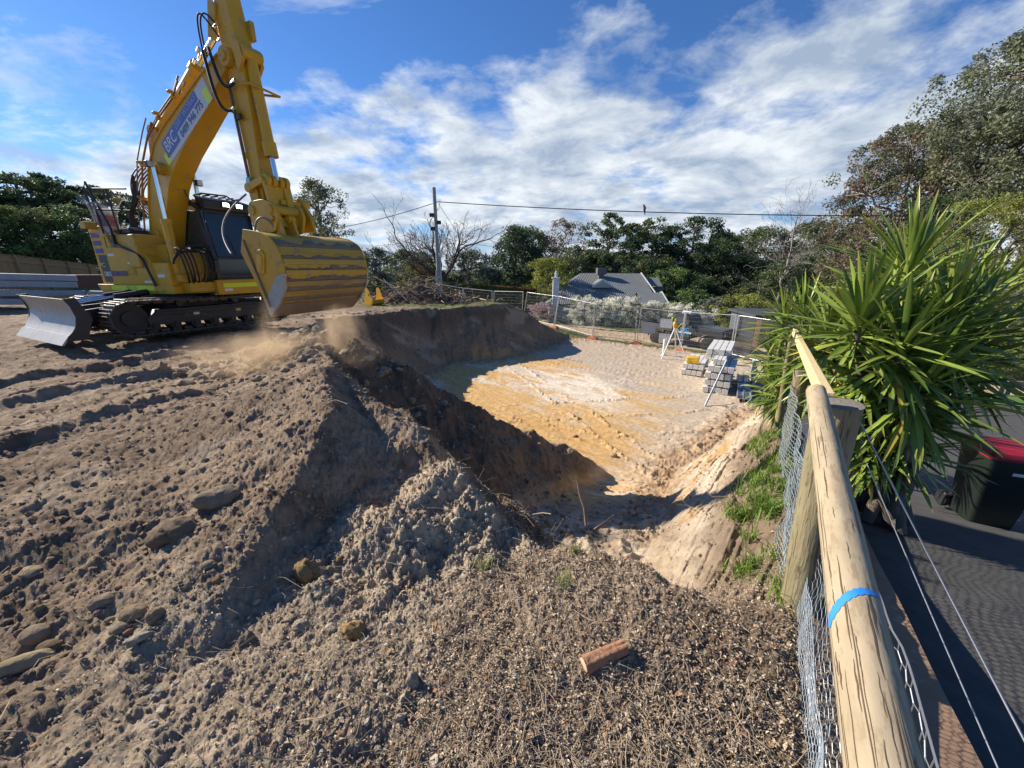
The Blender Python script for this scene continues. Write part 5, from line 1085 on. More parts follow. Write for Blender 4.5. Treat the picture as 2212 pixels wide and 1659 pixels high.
# bird on the cable
def on_cable(px):
    n = 400; best = None
    for i in range(n + 1):
        t = i / n; p = pA.lerp(endR, t) + Vector((0, 0, -.35 * 4 * t * (1 - t))); x, y, z = p.x, p.y, p.z - EYE; dd_ = y * CP - z * SP; X = 1106 + 820 * x / dd_
        if best is None or abs(X - px) < best[0]: best = (abs(X - px), p)
    return best[1]
bp2 = on_cable(1392); bird = empty('perched_bird', bp2 + Vector((0, 0, .03)), 0, 'small dark bird perched upright on the overhead cable', 'bird')
b = MB(); b.tube([(0, 0, 0), (.01, 0, .06), (.02, 0, .14), (.0, 0, .22), (-.03, 0, .27), (-.05, 0, .31), (-.09, 0, .335)], [.02, .055, .072, .06, .042, .04, .006], 12); b.tube([(.02, 0, .08), (.05, 0, -.04), (.06, 0, -.16)], [.05, .035, .02], 10); b.build('bird_body', mat('dark_feathers', (.05, .045, .045), (.12, .11, .10), rough=.8, scale=20), bird, 60)
bird.scale = (1.5,) * 3
b = MB(); b.bar((0, -.02, .02), (0, -.02, -.03), .01); b.bar((0, .02, .02), (0, .02, -.03), .01); b.build('bird_legs', BLK, bird)
# second, far pole stub
q0 = at(1050, 606, .055); b = MB(); b.tube([(0, 0, -1), (0.02, 0, 3.1)], [.13, .10], 10); o = b.build('timber_pole', PG, None, 60); o.location = q0; tag(o, 'short bare timber pole in front of the dark conical tree', 'pole')
# ------------------------------------------------------------------ left: paling fence and steel/concrete stack
PAL = mat('paling_timber', (.30, .215, .12), (.23, .16, .085), rough=.85, scale=3, stretch=(3, 3, .5), bump=.3)
f0, f1 = at(-60, 597, .0195), at(222, 612, .0275); d = Vector((f1.x - f0.x, f1.y - f0.y, 0)); L = d.length; pf = empty('paling_fence', (f0.x, f0.y, 0), math.atan2(d.y, d.x), 'brown timber paling fence behind the stacked sleepers at the left', 'fence')
za = col_z(-60, 540, f0.y); zb_ = col_z(222, 574, f1.y); b = MB(); n = int(L / .105)
rr = random.Random(3)
for i in range(n):
    t = i / n; zt = za + (zb_ - za) * t; b.box((i * .105, .012 * (i % 2), zt - 1.0 + .01 * rr.random()), (.1, .016, 2.0))
b.build('palings', PAL, pf, 30)
b = MB(); b.bar((0, -.03, za - .22), (L, -.03, zb_ - .22), .03, .14); b.build('top_rail', PAL, pf, 30); b = MB(); b.bar((0, 0, za + .02), (L, 0, zb_ + .02), .09, .03); b.build('capping', PAL, pf, 30)
for i in range(5): t = (i + .5) / 5; zt = za + (zb_ - za) * t; b = MB(); b.box((L * t, -.07, zt - 1), (.1, .08, 2.1)); b.build('post', PAL, pf, 30)
BC_ = mat('blue_grey_concrete', (.30, .34, .37), (.24, .275, .30), rough=.7, scale=3, c3=(.40, .43, .45), p3=.62, spec=.3)
def lbeam(px0, py0, px1, py1, t0, t1, w_, h_, lab):
    p, q = at(px0, py0, t0), at(px1, py1, t1); b = MB(); b.bar(p, q, w_, h_); o = b.build('concrete_post', BC_, None, 30, .012); tag(o, lab, 'concrete post', 'long concrete posts stacked behind the blade'); return o
for k, (ya, yb_, xr, nm) in enumerate(((596, 601, 166, 'topmost layer'), (612, 615, 167, 'second layer'), (633, 634, 186, 'third layer'), (652, 651, 190, 'lowest layer'))):
    for j in range(3):
        dt = .00045 * j
        lbeam(-60, ya - .6 * j, xr - 1.5 * j, yb_ - .4 * j, .0158 + dt, .0176 + dt, .19, .21, 'long blue grey concrete post in the stack at the left, %s' % nm)
for ya, yb_ in ((634, 636), (652, 653)): lbeam(193, ya, 262, yb_, .0176, .0182, .4, .20, 'short end of a blue grey concrete post between the stack and the excavator, %s' % ('upper' if ya < 640 else 'lower'))
for px in (30, 128): p = at(px, 643, .0168); b = MB(); b.box((0, 0, 0), (.10, .7, .14)); o = b.build('timber_packer', PAL, None, 30); o.location = p; tag(o, 'timber packer wedged between layers of the concrete posts', 'packer', 'packers in the concrete post stack')
b = MB(); p = at(200, 607, .0210); b.box((0, 0, 0), (2.2, .8, .55)); o = b.build('brick_pile', mat('dark_brick', (.10, .055, .04), (.06, .035, .03), rough=.9, scale=9), None, 30, .03); o.location = p; tag(o, 'dark brick pile against the paling fence', 'brick pile')
# ------------------------------------------------------------------ spare bucket lying behind the working one
sb = at(800, 658, .0240); spb = empty('spare_bucket', (sb.x, sb.y, sb.z), R(-35), 'small yellow digging bucket lying on the ground behind the big bucket', 'bucket'); spb.scale = (1.1, 1.1, .92)
prof_ = rounded([(-.05, 0), (.45, -.02), (.62, .12), (.66, .32), (.5, .5), (.42, .78), (.30, .95), (.15, .9), (.12, .5), (.0, .25)], [.1] * 10)
for y_ in (-.3, .3): b = MB(); b.prism(prof_, y_, y_ + .03, 'Y'); b.build('side_plate', YEL, spb, 40)
b = MB(); b.prism(rounded([(.0, .0), (.45, -.02), (.62, .12), (.66, .32), (.6, .32), (.55, .16), (.42, .05), (.0, .04)], [.02] * 8), -.3, .3, 'Y'); b.build('curved_shell', YELD, spb, 40)
b = MB(); b.prism(rounded([(.36, .50), (.42, .52), (.40, .64), (.34, .62)], [.02] * 4), -.306, -.299, 'Y'); b.build('pin_slot', DGREY, spb, 40)
# ------------------------------------------------------------------ houses
ROOF = mat('grey_ribbed_roof', (.20, .215, .21), (.165, .18, .178), rough=.6, scale=1.0, spec=.3); nt = ROOF.node_tree; wv = nt.nodes.new('ShaderNodeTexWave'); wv.inputs['Scale'].default_value = 1.6; wv.bands_direction = 'X'; bpn = nt.nodes.new('ShaderNodeBump'); bpn.inputs['Strength'].default_value = .8; bpn.inputs['Distance'].default_value = .06
tcn = nt.nodes.new('ShaderNodeTexCoord'); nt.links.new(tcn.outputs['Object'], wv.inputs[0]); nt.links.new(wv.outputs[0], bpn.inputs['Height']); nt.links.new(bpn.outputs[0], nt.nodes['Principled BSDF'].inputs['Normal'])
WALLW = mat('pale_render', (.50, .49, .46), (.42, .41, .39), rough=.9, scale=2); TRIM = mat('white_trim', (.42, .43, .43), rough=.6); BRICK = mat('orange_brick', (.50, .27, .16), (.42, .22, .13), rough=.9, scale=12)
hs = empty('grey_roofed_house', (11.5, 45, -4.8), 0, 'low house with a grey ribbed metal roof behind the white blossom hedge', 'house'); HO = Vector((11.5, 45, -4.8))
def hw(x, y, z): return (x - HO.x, y - HO.y, z - HO.z)
b = MB(); E = [hw(3.6, 40, -2.1), hw(15.3, 40, -2.1), hw(15.3, 55.5, -2.1), hw(3.6, 55.5, -2.1)]; r0_, r1_ = hw(8.3, 47.8, .83), hw(15.6, 47.8, .80)
b.add(E + [r0_, r1_] + [(v[0], v[1], v[2] - .12) for v in E], [(0, 1, 5, 4), (2, 3, 4, 5), (3, 0, 4), (1, 2, 5), (0, 1, 7, 6), (1, 2, 8, 7), (2, 3, 9, 8), (3, 0, 6, 9)]); mroof = b.build('main_roof', ROOF, hs, 20)
b = MB(); b.box(hw(9.4, 47.7, -3.5), (11, 14.6, 2.7)); b.build('wall', WALLW, hs)
for s_ in (-1, 1): b = MB(); b.bar(hw(15.62, 47.8, .86), hw(15.62, 47.8 + s_ * 7.8, -2.05), .06, .15); b.build('gable_trim', TRIM, mroof)
dx = 48.2 * .052; cx_ = at(1301, 603, .0515)
b = MB(); X0, X1, Y_, zt, z0_ = at(1279, 618, .052).x, at(1324, 618, .052).x, 43.6, 1.6 - .0, 0
za_ = col_z(1301, 604, 43.6); zb2 = col_z(1301, 619.5, 43.6); xm = ray(1301, 604)[0] / ray(1301, 604)[1] * 43.6; xa = ray(1279, 619)[0] / ray(1279, 619)[1] * 43.6; xb = ray(1324, 619)[0] / ray(1324, 619)[1] * 43.6
b.add([hw(xa - .1, 43.5, zb2), hw(xm, 43.5, za_), hw(xb + .1, 43.5, zb2), hw(xm, 47.2, za_)], [(0, 1, 3), (1, 2, 3), (0, 3, 2)]); dr = b.build('dormer_roof', ROOF, mroof); b = MB(); b.add([hw(xa, 43.52, zb2 - .1), hw(xm, 43.52, za_ - .02), hw(xb, 43.52, zb2 - .1)], [(0, 1, 2)]); b.build('dormer_face', WALLW, mroof)
for q in (xa, xb): b = MB(); b.bar(hw(q, 43.42, zb2), hw(xm, 43.42, za_), .08, .20); b.build('dormer_trim', WHITE, mroof)
b = MB(); c = at(1298.5, 586, .0545); b.box(hw(c.x, c.y, c.z), (1.05, 1.0, .75)); b.box(hw(c.x, c.y, c.z - .6), (.6, .6, .7)); b.build('roof_cooler', mat('cooler_grey', (.14, .13, .13), rough=.6), mroof, 30, .03)
b = MB(); c = at(1201, 612, .047); b.box(hw(c.x, c.y, c.z - .9), (.62, .6, 2.8)); b.box(hw(c.x, c.y, c.z + .52), (.85, .8, .14)); ch_ = b.build('chimney', WHITE, mroof, 30, .02); b = MB(); b.lathe([(.16, 0), (.13, .25), (.2, .32), (.1, .5), (.05, .62)], hw(c.x, c.y, c.z + .6), 14); b.build('chimney_pot', WHITE, ch_, 40)
b = MB(); b.add([hw(13.3, 41.5, -1.05), hw(15.9, 41.5, -1.05), hw(15.4, 37.6, -2.35), hw(12.6, 37.6, -2.35), hw(15.9, 45.5, -2.35), hw(13.3, 45.5, -2.35)], [(0, 1, 2, 3), (0, 1, 4, 5)]); b.build('wing_roof', ROOF, hs, 20)
b = MB(); b.add([hw(15.3, 37.8, -2.4), hw(15.75, 41.5, -1.1), hw(15.7, 45.3, -2.4), hw(15.7, 45.3, -4.8), hw(15.3, 37.8, -4.8)], [(0, 1, 2, 3, 4)]); b.box(hw(14.0, 41.6, -3.6), (3.0, 7.2, 2.4)); b.build('wing_wall', WALLW, hs)
for s_ in (37.5, 45.6): b = MB(); b.bar(hw(15.95, 41.5, -.98), hw(15.6, s_, -2.35), .06, .14); b.build('gable_trim', TRIM, mroof)
b = MB(); b.add([hw(15.7, 47.6, .35), hw(17.7, 47.6, .3), hw(17.4, 45.2, -.6), hw(15.4, 45.2, -.6)], [(0, 1, 2, 3)]); b.add([hw(15.5, 45.4, -.65), hw(17.6, 45.4, -.65), hw(17.6, 47.6, .2), hw(17.6, 50, -.65), hw(17.6, 50, -3), hw(17.6, 45.4, -3), hw(15.5, 45.4, -3)], [(0, 1, 5, 6), (1, 2, 3, 4, 5)]); b.build('side_dormer', ROOF, hs, 20)
b = MB(); b.box(hw(16.4, 45.34, -1.6), (.9, .06, .8)); b.build('window', UGL, hs)
h2 = empty('far_grey_roof_house', at(1487, 668, .050), 0, 'low grey hipped roof right of the white blossom hedge', 'house'); b = MB(); b.add([(-2.6, -2.5, -.9), (2.9, -2.5, -1.15), (2.9, 4, -1.15), (-2.6, 4, -.9), (-1.7, .5, .45), (-.3, .5, .35)], [(0, 1, 5, 4), (1, 2, 5), (2, 3, 4, 5), (3, 0, 4), (0, 3, 2, 1)]); b.build('roof', ROOF, h2, 20); b = MB(); b.box((.1, .7, -2.3), (4.8, 5.8, 2.6)); b.build('wall', WALLW, h2)
h3 = empty('garage', at(1700, 741, .0310), R(-8), 'flat garage with a red brown door behind the shade cloth', 'garage'); b = MB(); b.box((0, 2, .55), (4.4, 4, 2.2)); b.build('wall', mat('blue_grey_weatherboard', (.10, .12, .14), rough=.8), h3); b = MB(); b.box((0, 2, 1.75), (4.8, 4.6, .18)); b.build('roof', mat('slate_roof', (.07, .08, .095), rough=.8, spec=.2), h3)
b = MB(); b.box((-.9, -.04, .35), (2.7, .1, 1.7)); b.build('garage_door', mat('red_brown_door', (.22, .07, .05), (.16, .05, .04), rough=.7, scale=4), h3)
p = at(1649, 728, .0285); b = MB(); b.box((0, 0, 0), (.9, .5, 2.1)); o = b.build('brick_pillar', BRICK, None, 30, .01); o.location = p; tag(o, 'orange brick pillar between the garage and the spiky leaves', 'pillar')
h4 = empty('white_distant_house', at(1490, 575, .115), 0, 'white house glimpsed far off through the tree trunks', 'house'); b = MB(); b.box((0, 0, -2), (13, 8, 7)); b.build('wall', mat('far_white_wall', (.55, .54, .52), rough=.9), h4); b = MB(); b.add([(-7, -4.5, 1.5), (7, -4.5, 1.5), (7, 4.5, 1.5), (-7, 4.5, 1.5), (-5, 0, 4), (5, 0, 4)], [(0, 1, 5, 4), (1, 2, 5), (2, 3, 4, 5), (3, 0, 4)]); b.build('roof', ROOF, h4)
for k in range(3): b = MB(); b.box((-4 + k * 4, -4.03, -.6), (1.4, .1, 1.4)); b.build('window', UGL, h4)
# ------------------------------------------------------------------ low timber rail fence and grass strip by the far street (right)
GR = mat('lawn_green', (.10, .19, .035), (.07, .13, .025), rough=.95, scale=6, bump=.8, bscale=60)
c = [atz(2095, 866, -2.95), atz(2260, 884, -2.95), atz(2260, 862, -2.95), atz(2095, 848, -2.95)]; n1, n2 = 40, 12; V = []
for i in range(n1):
    for j in range(n2):
        u, v = i / (n1 - 1), j / (n2 - 1); p = c[0].lerp(c[1], u).lerp(c[3].lerp(c[2], u), v); V.append((p.x, p.y, H(p.x, p.y) * 0 + float(zdrive(FD[0] * p.x + FD[1] * p.y)) + .03 + .05 * math.sin(math.pi * v)))
F = [(i * n2 + j, (i + 1) * n2 + j, (i + 1) * n2 + j + 1, i * n2 + j + 1) for i in range(n1 - 1) for j in range(n2 - 1)]
tag(link_mesh('lawn', np_mesh('lawn', V, F), GR, None, 180), kind='structure')
rf = empty('low_rail_fence', c[3], 0, 'low dark timber post and rail fence at the edge of the street on the right', 'fence')
RW = mat('grey_rail_timber', (.20, .17, .14), (.13, .11, .09), rough=.9)
pts = [atz(px, py, -2.92) for px, py in ((2055, 838), (2110, 845), (2168, 851), (2235, 858), (2310, 866))]
for i, p in enumerate(pts): b = MB(); b.box(p - c[3] + Vector((0, 0, .25)), (.20, .20, .62)); b.build('post', RW, rf, 30, .01)
for p, q in zip(pts[:-1], pts[1:]): b = MB(); b.bar(p - c[3] + Vector((0, 0, .45)), q - c[3] + Vector((0, 0, .45)), .10, .14); b.build('rail', RW, rf, 30)
# ------------------------------------------------------------------ foliage tools
LEAF = attr_mat('leaf_surface', rough=.55, trans=.34, spec=.25, nscale=.35, mul=(.75, 1.25)); BARK = mat('grey_bark', (.17, .14, .115), (.10, .082, .068), rough=.95, scale=5, stretch=(3, 3, .6), bump=.5)
PALEBARK = mat('pale_dead_bark', (.34, .30, .27), (.23, .20, .18), rough=.9, scale=5); REDTWIG = mat('reddish_twig', (.20, .13, .105), (.14, .09, .075), rough=.9)
def leaf_mesh(name, P, size, cols, rng, aspect=.45, droop=0.0, up=0.0, fold=False):
    """P: (n,3) leaf positions; one bent diamond per leaf"""
    n = len(P); d = rng.normal(size=(n, 3)); d[:, 2] = d[:, 2] * (1 - abs(droop)) - droop * 1.5; d /= np.linalg.norm(d, axis=1)[:, None] + 1e-9
    w_ = rng.normal(size=(n, 3)); w_[:, 2] *= (1 - up); w_ -= d * np.sum(w_ * d, 1)[:, None]; w_ /= np.linalg.norm(w_, axis=1)[:, None] + 1e-9
    s = np.asarray(size)[:, None] if np.ndim(size) else size * (.6 + .8 * rng.random((n, 1)))
    a = P - d * s * .5; b = P + w_ * s * aspect * .5; c = P + d * s * .5; e = P - w_ * s * aspect * .5
    V = np.stack([a, b, c, e], 1).reshape(-1, 3); F = np.arange(4 * n).reshape(n, 4)
    return np_mesh(name, V, F, np.repeat(cols, 4, axis=0))
def tube_np(polys, n=5):
    Vs, Fs, base = [], [], 0; ang = np.linspace(0, 2 * np.pi, n, endpoint=False); ca, sa = np.cos(ang), np.sin(ang)
    for P, r in polys:
        P = np.asarray(P, float); r = np.asarray(r, float); m = len(P); d = np.gradient(P, axis=0); d /= np.linalg.norm(d, axis=1)[:, None] + 1e-9
        ref = np.where(np.abs(d[:, 2:3]) > .9, np.array([[1., 0, 0]]), np.array([[0, 0, 1.]])); u = np.cross(d, ref); u /= np.linalg.norm(u, axis=1)[:, None] + 1e-9; v = np.cross(u, d)
        V = P[:, None] + (u[:, None] * ca[None, :, None] + v[:, None] * sa[None, :, None]) * r[:, None, None]; Vs.append(V.reshape(-1, 3))
        i = base + np.arange(m - 1)[:, None] * n + np.arange(n)[None]; j = base + np.arange(m - 1)[:, None] * n + (np.arange(n)[None] + 1) % n
        Fs.append(np.stack([i, j, j + n, i + n], -1).reshape(-1, 4)); base += m * n
    return np.concatenate(Vs), np.concatenate(Fs)
def bent(p, q, rng, k=5, amp=.12, sag=0.0):
    p, q = np.asarray(p, float), np.asarray(q, float); t = np.linspace(0, 1, k)[:, None]; L = np.linalg.norm(q - p)
    P = p * (1 - t) + q * t; P += rng.normal(size=(k, 3)) * amp * L * .25 * np.sin(np.pi * t); P[:, 2] += sag * L * (np.sin(np.pi * t[:, 0])); return P
PAL_ = dict(pine=((0.07, 0.109, 0.048), (0.14, 0.182, 0.077)), dark=((0.049, 0.084, 0.043), (0.102, 0.142, 0.064)), brown=((.17, .125, .092), (.26, .205, .155)), gum=((0.11, 0.138, 0.072), (0.231, 0.242, 0.132)), lime=((0.196, 0.23, 0.04), (0.38, 0.391, 0.086)),
            olive=((0.132, 0.156, 0.06), (0.228, 0.24, 0.09)), white=((.80, .77, .66), (.90, .88, .80)), pink=((.38, .26, .27), (.55, .42, .42)), orange=((.24, .11, .035), (.16, .13, .04)), green=((0.092, 0.161, 0.04), (0.172, 0.253, 0.069)), grey=((.14, .165, .12), (.24, .26, .20)))
def crown_tree(name, label, px, t, top, base_t=None, w_m=6, style='pine', pal='pine', seed=1, n_cl=90, per=70, leaf=.28, cl_r=.6, trunk_r=.25, flat=.7, crown=(.35, 1.0), shape='round', group=None, cat='tree', zb=None, bark=None, lean=0.0, depth=1.0, pal2=None, droop=0.0, limbs=9, kind=None, mix2=.3):
    rng = np.random.default_rng(seed); P0 = at(px, 576, t); x0, y0 = P0.x, P0.y; z0 = H(x0, y0) if zb is None else zb; zt = col_z(px, top, y0); Ht = zt - z0
    root = empty(name, (x0, y0, z0), 0, label, cat, group)
    # clump centres inside the crown envelope
    C = []; hw_ = w_m / 2
    while len(C) < n_cl:
        u = rng.random(); h = crown[0] + (crown[1] - crown[0]) * u
        if shape == 'round': rad = math.sqrt(max(0, 1 - (2 * u - 1) ** 2)) ** .8
        elif shape == 'umbrella': rad = (u ** .6) * (1 if u < .75 else math.sqrt(max(0, 1 - ((u - .75) / .25) ** 2)))
        elif shape == 'cone': rad = (1 - u) ** .75 * (1 if u > .06 else .7)
        elif shape == 'column': rad = (math.sin(math.pi * min(1, .12 + u * .88)) ** .5)
        else: rad = 1.0
        a = rng.random() * 2 * math.pi; r = math.sqrt(rng.random() * .85 + .15 if rng.random() < .75 else rng.random()) * rad * hw_
        lob = 1 + .28 * math.sin(a * 3 + seed) * math.sin(u * 9 + seed * 2) + .12 * math.sin(a * 7 + seed * 5)
        C.append((r * math.cos(a) * lob + lean * Ht * h, r * math.sin(a) * lob * depth, h * Ht - cl_r * .6))
    C = np.array(C)
    # limbs and branches
    polys = []; tk = [(0, 0, -.3)]; hcr = crown[0] + (crown[1] - crown[0]) * .72
    T = bent((0, 0, -.4), (lean * Ht * hcr, 0, Ht * hcr), rng, 8, .06); polys.append((T, np.linspace(trunk_r, trunk_r * .25, 8)))
    nl = min(limbs, len(C)); idx = rng.choice(len(C), nl, replace=False); LE = []
    for i in idx:
        c = C[i]; hs_ = np.clip((c[2] / Ht) - .12 - .2 * rng.random(), crown[0] * .55, hcr) ; k = np.argmin(np.abs(T[:, 2] - hs_ * Ht)); s_ = T[k]; e = s_ + (c - s_) * .72
        B = bent(s_, e, rng, 6, .25, .06); polys.append((B, np.linspace(trunk_r * .42, trunk_r * .16, 6))); LE.append(B)
    nodes = np.concatenate(LE + [T[2:]]) if LE else T
    for c in C:
        d = np.linalg.norm(nodes - c, axis=1) + np.maximum(0, nodes[:, 2] - c[2]) * 1.2; s_ = nodes[np.argmin(d)]
        polys.append((bent(s_, c, rng, 4, .3), np.linspace(trunk_r * .14, trunk_r * .04, 4)))
    V, F = tube_np(polys, 6); link_mesh('trunk', np_mesh('trunk', V, F), bark or BARK, root, 180)
    # leaves
    N = len(C) * per; ci = np.repeat(np.arange(len(C)), per); off = rng.normal(size=(N, 3)); off /= np.linalg.norm(off, axis=1)[:, None]; off *= (rng.random((N, 1)) ** .45)
    off[:, 2] *= flat; sz = (.7 + .6 * rng.random(len(C)))[ci][:, None]; P = C[ci] + off * cl_r * sz; 
    if droop: P[:, 2] -= (rng.random(N) ** 2) * droop * cl_r * 1.6
    a_, b_ = np.array(PAL_[pal][0]), np.array(PAL_[pal][1]); m1 = rng.random(len(C))[ci]; m2 = rng.random(N); q = np.clip(.55 * m1 + .45 * m2, 0, 1)[:, None]; cols = a_ * (1 - q) + b_ * q
    if pal2 is not None:
        a2, b2 = np.array(PAL_[pal2][0]), np.array(PAL_[pal2][1]); sel = (rng.random(len(C)) < mix2)[ci] | (rng.random(N) < mix2 * .2); cols[sel] = (a2 * (1 - q) + b2 * q)[sel]
    me = leaf_mesh('crown', P, leaf, cols, rng, .5, droop * .5); link_mesh('crown', me, LEAF, root)
    return root
def bare_tree(name, label, px, t, top, seed, spread=1.0, trunk_r=.2, depth_=6, zb=None, bark=None, start=.25, group=None, upw=.35, mode='vase', crook=.3, rmin=.014):
    rng = np.random.default_rng(seed); P0 = at(px, 576, t); z0 = H(P0.x, P0.y) if zb is None else zb; Ht = col_z(px, top, P0.y) - z0
    root = empty(name, (P0.x, P0.y, z0), 0, label, 'tree', group); polys = []; twigs = []
    def grow(p, d, L, r, lv):
        k = 5; P = [p]; dd_ = d.copy()
        for i in range(k - 1):
            dd_ = dd_ + rng.normal(size=3) * crook * (.6 if lv < 1 else 1) + np.array([0, 0, upw * .12]); dd_ /= np.linalg.norm(dd_); P.append(P[-1] + dd_ * L / (k - 1))
        P = np.array(P); r1 = max(r * .66, rmin); (polys if lv < 3 else twigs).append((P, np.linspace(max(r, rmin), r1, k)))
        if lv >= depth_: return
        nch = 3 if lv < 2 else (3 if rng.random() < .6 else 2)
        for c in range(nch):
            j = k - 1 if c == 0 else rng.integers(1, k - 1); nd_ = (P[j] - P[j - 1]); nd_ /= np.linalg.norm(nd_); s_ = rng.normal(size=3); s_ -= nd_ * s_.dot(nd_); s_ /= np.linalg.norm(s_)
            a = .25 + .55 * rng.random() if c else .2; nd_ = nd_ * math.cos(a) + s_ * math.sin(a) * 1.2; nd_[2] += upw * .15; nd_ /= np.linalg.norm(nd_)
            grow(P[j], nd_, L * (.62 + .2 * rng.random()), r1 * (.95 if c == 0 else .72), lv + 1)
    if mode == 'wide':
        hT = Ht * start; polys.append((bent((0, 0, -.3), (0, 0, hT), rng, 5, .05), np.linspace(trunk_r, trunk_r * .8, 5)))
        for a, el, k0, Lk in ((3.05, .42, 1.0, .21), (.05, .50, 1.0, .20), (3.6, 1.0, .9, .17), (.5, 1.05, .9, .18), (2.0, 1.35, .8, .17), (4.4, .8, .8, .14), (2.8, .15, .85, .14), (5.6, .35, .8, .13)):
            d = np.array([math.cos(a) * math.cos(el), math.sin(a) * math.cos(el) * .7, math.sin(el)]); grow(np.array([0, 0, hT * k0]), d, Ht * Lk * spread, trunk_r * .55, 0)
    elif mode == 'vase':
        hT = Ht * start; polys.append((bent((0, 0, -.3), (0, 0, hT), rng, 5, .05), np.linspace(trunk_r, trunk_r * .8, 5)))
        for k in range(5):
            a = k * 2 * math.pi / 5 + rng.random() * .5; el = .35 + .5 * rng.random() if k else 1.2; d = np.array([math.cos(a) * math.cos(el) * spread, math.sin(a) * math.cos(el) * .6, math.sin(el)]); d /= np.linalg.norm(d); grow(np.array([0, 0, hT * (1 - .12 * (k % 3))]), d, Ht * .36, trunk_r * .5, 0)
    else:
        T = bent((0, 0, -.3), (0, 0, Ht * .93), rng, 12, .05); polys.append((T, np.linspace(trunk_r, trunk_r * .15, 12)))
        for k in range(26):
            h = start + (1 - start) * rng.random() ** .8; j = min(11, int(h * 11)); a = rng.random() * 6.28; el = .1 + h * .7; d = np.array([math.cos(a) * math.cos(el), math.sin(a) * math.cos(el), math.sin(el)]); grow(T[j], d, Ht * .17 * spread * (1.2 - .4 * h), trunk_r * .28 * (1.2 - h), 2)
    V, F = tube_np(polys, 7); tr = link_mesh('trunk', np_mesh('trunk', V, F), bark or BARK, root, 180)
    V, F = tube_np(twigs, 3); link_mesh('twigs', np_mesh('twigs', V, F), bark or BARK, root, 180); return root
G_FOR = 'trees in the belt beyond the house'
# far belt, left to right: px, t, top, width, style...
crown_tree('conifer', 'dense dark conical conifer left of the reddish bare-looking tree', 1112, .062, 487, w_m=7.6, pal='dark', seed=11, n_cl=260, per=75, leaf=.30, cl_r=.8, shape='column', crown=(.05, 1), flat=.9, group=G_FOR, trunk_r=.3)
crown_tree('pine_tree', 'upright dark green tree rising directly behind the dark conical conifer', 1140, .075, 484, w_m=7.5, pal='pine', seed=12, n_cl=120, per=80, leaf=.34, cl_r=.9, crown=(.25, 1), group=G_FOR)
crown_tree('dying_tree', 'thin brown leaved dying tree above the lime green bush', 1212, .075, 468, w_m=9, pal='brown', seed=13, n_cl=200, per=32, leaf=.30, cl_r=.8, crown=(.2, 1), group=G_FOR, bark=REDTWIG, limbs=16)
crown_tree('pine_tree', 'tall dark pine standing behind the left half of the grey roof', 1312, .072, 456, w_m=9.0, pal='pine', seed=14, n_cl=120, per=100, leaf=.34, cl_r=.85, flat=.55, crown=(.28, 1), group=G_FOR, trunk_r=.35)
crown_tree('pine_tree', 'narrow dark pine standing behind the roof cooler', 1362, .078, 478, w_m=6.5, pal='dark', seed=15, n_cl=90, per=90, leaf=.36, cl_r=.8, flat=.55, crown=(.25, 1), group=G_FOR, trunk_r=.35)
crown_tree('pine_tree', 'dark pine whose crown sits just below the perched bird', 1405, .073, 468, w_m=8, pal='pine', seed=16, n_cl=115, per=90, leaf=.34, cl_r=.8, flat=.55, crown=(.25, 1), group=G_FOR, trunk_r=.35)
crown_tree('pine_tree', 'broad topped dark pine right of the perched bird', 1490, .070, 464, w_m=11, pal='dark', seed=17, n_cl=130, per=95, leaf=.34, cl_r=.9, flat=.5, crown=(.42, 1), group=G_FOR, trunk_r=.38, shape='round')
crown_tree('pine_tree', 'lower dark pine right of the broad topped pine', 1555, .080, 500, w_m=9, pal='pine', seed=18, n_cl=120, per=90, leaf=.36, cl_r=.9, flat=.6, crown=(.2, 1), group=G_FOR)
crown_tree('broad_tree', 'rounded green tree on the skyline left of the bare pale tree', 1632, .088, 488, w_m=14, pal='pine', pal2='olive', seed=19, n_cl=190, per=80, leaf=.42, cl_r=1.2, crown=(.15, 1), group=G_FOR)
crown_tree('broad_tree', 'rounded dark tree on the skyline behind the bare pale tree', 1745, .085, 474, w_m=14, pal='dark', pal2='pine', seed=20, n_cl=190, per=80, leaf=.42, cl_r=1.2, crown=(.12, 1), group=G_FOR)
crown_tree('broad_tree', 'dark evergreen low behind the bare pale tree, below the skyline', 1590, .066, 545, w_m=11, pal='dark', pal2='olive', seed=21, n_cl=190, per=80, leaf=.32, cl_r=.9, crown=(.05, 1), group=G_FOR)
crown_tree('broad_tree', 'mid green bushy tree behind the right gable of the grey roof', 1462, .060, 572, w_m=8, pal='green', pal2='dark', seed=22, n_cl=150, per=80, leaf=.28, cl_r=.8, crown=(.05, 1), group=G_FOR)
crown_tree('broad_tree', 'dark bushy tree filling the gap between house and bare pale tree', 1535, .062, 590, w_m=8, pal='dark', pal2='olive', seed=23, n_cl=150, per=80, leaf=.28, cl_r=.8, crown=(.05, 1), group=G_FOR)
crown_tree('broad_tree', 'dark evergreen behind the spiky leaves at their left edge', 1690, .058, 560, w_m=9, pal='pine', pal2='dark', seed=24, n_cl=170, per=80, leaf=.28, cl_r=.8, crown=(.05, 1), group=G_FOR)
crown_tree('broad_tree', 'dark mass of evergreen behind the tall pines, lowest at the left', 1270, .090, 540, w_m=15, pal='dark', seed=25, n_cl=170, per=80, leaf=.45, cl_r=1.3, crown=(.05, 1), group=G_FOR)
crown_tree('broad_tree', 'dark evergreen understorey behind the roof cooler', 1370, .092, 545, w_m=15, pal='dark', pal2='pine', seed=26, n_cl=170, per=80, leaf=.45, cl_r=1.3, crown=(.05, 1), group=G_FOR)
bare_tree('bare_tree', 'pale leafless tree with drooping twigs left of the spiky plant', 1700, .056, 438, 31, spread=1.15, trunk_r=.28, depth_=5, bark=PALEBARK, mode='mast', start=.3)
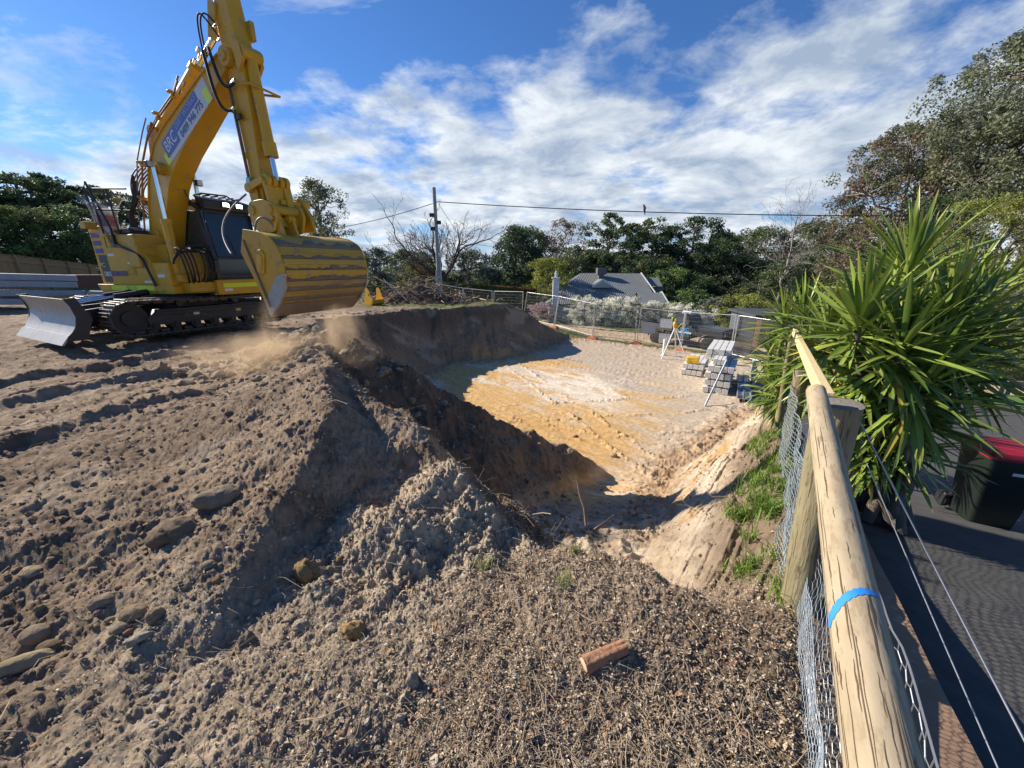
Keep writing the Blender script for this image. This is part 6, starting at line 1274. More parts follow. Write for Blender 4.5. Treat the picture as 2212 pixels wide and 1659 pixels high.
bare_tree('bare_tree', 'wide spreading leafless tree directly behind the power pole', 954, .050, 418, 37, spread=1.42, mode='wide', trunk_r=.30, depth_=5, bark=mat('dark_twig', (.13, .10, .09), (.09, .07, .065), rough=.9), start=.30, upw=.30, zb=-3.2, crook=.24)
crown_tree('lime_shrub', 'lime green rounded bush left of the white chimney', 1186, .053, 553, w_m=5.8, pal='lime', seed=41, n_cl=160, per=90, leaf=.20, cl_r=.55, crown=(.0, 1), cat='bush')
crown_tree('lime_shrub', 'flat topped yellow green bush behind the fence left of the spiky plant', 1625, .042, 630, w_m=6.2, pal='lime', pal2='olive', seed=42, n_cl=150, per=80, leaf=.17, cl_r=.5, crown=(.05, 1), flat=.4, cat='bush')
crown_tree('grey_leaved_tree', 'loose silvery leaved shrub beside the flat topped yellow green bush', 1560, .044, 640, w_m=3.6, pal='grey', seed=43, n_cl=90, per=50, leaf=.2, cl_r=.45, crown=(.1, 1), cat='bush')
crown_tree('broad_tree', 'gum tree with loose crown standing just right of the excavator stick', 706, .041, 386, w_m=4.6, pal='gum', pal2='grey', seed=44, n_cl=105, per=62, leaf=.19, cl_r=.5, crown=(.42, 1), trunk_r=.22, limbs=14, flat=.8)
crown_tree('broad_tree', 'grey green scrubby tree right of the big bucket', 812, .045, 533, w_m=4.4, pal='grey', pal2='dark', seed=45, n_cl=110, per=70, leaf=.2, cl_r=.55, crown=(.05, 1), limbs=12)
crown_tree('broad_tree', 'round dark green tree left of the power pole', 880, .066, 536, w_m=8.0, pal='pine', pal2='green', seed=46, n_cl=130, per=80, leaf=.3, cl_r=.8, crown=(.05, 1))
crown_tree('broad_tree', 'mixed olive and rusty bush in front of the round dark tree', 905, .052, 566, w_m=6.6, pal='olive', pal2='orange', mix2=.15, seed=47, n_cl=150, per=70, leaf=.22, cl_r=.6, crown=(.05, 1), cat='bush')
crown_tree('broad_tree', 'scruffy grey green tree right of the power pole', 1012, .055, 535, w_m=6.4, pal='grey', pal2='dark', seed=48, n_cl=140, per=60, leaf=.24, cl_r=.6, crown=(.1, 1), limbs=14)
crown_tree('broad_tree', 'low dark shrub mass at the foot of the power pole, right side', 985, .050, 590, w_m=7.5, pal='dark', pal2='olive', seed=49, n_cl=140, per=70, leaf=.22, cl_r=.6, crown=(.0, 1), cat='bush')
crown_tree('broad_tree', 'low dark shrub mass left of the dark conical conifer', 1062, .056, 575, w_m=5.4, pal='dark', pal2='grey', seed=50, n_cl=120, per=70, leaf=.24, cl_r=.6, crown=(.0, 1), cat='bush')
crown_tree('broad_tree', 'dark shrub mass behind the brush pile', 850, .054, 585, w_m=6.4, pal='dark', pal2='green', seed=51, n_cl=120, per=70, leaf=.24, cl_r=.6, crown=(.0, 1), cat='bush')
for k, (px, t_, tp_, w_, pl, p2, lab) in enumerate(((1240, .068, 530, 9, 'pine', 'olive', 'green understorey tree right above the lime green bush'), (1300, .066, 540, 9, 'pine', 'dark', 'green understorey tree behind the top of the grey roof, left part'), (1350, .068, 545, 9, 'dark', 'olive', 'green understorey tree behind the top of the grey roof, middle part'), (1410, .066, 545, 9, 'pine', 'olive', 'green understorey tree behind the right end of the roof ridge'),
        (1450, .072, 530, 9, 'pine', 'dark', 'green tree filling under the broad topped pine, left side'), (1515, .070, 535, 9, 'pine', 'olive', 'green tree filling under the broad topped pine, right side'), (1640, .066, 560, 10, 'pine', 'olive', 'olive green tree low in front of the rounded skyline trees'), (1725, .064, 540, 9, 'pine', 'dark', 'deep green tree low to the right of the bare pale tree'), (1790, .066, 500, 10, 'pine', 'olive', 'green tree between the bare pale tree and the brownish gum'), (1590, .085, 505, 12, 'pine', 'olive', 'rounded green tree filling the skyline right of the lower dark pine'), (1500, .052, 625, 6, 'green', 'dark', 'green shrub right of the grey wing roof'), (1850, .062, 480, 11, 'pine', 'olive', 'green tree behind the left side of the brownish gum'))):
    crown_tree('broad_tree', lab, px, t_, tp_, w_m=w_, pal=pl, pal2=p2, seed=120 + k, n_cl=170, per=80, leaf=.30, cl_r=.85, crown=(.03, 1), group=G_FOR, flat=.75)
# left belt behind the paling fence
crown_tree('umbrella_pine', 'wide flat crowned dark pine at the far left behind the paling fence', 95, .040, 366, w_m=11.5, pal='dark', seed=52, n_cl=210, per=85, leaf=.26, cl_r=.65, flat=.4, crown=(.55, 1), shape='umbrella', trunk_r=.35, limbs=18, lean=.01)
crown_tree('umbrella_pine', 'smaller flat crowned pine seen between the canister and the boom', 268, .046, 402, w_m=7.5, pal='dark', seed=53, n_cl=110, per=80, leaf=.26, cl_r=.6, flat=.4, crown=(.5, 1), shape='umbrella', trunk_r=.3, limbs=14)
for k, (px, t_, tp_, w_, pl, lab) in enumerate(((-30, .031, 420, 7, 'green', 'dark bushy tree cut off by the left edge of the picture'), (60, .033, 438, 6.5, 'pine', 'bushy green tree under the wide flat pine, towards the left'), (130, .034, 452, 6, 'green', 'bushy green tree under the wide flat pine, towards the right'), (190, .036, 440, 5.5, 'pine', 'bushy green tree directly behind the excavator tail'),
                                                (300, .042, 492, 7, 'green', 'green bush seen through the gap below the boom hoses'), (440, .050, 505, 8, 'pine', 'dark bush hidden mostly behind the cab'))):
    crown_tree('bushy_tree', lab, px, t_, tp_, w_m=w_, pal=pl, pal2='olive', seed=60 + k, n_cl=170, per=80, leaf=.17, cl_r=.5, crown=(.0, 1), limbs=10)
# right: tall gums and big round bush
crown_tree('gum_tree', 'brownish drooping gum tree behind the top of the spiky plant', 1912, .0400, 252, w_m=10.5, pal='brown', pal2='gum', mix2=.42, seed=71, n_cl=560, per=100, leaf=.22, cl_r=.62, crown=(.10, 1), droop=.6, trunk_r=.3, limbs=22, bark=PALEBARK, zb=-4)
crown_tree('gum_tree', 'tall leaning gum tree with drooping grey green leaves at the right edge', 2185, .0300, -35, w_m=12, pal='gum', pal2='grey', mix2=.3, seed=72, n_cl=560, per=110, leaf=.20, cl_r=.62, crown=(.50, 1), droop=.7, trunk_r=.27, limbs=22, zb=-4, flat=.7)
crown_tree('gum_tree', 'thin twiggy gum between the brownish gum and the tall leaning one', 2050, .0360, 180, w_m=8, pal='brown', pal2='gum', mix2=.5, seed=73, n_cl=190, per=40, leaf=.17, cl_r=.6, crown=(.45, 1), droop=.5, trunk_r=.22, limbs=22, zb=-4, bark=REDTWIG)
crown_tree('dark_evergreen', 'dark evergreen beneath the gums, right of the spiky plant top', 2000, .034, 400, w_m=6.5, pal='dark', seed=74, n_cl=150, per=80, leaf=.17, cl_r=.55, crown=(.05, 1), zb=-3.5)
crown_tree('round_bush', 'big rounded yellow green bush at the right edge behind the spiky plant', 2140, .0190, 412, w_m=6.6, pal='lime', pal2='olive', mix2=.35, seed=75, n_cl=440, per=120, leaf=.09, cl_r=.33, crown=(.0, 1), flat=.8, cat='bush', zb=-3, limbs=24, trunk_r=.15)
crown_tree('low_shrub', 'grey green low shrubs below the big rounded bush', 2150, .0195, 800, w_m=7, pal='grey', pal2='green', seed=76, n_cl=160, per=60, leaf=.09, cl_r=.3, crown=(.0, 1), cat='bush', zb=-3, trunk_r=.05)
# blossom hedge in front of the house
for k, (px, t_, tp_, w_, lab) in enumerate(((1268, .040, 648, 2.6, 'white blossom shrub at the left end of the flowering hedge'), (1310, .0395, 655, 2.4, 'white blossom shrub second from the left of the flowering hedge'), (1352, .039, 650, 2.6, 'white blossom shrub in the middle, below the right of the grey roof'), (1395, .0385, 664, 2.4, 'white blossom shrub behind the wide blank sign'), (1440, .038, 660, 2.8, 'white blossom shrub behind the laser level'), (1478, .0375, 663, 2.6, 'white blossom shrub right above the vehicle roof'), (1520, .037, 676, 2.4, 'low white blossom shrub at the right end of the flowering hedge'))):
    crown_tree('blossom_shrub', lab, px, t_, tp_ - 12, w_m=w_, pal='white', pal2='green', mix2=.22, seed=80 + k, n_cl=110, per=70, leaf=.10, cl_r=.28, crown=(.05, 1), shape='box', cat='shrub', group='white blossom shrubs of the hedge', trunk_r=.08)
crown_tree('blossom_shrub', 'small pink blossom tree behind the leaning fence panel', 1172, .039, 652, w_m=2.3, pal='pink', seed=88, n_cl=60, per=50, leaf=.10, cl_r=.3, crown=(.35, 1), cat='shrub', trunk_r=.07)
for k, (px, t_, tp_, w_, pl, lab) in enumerate(((1210, .038, 680, 1.8, 'grey', 'low grey green shrub right of the pink blossom tree'), (1245, .041, 685, 1.8, 'dark', 'low dark shrub at the left foot of the white hedge'), (1150, .040, 690, 1.6, 'green', 'low green shrub at the foot of the pink blossom tree'))):
    crown_tree('low_shrub', lab, px, t_, tp_, w_m=w_, pal=pl, seed=90 + k, n_cl=40, per=50, leaf=.10, cl_r=.28, crown=(.0, 1), cat='shrub', trunk_r=.04)
# clipped hedge with orange tips
rng = np.random.default_rng(5); h0, h1 = at(985, 640, .047), at(1160, 640, .047); zt0, zt1 = col_z(1000, 612, h0.y), col_z(1150, 625, h1.y); N = 16000; u = rng.random(N); v = rng.random(N); w_ = rng.random(N); w_ = np.where(rng.random(N) < .6, 0, w_)
zz = zt0 + (zt1 - zt0) * u; P = np.stack([h0.x + (h1.x - h0.x) * u, h0.y + (h1.y - h0.y) * u + w_ * 1.6 + rng.normal(size=N) * .08, zz - 2.6 * v ** 1.6 + rng.normal(size=N) * .05], 1)
q = rng.random((N, 1)); cg = np.array((.07, .10, .03)) * (1 - q) + np.array((.13, .15, .05)) * q; co = np.array((.30, .13, .07)) * (1 - q) + np.array((.20, .14, .05)) * q; sel = (v < .12) & (rng.random(N) < np.clip((u - .2) * 2, 0.1, .95)); cols = np.where(sel[:, None], co, cg * (1 - .3 * 0))
o = link_mesh('clipped_hedge', leaf_mesh('clipped_hedge', P, .16, cols, rng), LEAF); tag(o, 'long clipped hedge with orange new tips behind the mesh fence', 'hedge')
# ------------------------------------------------------------------ spiky plant (yucca)
def blade_leaf(rng, base, d, L, wd, bend):
    k = 7; t = np.linspace(0, 1, k); P = np.zeros((k, 3)); P[0] = base; dd_ = d.copy()
    for i in range(1, k): dd_ = dd_ + np.array([0, 0, -bend / k]); dd_ /= np.linalg.norm(dd_); P[i] = P[i - 1] + dd_ * L / (k - 1)
    s_ = np.cross(d, [0, 0, 1.]); n_ = np.linalg.norm(s_); s_ = s_ / n_ if n_ > .1 else np.array([1., 0, 0]); rot = rng.normal() * .35; up_ = np.cross(s_, d); s_ = s_ * math.cos(rot) + up_ * math.sin(rot); up_ = np.cross(s_, d)
    wv_ = wd * np.interp(t, [0, .12, .45, .8, 1], [.55, .7, 1, .62, .02]); V = []
    for i in range(k): V += [P[i] - s_ * wv_[i] / 2 + up_ * wv_[i] * .16, P[i], P[i] + s_ * wv_[i] / 2 + up_ * wv_[i] * .16]
    return np.array(V)
def yucca(label, bx, heads, seed, name='spiky_plant'):
    rng = np.random.default_rng(seed); base = Vector(bx); root = empty(name, base, 0, label, 'plant'); Vs = []; Cs = []; F = []; nb_ = 0; polys = []
    k = 7; f0 = np.array([(3 * i + j, 3 * i + 3 + j, 3 * i + 4 + j, 3 * i + 1 + j) for i in range(k - 1) for j in (0, 1)])
    for (hp_, R_, nl, skirt) in heads:
        c = np.array(hp_ - base); polys.append((bent((rng.normal() * .1, rng.normal() * .1, -.2), c - np.array([0, 0, .1]), rng, 6, .12), np.linspace(.055, .035, 6)))
        nl = int(nl * 1.8)
        for i in range(nl):
            u = (i + .5) / nl; el = math.radians(88 - u * (100 + skirt)) + rng.normal() * .12; az = i * 2.39996 + rng.normal() * .2; L = R_ * .93 * (.75 + .35 * rng.random()) * (.85 + .3 * math.sin(math.pi * min(1, u * 1.3)))
            d = np.array([math.cos(az) * math.cos(el), math.sin(az) * math.cos(el), math.sin(el)]); V = blade_leaf(rng, c + d * .03 - np.array([0, 0, .22 * u]), d, L, .036 + .012 * rng.random(), .25 + .55 * u * rng.random())
            q = rng.random(); col = np.array((.075, .135, .022)) * (1 - q) + np.array((.235, .31, .055)) * q
            if u > .82 and rng.random() < .25: col = np.array((.42, .36, .06))
            cc = np.tile(col, (len(V), 1)); cc[1::3] *= 1.15
            if rng.random() < .5: cc[-3:] = (.42, .36, .10); cc[-6:-3] = cc[-6:-3] * .5 + np.array((.3, .3, .06)) * .5
            Vs.append(V); Cs.append(cc); F.append(f0 + nb_); nb_ += len(V)
    me = np_mesh('leaves', np.concatenate(Vs), np.concatenate(F), np.concatenate(Cs)); link_mesh('leaves', me, attr_mat('spiky_leaf', rough=.36, trans=.14, spec=.5, nscale=3, mul=(.85, 1.15)), root, 180)
    V, F_ = tube_np(polys, 9); link_mesh('stems', np_mesh('stems', V, F_), BARK, root, 180); return root
Y = lambda px, py, t: at(px, py, t)
yb0 = Y(1930, 1085, .0046)
yucca('large spiky green plant with sword leaves growing beside the asphalt drive', yb0, [(Y(1965, 575, .0040), .70, 46, 10), (Y(1860, 690, .0038), .62, 52, 30), (Y(2045, 700, .0037), .72, 58, 40), (Y(1950, 740, .0036), .60, 52, 40), (Y(1790, 720, .0047), .62, 46, 30), (Y(2085, 760, .0040), .74, 56, 50),
   (Y(1870, 800, .0040), .58, 50, 55), (Y(1985, 830, .0037), .66, 66, 62), (Y(1930, 900, .0042), .62, 56, 66), (Y(1900, 620, .0046), .6, 40, 20), (Y(2060, 640, .0050), .7, 40, 20), (Y(1890, 960, .0043), .45, 46, 60), (Y(1960, 960, .0043), .5, 46, 60), (Y(1990, 890, .0041), .5, 50, 62), (Y(2040, 800, .0042), .6, 50, 58), (Y(1850, 880, .0043), .5, 46, 60), (Y(2000, 760, .0042), .62, 46, 40), (Y(1920, 680, .0042), .6, 44, 25), (Y(2110, 680, .0044), .66, 44, 30), (Y(1840, 760, .0045), .55, 44, 50)], 101)
yucca('spiky green plants further down the slope left of the pale pine rail', Y(1700, 880, .0078), [(Y(1695, 690, .0072), .62, 44, 20), (Y(1735, 680, .0066), .66, 44, 25), (Y(1668, 760, .0080), .55, 44, 50), (Y(1700, 790, .0072), .6, 50, 60), (Y(1745, 770, .0062), .6, 48, 50), (Y(1660, 830, .0078), .5, 44, 60), (Y(1690, 850, .0072), .5, 46, 64), (Y(1750, 720, .0070), .7, 44, 20), (Y(1780, 800, .0056), .55, 46, 55)], 102, 'spiky_plant')
# small leafy climber under the big plant
crown_tree('low_shrub', 'low dark leafy shrub under the spiky plant beside the drive', 1905, .0047, 1010, w_m=.8, pal='dark', pal2='green', seed=111, n_cl=40, per=60, leaf=.035, cl_r=.12, crown=(.0, 1), cat='shrub', trunk_r=.01, zb=-.86)
# ------------------------------------------------------------------ grass tufts
def grass(name, pts, L, n, seed, label=None, kind=None, cat=None, group=None, c0=(.12, .22, .03), c1=(.26, .36, .07), wd=.004, sp=.04, lean=(0, 0)):
    rng = np.random.default_rng(seed); pts = np.asarray(pts, float); m = len(pts); N = m * n; ci = np.repeat(np.arange(m), n); B = pts[ci] + np.c_[rng.normal(size=(N, 2)) * sp, np.zeros(N)]; a = rng.random(N) * 6.283; ll = L * (.4 + .9 * rng.random(N)); o_ = (.25 + .65 * rng.random(N)) * ll
    D = np.c_[np.cos(a), np.sin(a)] * o_[:, None] + np.array(lean) * ll[:, None]; s_ = np.c_[-np.sin(a), np.cos(a)] * wd; M1 = B + np.c_[D * .35, ll * .55]; T_ = B + np.c_[D, ll * (.85 - .4 * rng.random(N))]
    V = np.stack([B - np.c_[s_, 0 * a], B + np.c_[s_, 0 * a], M1 + np.c_[s_ * .8, 0 * a], M1 - np.c_[s_ * .8, 0 * a], T_ + np.c_[s_ * .1, 0 * a], T_ - np.c_[s_ * .1, 0 * a]], 1).reshape(-1, 3); i = np.arange(N)[:, None] * 6; F = np.concatenate([i + np.array([[0, 1, 2, 3]]), i + np.array([[3, 2, 4, 5]])])
    q = rng.random((N, 1)); cols = np.repeat(np.array(c0) * (1 - q) + np.array(c1) * q, 6, axis=0); o = link_mesh(name, np_mesh(name, V, F, cols), attr_mat('grass_blade', rough=.5, trans=.3, spec=.3)); tag(o, label, cat, group, kind); return o
rng = np.random.default_rng(55); pp = []
for (s0_, s1_, p0_, p1_, n_) in ((2.6, 4.4, .10, .30, 26), (4.6, 7.2, .05, .35, 34), (3.2, 3.7, .0, .2, 6), (1.9, 2.4, .3, .45, 5)):
    for _ in range(n_): s_ = s0_ + (s1_ - s0_) * rng.random(); p_ = p0_ + (p1_ - p0_) * rng.random(); v = fpt(s_, p_, 0); pp.append((v.x, v.y))
pp = np.array(pp); zz = Hn(pp[:, 0], pp[:, 1]); grass('bank_grass', np.c_[pp, zz], .15, 40, 56, 'bright green grass along the foot of the log fence', 'stuff', 'grass')
for px, py, nm, L_ in ((1043, 1222, 'dried pale green grass tuft left of centre on the leaf litter', .07), (1218, 1262, 'small green grass tuft in the middle of the leaf litter', .075), (1240, 1190, 'pale grass tuft just below the upright forked stick', .07), (1130, 1140, 'thin grass tuft on the grey clods above the leaf litter', .05)):
    p = atz(px, py, .05); p = atz(px, py, H(p.x, p.y)); grass('grass_tuft', [(p.x, p.y, H(p.x, p.y))], L_, 60, px, nm, None, 'grass tuft', 'grass tufts on the foreground soil', c0=(.22, .26, .08), c1=(.36, .38, .16), wd=.0016, sp=.022)
# ------------------------------------------------------------------ loose clods, stones, litter, sticks
def ico(sub):
    import bmesh
    b = bmesh.new(); bmesh.ops.create_icosphere(b, subdivisions=sub, radius=1); b.verts.ensure_lookup_table(); V = np.array([v.co[:] for v in b.verts]); F = np.array([[v.index for v in f.verts] for f in b.faces]); b.free(); return V, F
ICO = {k: ico(k) for k in (1, 2, 3, 4)}
def clod_cloud(name, pts, rad, seed, cols, sub=2, amp=.3, label=None, cat=None, sink=.25):
    """many separate lumps of earth merged as one uncountable scatter"""
    rng = np.random.default_rng(seed); V0, F0 = ICO[sub]; n = len(pts); nv = len(V0); S = np.asarray(rad)[:, None, None]
    st = .65 + .7 * rng.random((n, 1, 3)); st[:, :, 2] *= .8; a = rng.random(n) * 6.28; ca, sa = np.cos(a)[:, None], np.sin(a)[:, None]
    sd_ = rng.random((n, 3)) * 50; B = np.repeat(V0[None], n, 0); q = B * 1.6 + sd_[:, None]; dsp = 1 + amp * (fbm(q[..., 0] + q[..., 2] * .7, q[..., 1] - q[..., 2] * .6, 3, seed, .6) - .5) * 2
    B = B * dsp[..., None] * st; X = B[..., 0] * ca - B[..., 1] * sa; Y_ = B[..., 0] * sa + B[..., 1] * ca; B = np.stack([X, Y_, B[..., 2]], -1) * S; P = np.asarray(pts, float)[:, None].copy(); P[..., 2] += np.asarray(rad)[:, None] * (1 - 2 * sink) * .3
    V = (B + P).reshape(-1, 3); F = (F0[None] + (np.arange(n) * nv)[:, None, None]).reshape(-1, 3)
    me = np_mesh(name, V, F, np.repeat(cols, nv, axis=0)); o = link_mesh(name, me, MATS['soil'], None, 28)
    tag(o, label, cat, None, 'stuff'); return o
rng = np.random.default_rng(9)
def scatter(n, fn, seed):
    r = np.random.default_rng(seed); out = []
    while len(out) < n:
        rr_ = np.exp(r.uniform(math.log(.7), math.log(14), 6000)); th_ = r.uniform(-1.25, 1.0, 6000); x = rr_ * np.sin(th_); y = rr_ * np.cos(th_); T = height(x, y, True); w_ = fn(x, y, T, rr_); k = r.random(6000) < w_
        out += list(zip(x[k], y[k], T['zf'][k]))
    return np.array(out[:n])
def w_heap(x, y, T, r): return np.clip(T['soil'] * (1 - T['mulch']) * (.15 + .9 * np.exp(-(T['tr'] / .45)**2) + .35 * sstep(.45, .6, fbm(x * .9, y * .9, 2, 7))) * (1 - T['inpit']) * (T['p'] < .1), 0, 1)
P = scatter(9500, w_heap, 1); r_ = np.hypot(P[:, 0], P[:, 1]); rad = np.clip(r_, .9, 4.5) * (.0013 + .0046 * rng.random(len(P)) ** 5); f_ = rng.random((len(P), 1)); cols = np.array([.23, .17, .115]) * (1 - f_) + np.array([.34, .26, .185]) * f_
clod_cloud('loose_soil_clods', P, rad, 2, cols, 2, .62, 'small crumbly brown clods strewn over the dirt heap', 'soil clods')
def w_grey(x, y, T, r): return np.clip(T['grey'] * T['soil'] * 1.2 + .12 * T['soil'] * (y < 2.2) * (x < .1) * (x > -1.6) * (1 - T['mulch']), 0, 1)
P = scatter(2600, w_grey, 3); rad = .003 + .013 * rng.random(len(P)) ** 4; f_ = rng.random((len(P), 1)); cols = np.array([.40, .335, .245]) * (1 - f_) + np.array([.56, .475, .36]) * f_
clod_cloud('grey_soil_crumbs', P, rad, 4, cols, 2, .7, 'pale grey sandy crumbs covering the middle mound', 'soil clods')
def w_pit(x, y, T, r): return np.clip((sstep(-1.2, -.1, T['sd']) * T['inpit'] + .5 * T['bankw'] * (x < .45 * y)) * (y < 14) * (y > 3.6), 0, 1)
P = scatter(1900, w_pit, 5); rad = .006 + .036 * rng.random(len(P)) ** 4; f_ = rng.random((len(P), 1)); cols = np.array([.20, .145, .10]) * (1 - f_) + np.array([.36, .28, .19]) * f_
clod_cloud('bank_rubble', P, rad, 6, cols, 2, .55, 'rubble fallen along the foot of the dark cut bank', 'rubble')
def w_dump(x, y, T, r): return np.clip(np.exp(-(((x + 3.3) / 1.3)**2 + ((y - 5.9) / .95)**2)) * 1.5, 0, 1)
P = scatter(900, w_dump, 7); rad = .012 + .07 * rng.random(len(P)) ** 2.6; f_ = rng.random((len(P), 1)); cols = np.array([.26, .20, .14]) * (1 - f_) + np.array([.38, .30, .21]) * f_
clod_cloud('freshly_tipped_clods', P, rad, 8, cols, 2, .5, 'freshly tipped pale clods on the ground below the bucket', 'soil clods')
# countable stones and lumps
def stone(px, py, wpx, label, col=(.27, .21, .15), asp=(1.2, .9, .75), rot=0.0, seed=1, amp=.3, z0=0.0, group=None, name='earth_lump', cat='clod'):
    z = z0; 
    for _ in range(6): p = atz(px, py, z); z = H(p.x, p.y)
    a, b_, c = ray(px, py); t = p.y / b_; r = wpx * t / 2; V0, F0 = ICO[4]; q = V0 * 1.3 + seed * 3.7; d = 1 + amp * (fbm(q[:, 0] + q[:, 2] * .8, q[:, 1] - q[:, 2] * .5, 5, seed, .6) - .5) * 3.0 - .35 * amp * np.abs(vnoise(q[:, 0] * 1.3 - q[:, 2], q[:, 1] * 1.3 + q[:, 2] * .7, seed + 5) * 2 - 1)
    B = V0 * d[:, None] * np.array(asp) * r * .86; cr, sr = math.cos(rot), math.sin(rot); X = B[:, 0] * cr - B[:, 1] * sr; Y_ = B[:, 0] * sr + B[:, 1] * cr; V = np.stack([X, Y_, B[:, 2]], 1)
    o = link_mesh(name, np_mesh(name, V, F0, np.tile(col, (len(V), 1))), MATS['soil'], None, 180); o.location = (p.x, p.y, z + r * .16); tag(o, label, cat, group); return o
stone(475, 1078, 80, 'largest wedge shaped brown lump high on the dirt heap', asp=(1.25, .8, .6), rot=.5, seed=3); stone(378, 1152, 92, 'broad brown lump half buried in the shaded toe of the heap', asp=(1.2, .9, .75), seed=4, col=(.20, .15, .10))
stone(765, 1366, 56, 'ochre orange lump of clay among the grey clods', col=(.38, .25, .11), asp=(1.1, .8, .8), seed=5, amp=.5); stone(660, 1238, 62, 'rust coloured crumbly lump in the gully between the mounds', col=(.27, .18, .09), asp=(1, .8, .9), seed=6, amp=.5)
stone(290, 1328, 56, 'smooth tan stone, left one of the side by side pair', col=(.32, .24, .15), asp=(1.2, .8, .7), seed=7, name='stone', cat='stone', amp=.12); stone(337, 1333, 44, 'smooth tan stone, right one of the side by side pair', col=(.32, .24, .15), asp=(.9, .9, 1), seed=8, name='stone', cat='stone', amp=.12)
stone(45, 1440, 84, 'long pale tan stone near the left edge of the foreground', col=(.38, .30, .18), asp=(1.5, .6, .5), rot=.5, seed=9, name='stone', cat='stone', amp=.15); stone(80, 1372, 56, 'round brown stone above the long pale one', seed=10, name='stone', cat='stone', amp=.12)
stone(228, 1300, 48, 'tilted brown stone above the tan pair', seed=11, asp=(1.3, .8, .7), rot=.5, name='stone', cat='stone', amp=.15); stone(262, 1360, 40, 'brown stone tucked under the tan pair', seed=12, name='stone', cat='stone', amp=.12); stone(108, 1400, 44, 'dark brown stone right of the long pale one', seed=13, col=(.18, .13, .08), asp=(1.3, .8, .7), name='stone', cat='stone', amp=.12)
stone(306, 1378, 50, 'elongated grey crusted clod below the tan pair', seed=14, col=(.38, .33, .25), asp=(1.4, .7, .6), rot=1.1, amp=.4); stone(450, 1222, 30, 'round brown stone alone in the shaded gully', seed=15, name='stone', cat='stone', amp=.1); stone(57, 1214, 50, 'flat tan lump at the left end of the shaded slope', seed=16, col=(.30, .23, .15), asp=(1.2, .8, .5))
stone(650, 1356, 36, 'rough pale ball of soil left of the ochre lump', seed=17, col=(.40, .34, .26), amp=.4); stone(710, 1365, 32, 'rough pale ball of soil just left of the ochre lump', seed=18, col=(.40, .34, .26), amp=.4); stone(535, 1390, 46, 'standing wedge of dark soil in the foreground middle', seed=19, col=(.24, .19, .14), asp=(.8, .8, 1.1), amp=.4); stone(895, 1470, 40, 'standing knob of pale soil left of the broken branch', seed=20, col=(.34, .29, .22), asp=(.8, .8, 1.3), amp=.5)
stone(1023, 1190, 22, 'round clod sitting on top of the leaf litter edge', seed=21, col=(.36, .3, .22), amp=.3); stone(1325, 985, 17, 'pale boulder casting a shadow on the yellow floor of the cut', seed=22, col=(.42, .34, .22), z0=-2.7, amp=.2, name='boulder', cat='boulder'); stone(1243, 944, 11, 'small brown lump on the yellow floor left of the pale boulder', seed=23, col=(.25, .18, .11), z0=-2.7, amp=.4)
rq = random.Random(12)
for k in range(34):          # unremarkable stones along the toe of the heap
    u = rq.random(); px = 20 + 900 * u + rq.uniform(-25, 25); py = 1395 - 330 * u ** 1.15 + rq.uniform(-70, 75); stone(px, py, rq.uniform(9, 24), 'rounded brown stone lying loose along the shaded toe of the dirt heap', seed=100 + k, asp=(1.15, .9, .8), rot=rq.random() * 3, name='stone', cat='stone', group='loose stones at the toe of the heap', amp=.22, col=(.20 + .08 * rq.random(), .15 + .06 * rq.random(), .10 + .04 * rq.random()))
# leaf and bark litter on the near hump
def w_lit(x, y, T, r): return np.clip(np.maximum(T['mulch'], .16 * T['soil'] * (T['tr'] > .25) * (y < np.interp(x, [-4, -2, -1, -.6], [1.3, 1.5, 2.0, 2.8]))) * (T['p'] < .62) * (.35 + .9 * sstep(.38, .6, fbm(x * 2.2, y * 2.2, 3, 77))), 0, 1) * (y > .2)
def litter(n, size, seed, pal, label, asp):
    P = scatter(n, w_lit, seed); r = np.random.default_rng(seed); N = len(P); a = r.random(N) * 6.28; tl = r.normal(size=N) * .45; s_ = size * (.4 + 1.1 * r.random(N)); P[:, 2] += .004 + .008 * r.random(N)
    d = np.c_[np.cos(a) * np.cos(tl), np.sin(a) * np.cos(tl), np.sin(tl)]; w_ = np.c_[-np.sin(a), np.cos(a), r.normal(size=N) * .5]; w_ /= np.linalg.norm(w_, axis=1)[:, None]; nn = np.cross(d, w_)
    s_ = s_[:, None]; V = np.stack([P - d * s_ / 2, P + w_ * s_ * asp / 2 + nn * s_ * .12, P + d * s_ / 2, P - w_ * s_ * asp / 2 + nn * s_ * .12], 1).reshape(-1, 3); c = np.array(pal)[r.integers(0, len(pal), N)] * (.75 + .5 * r.random((N, 1)))
    o = link_mesh('leaf_litter', np_mesh('leaf_litter', V, np.arange(4 * N).reshape(N, 4), np.repeat(c, 4, 0)), attr_mat('litter_surface', rough=.85, trans=.08, spec=.15)); tag(o, label, 'leaf litter', None, 'stuff')
litter(70000, .0115, 21, [(.42, .33, .235), (.48, .40, .29), (.34, .25, .17), (.24, .18, .13), (.56, .48, .37)], 'dry brown leaf and bark flakes covering the near hump', .42)
litter(3000, .024, 22, [(.38, .26, .16), (.30, .17, .09), (.44, .35, .25)], 'larger curled dry leaves among the litter near the fence', .5)
P = scatter(3400, w_lit, 25); r = np.random.default_rng(25); polys = []
for p in P:
    a = r.random() * 6.28; L = .03 + .12 * r.random() ** 2; d = np.array([math.cos(a), math.sin(a), r.normal() * .12]); q = p + d * L; mid = (p + q) / 2 + r.normal(size=3) * L * .08; lift = np.array([0, 0, .008 + .008 * r.random()]); polys.append((np.array([p + lift, mid + lift * 1.6, q + lift]), np.full(3, .0006 + .0011 * r.random() ** 2)))
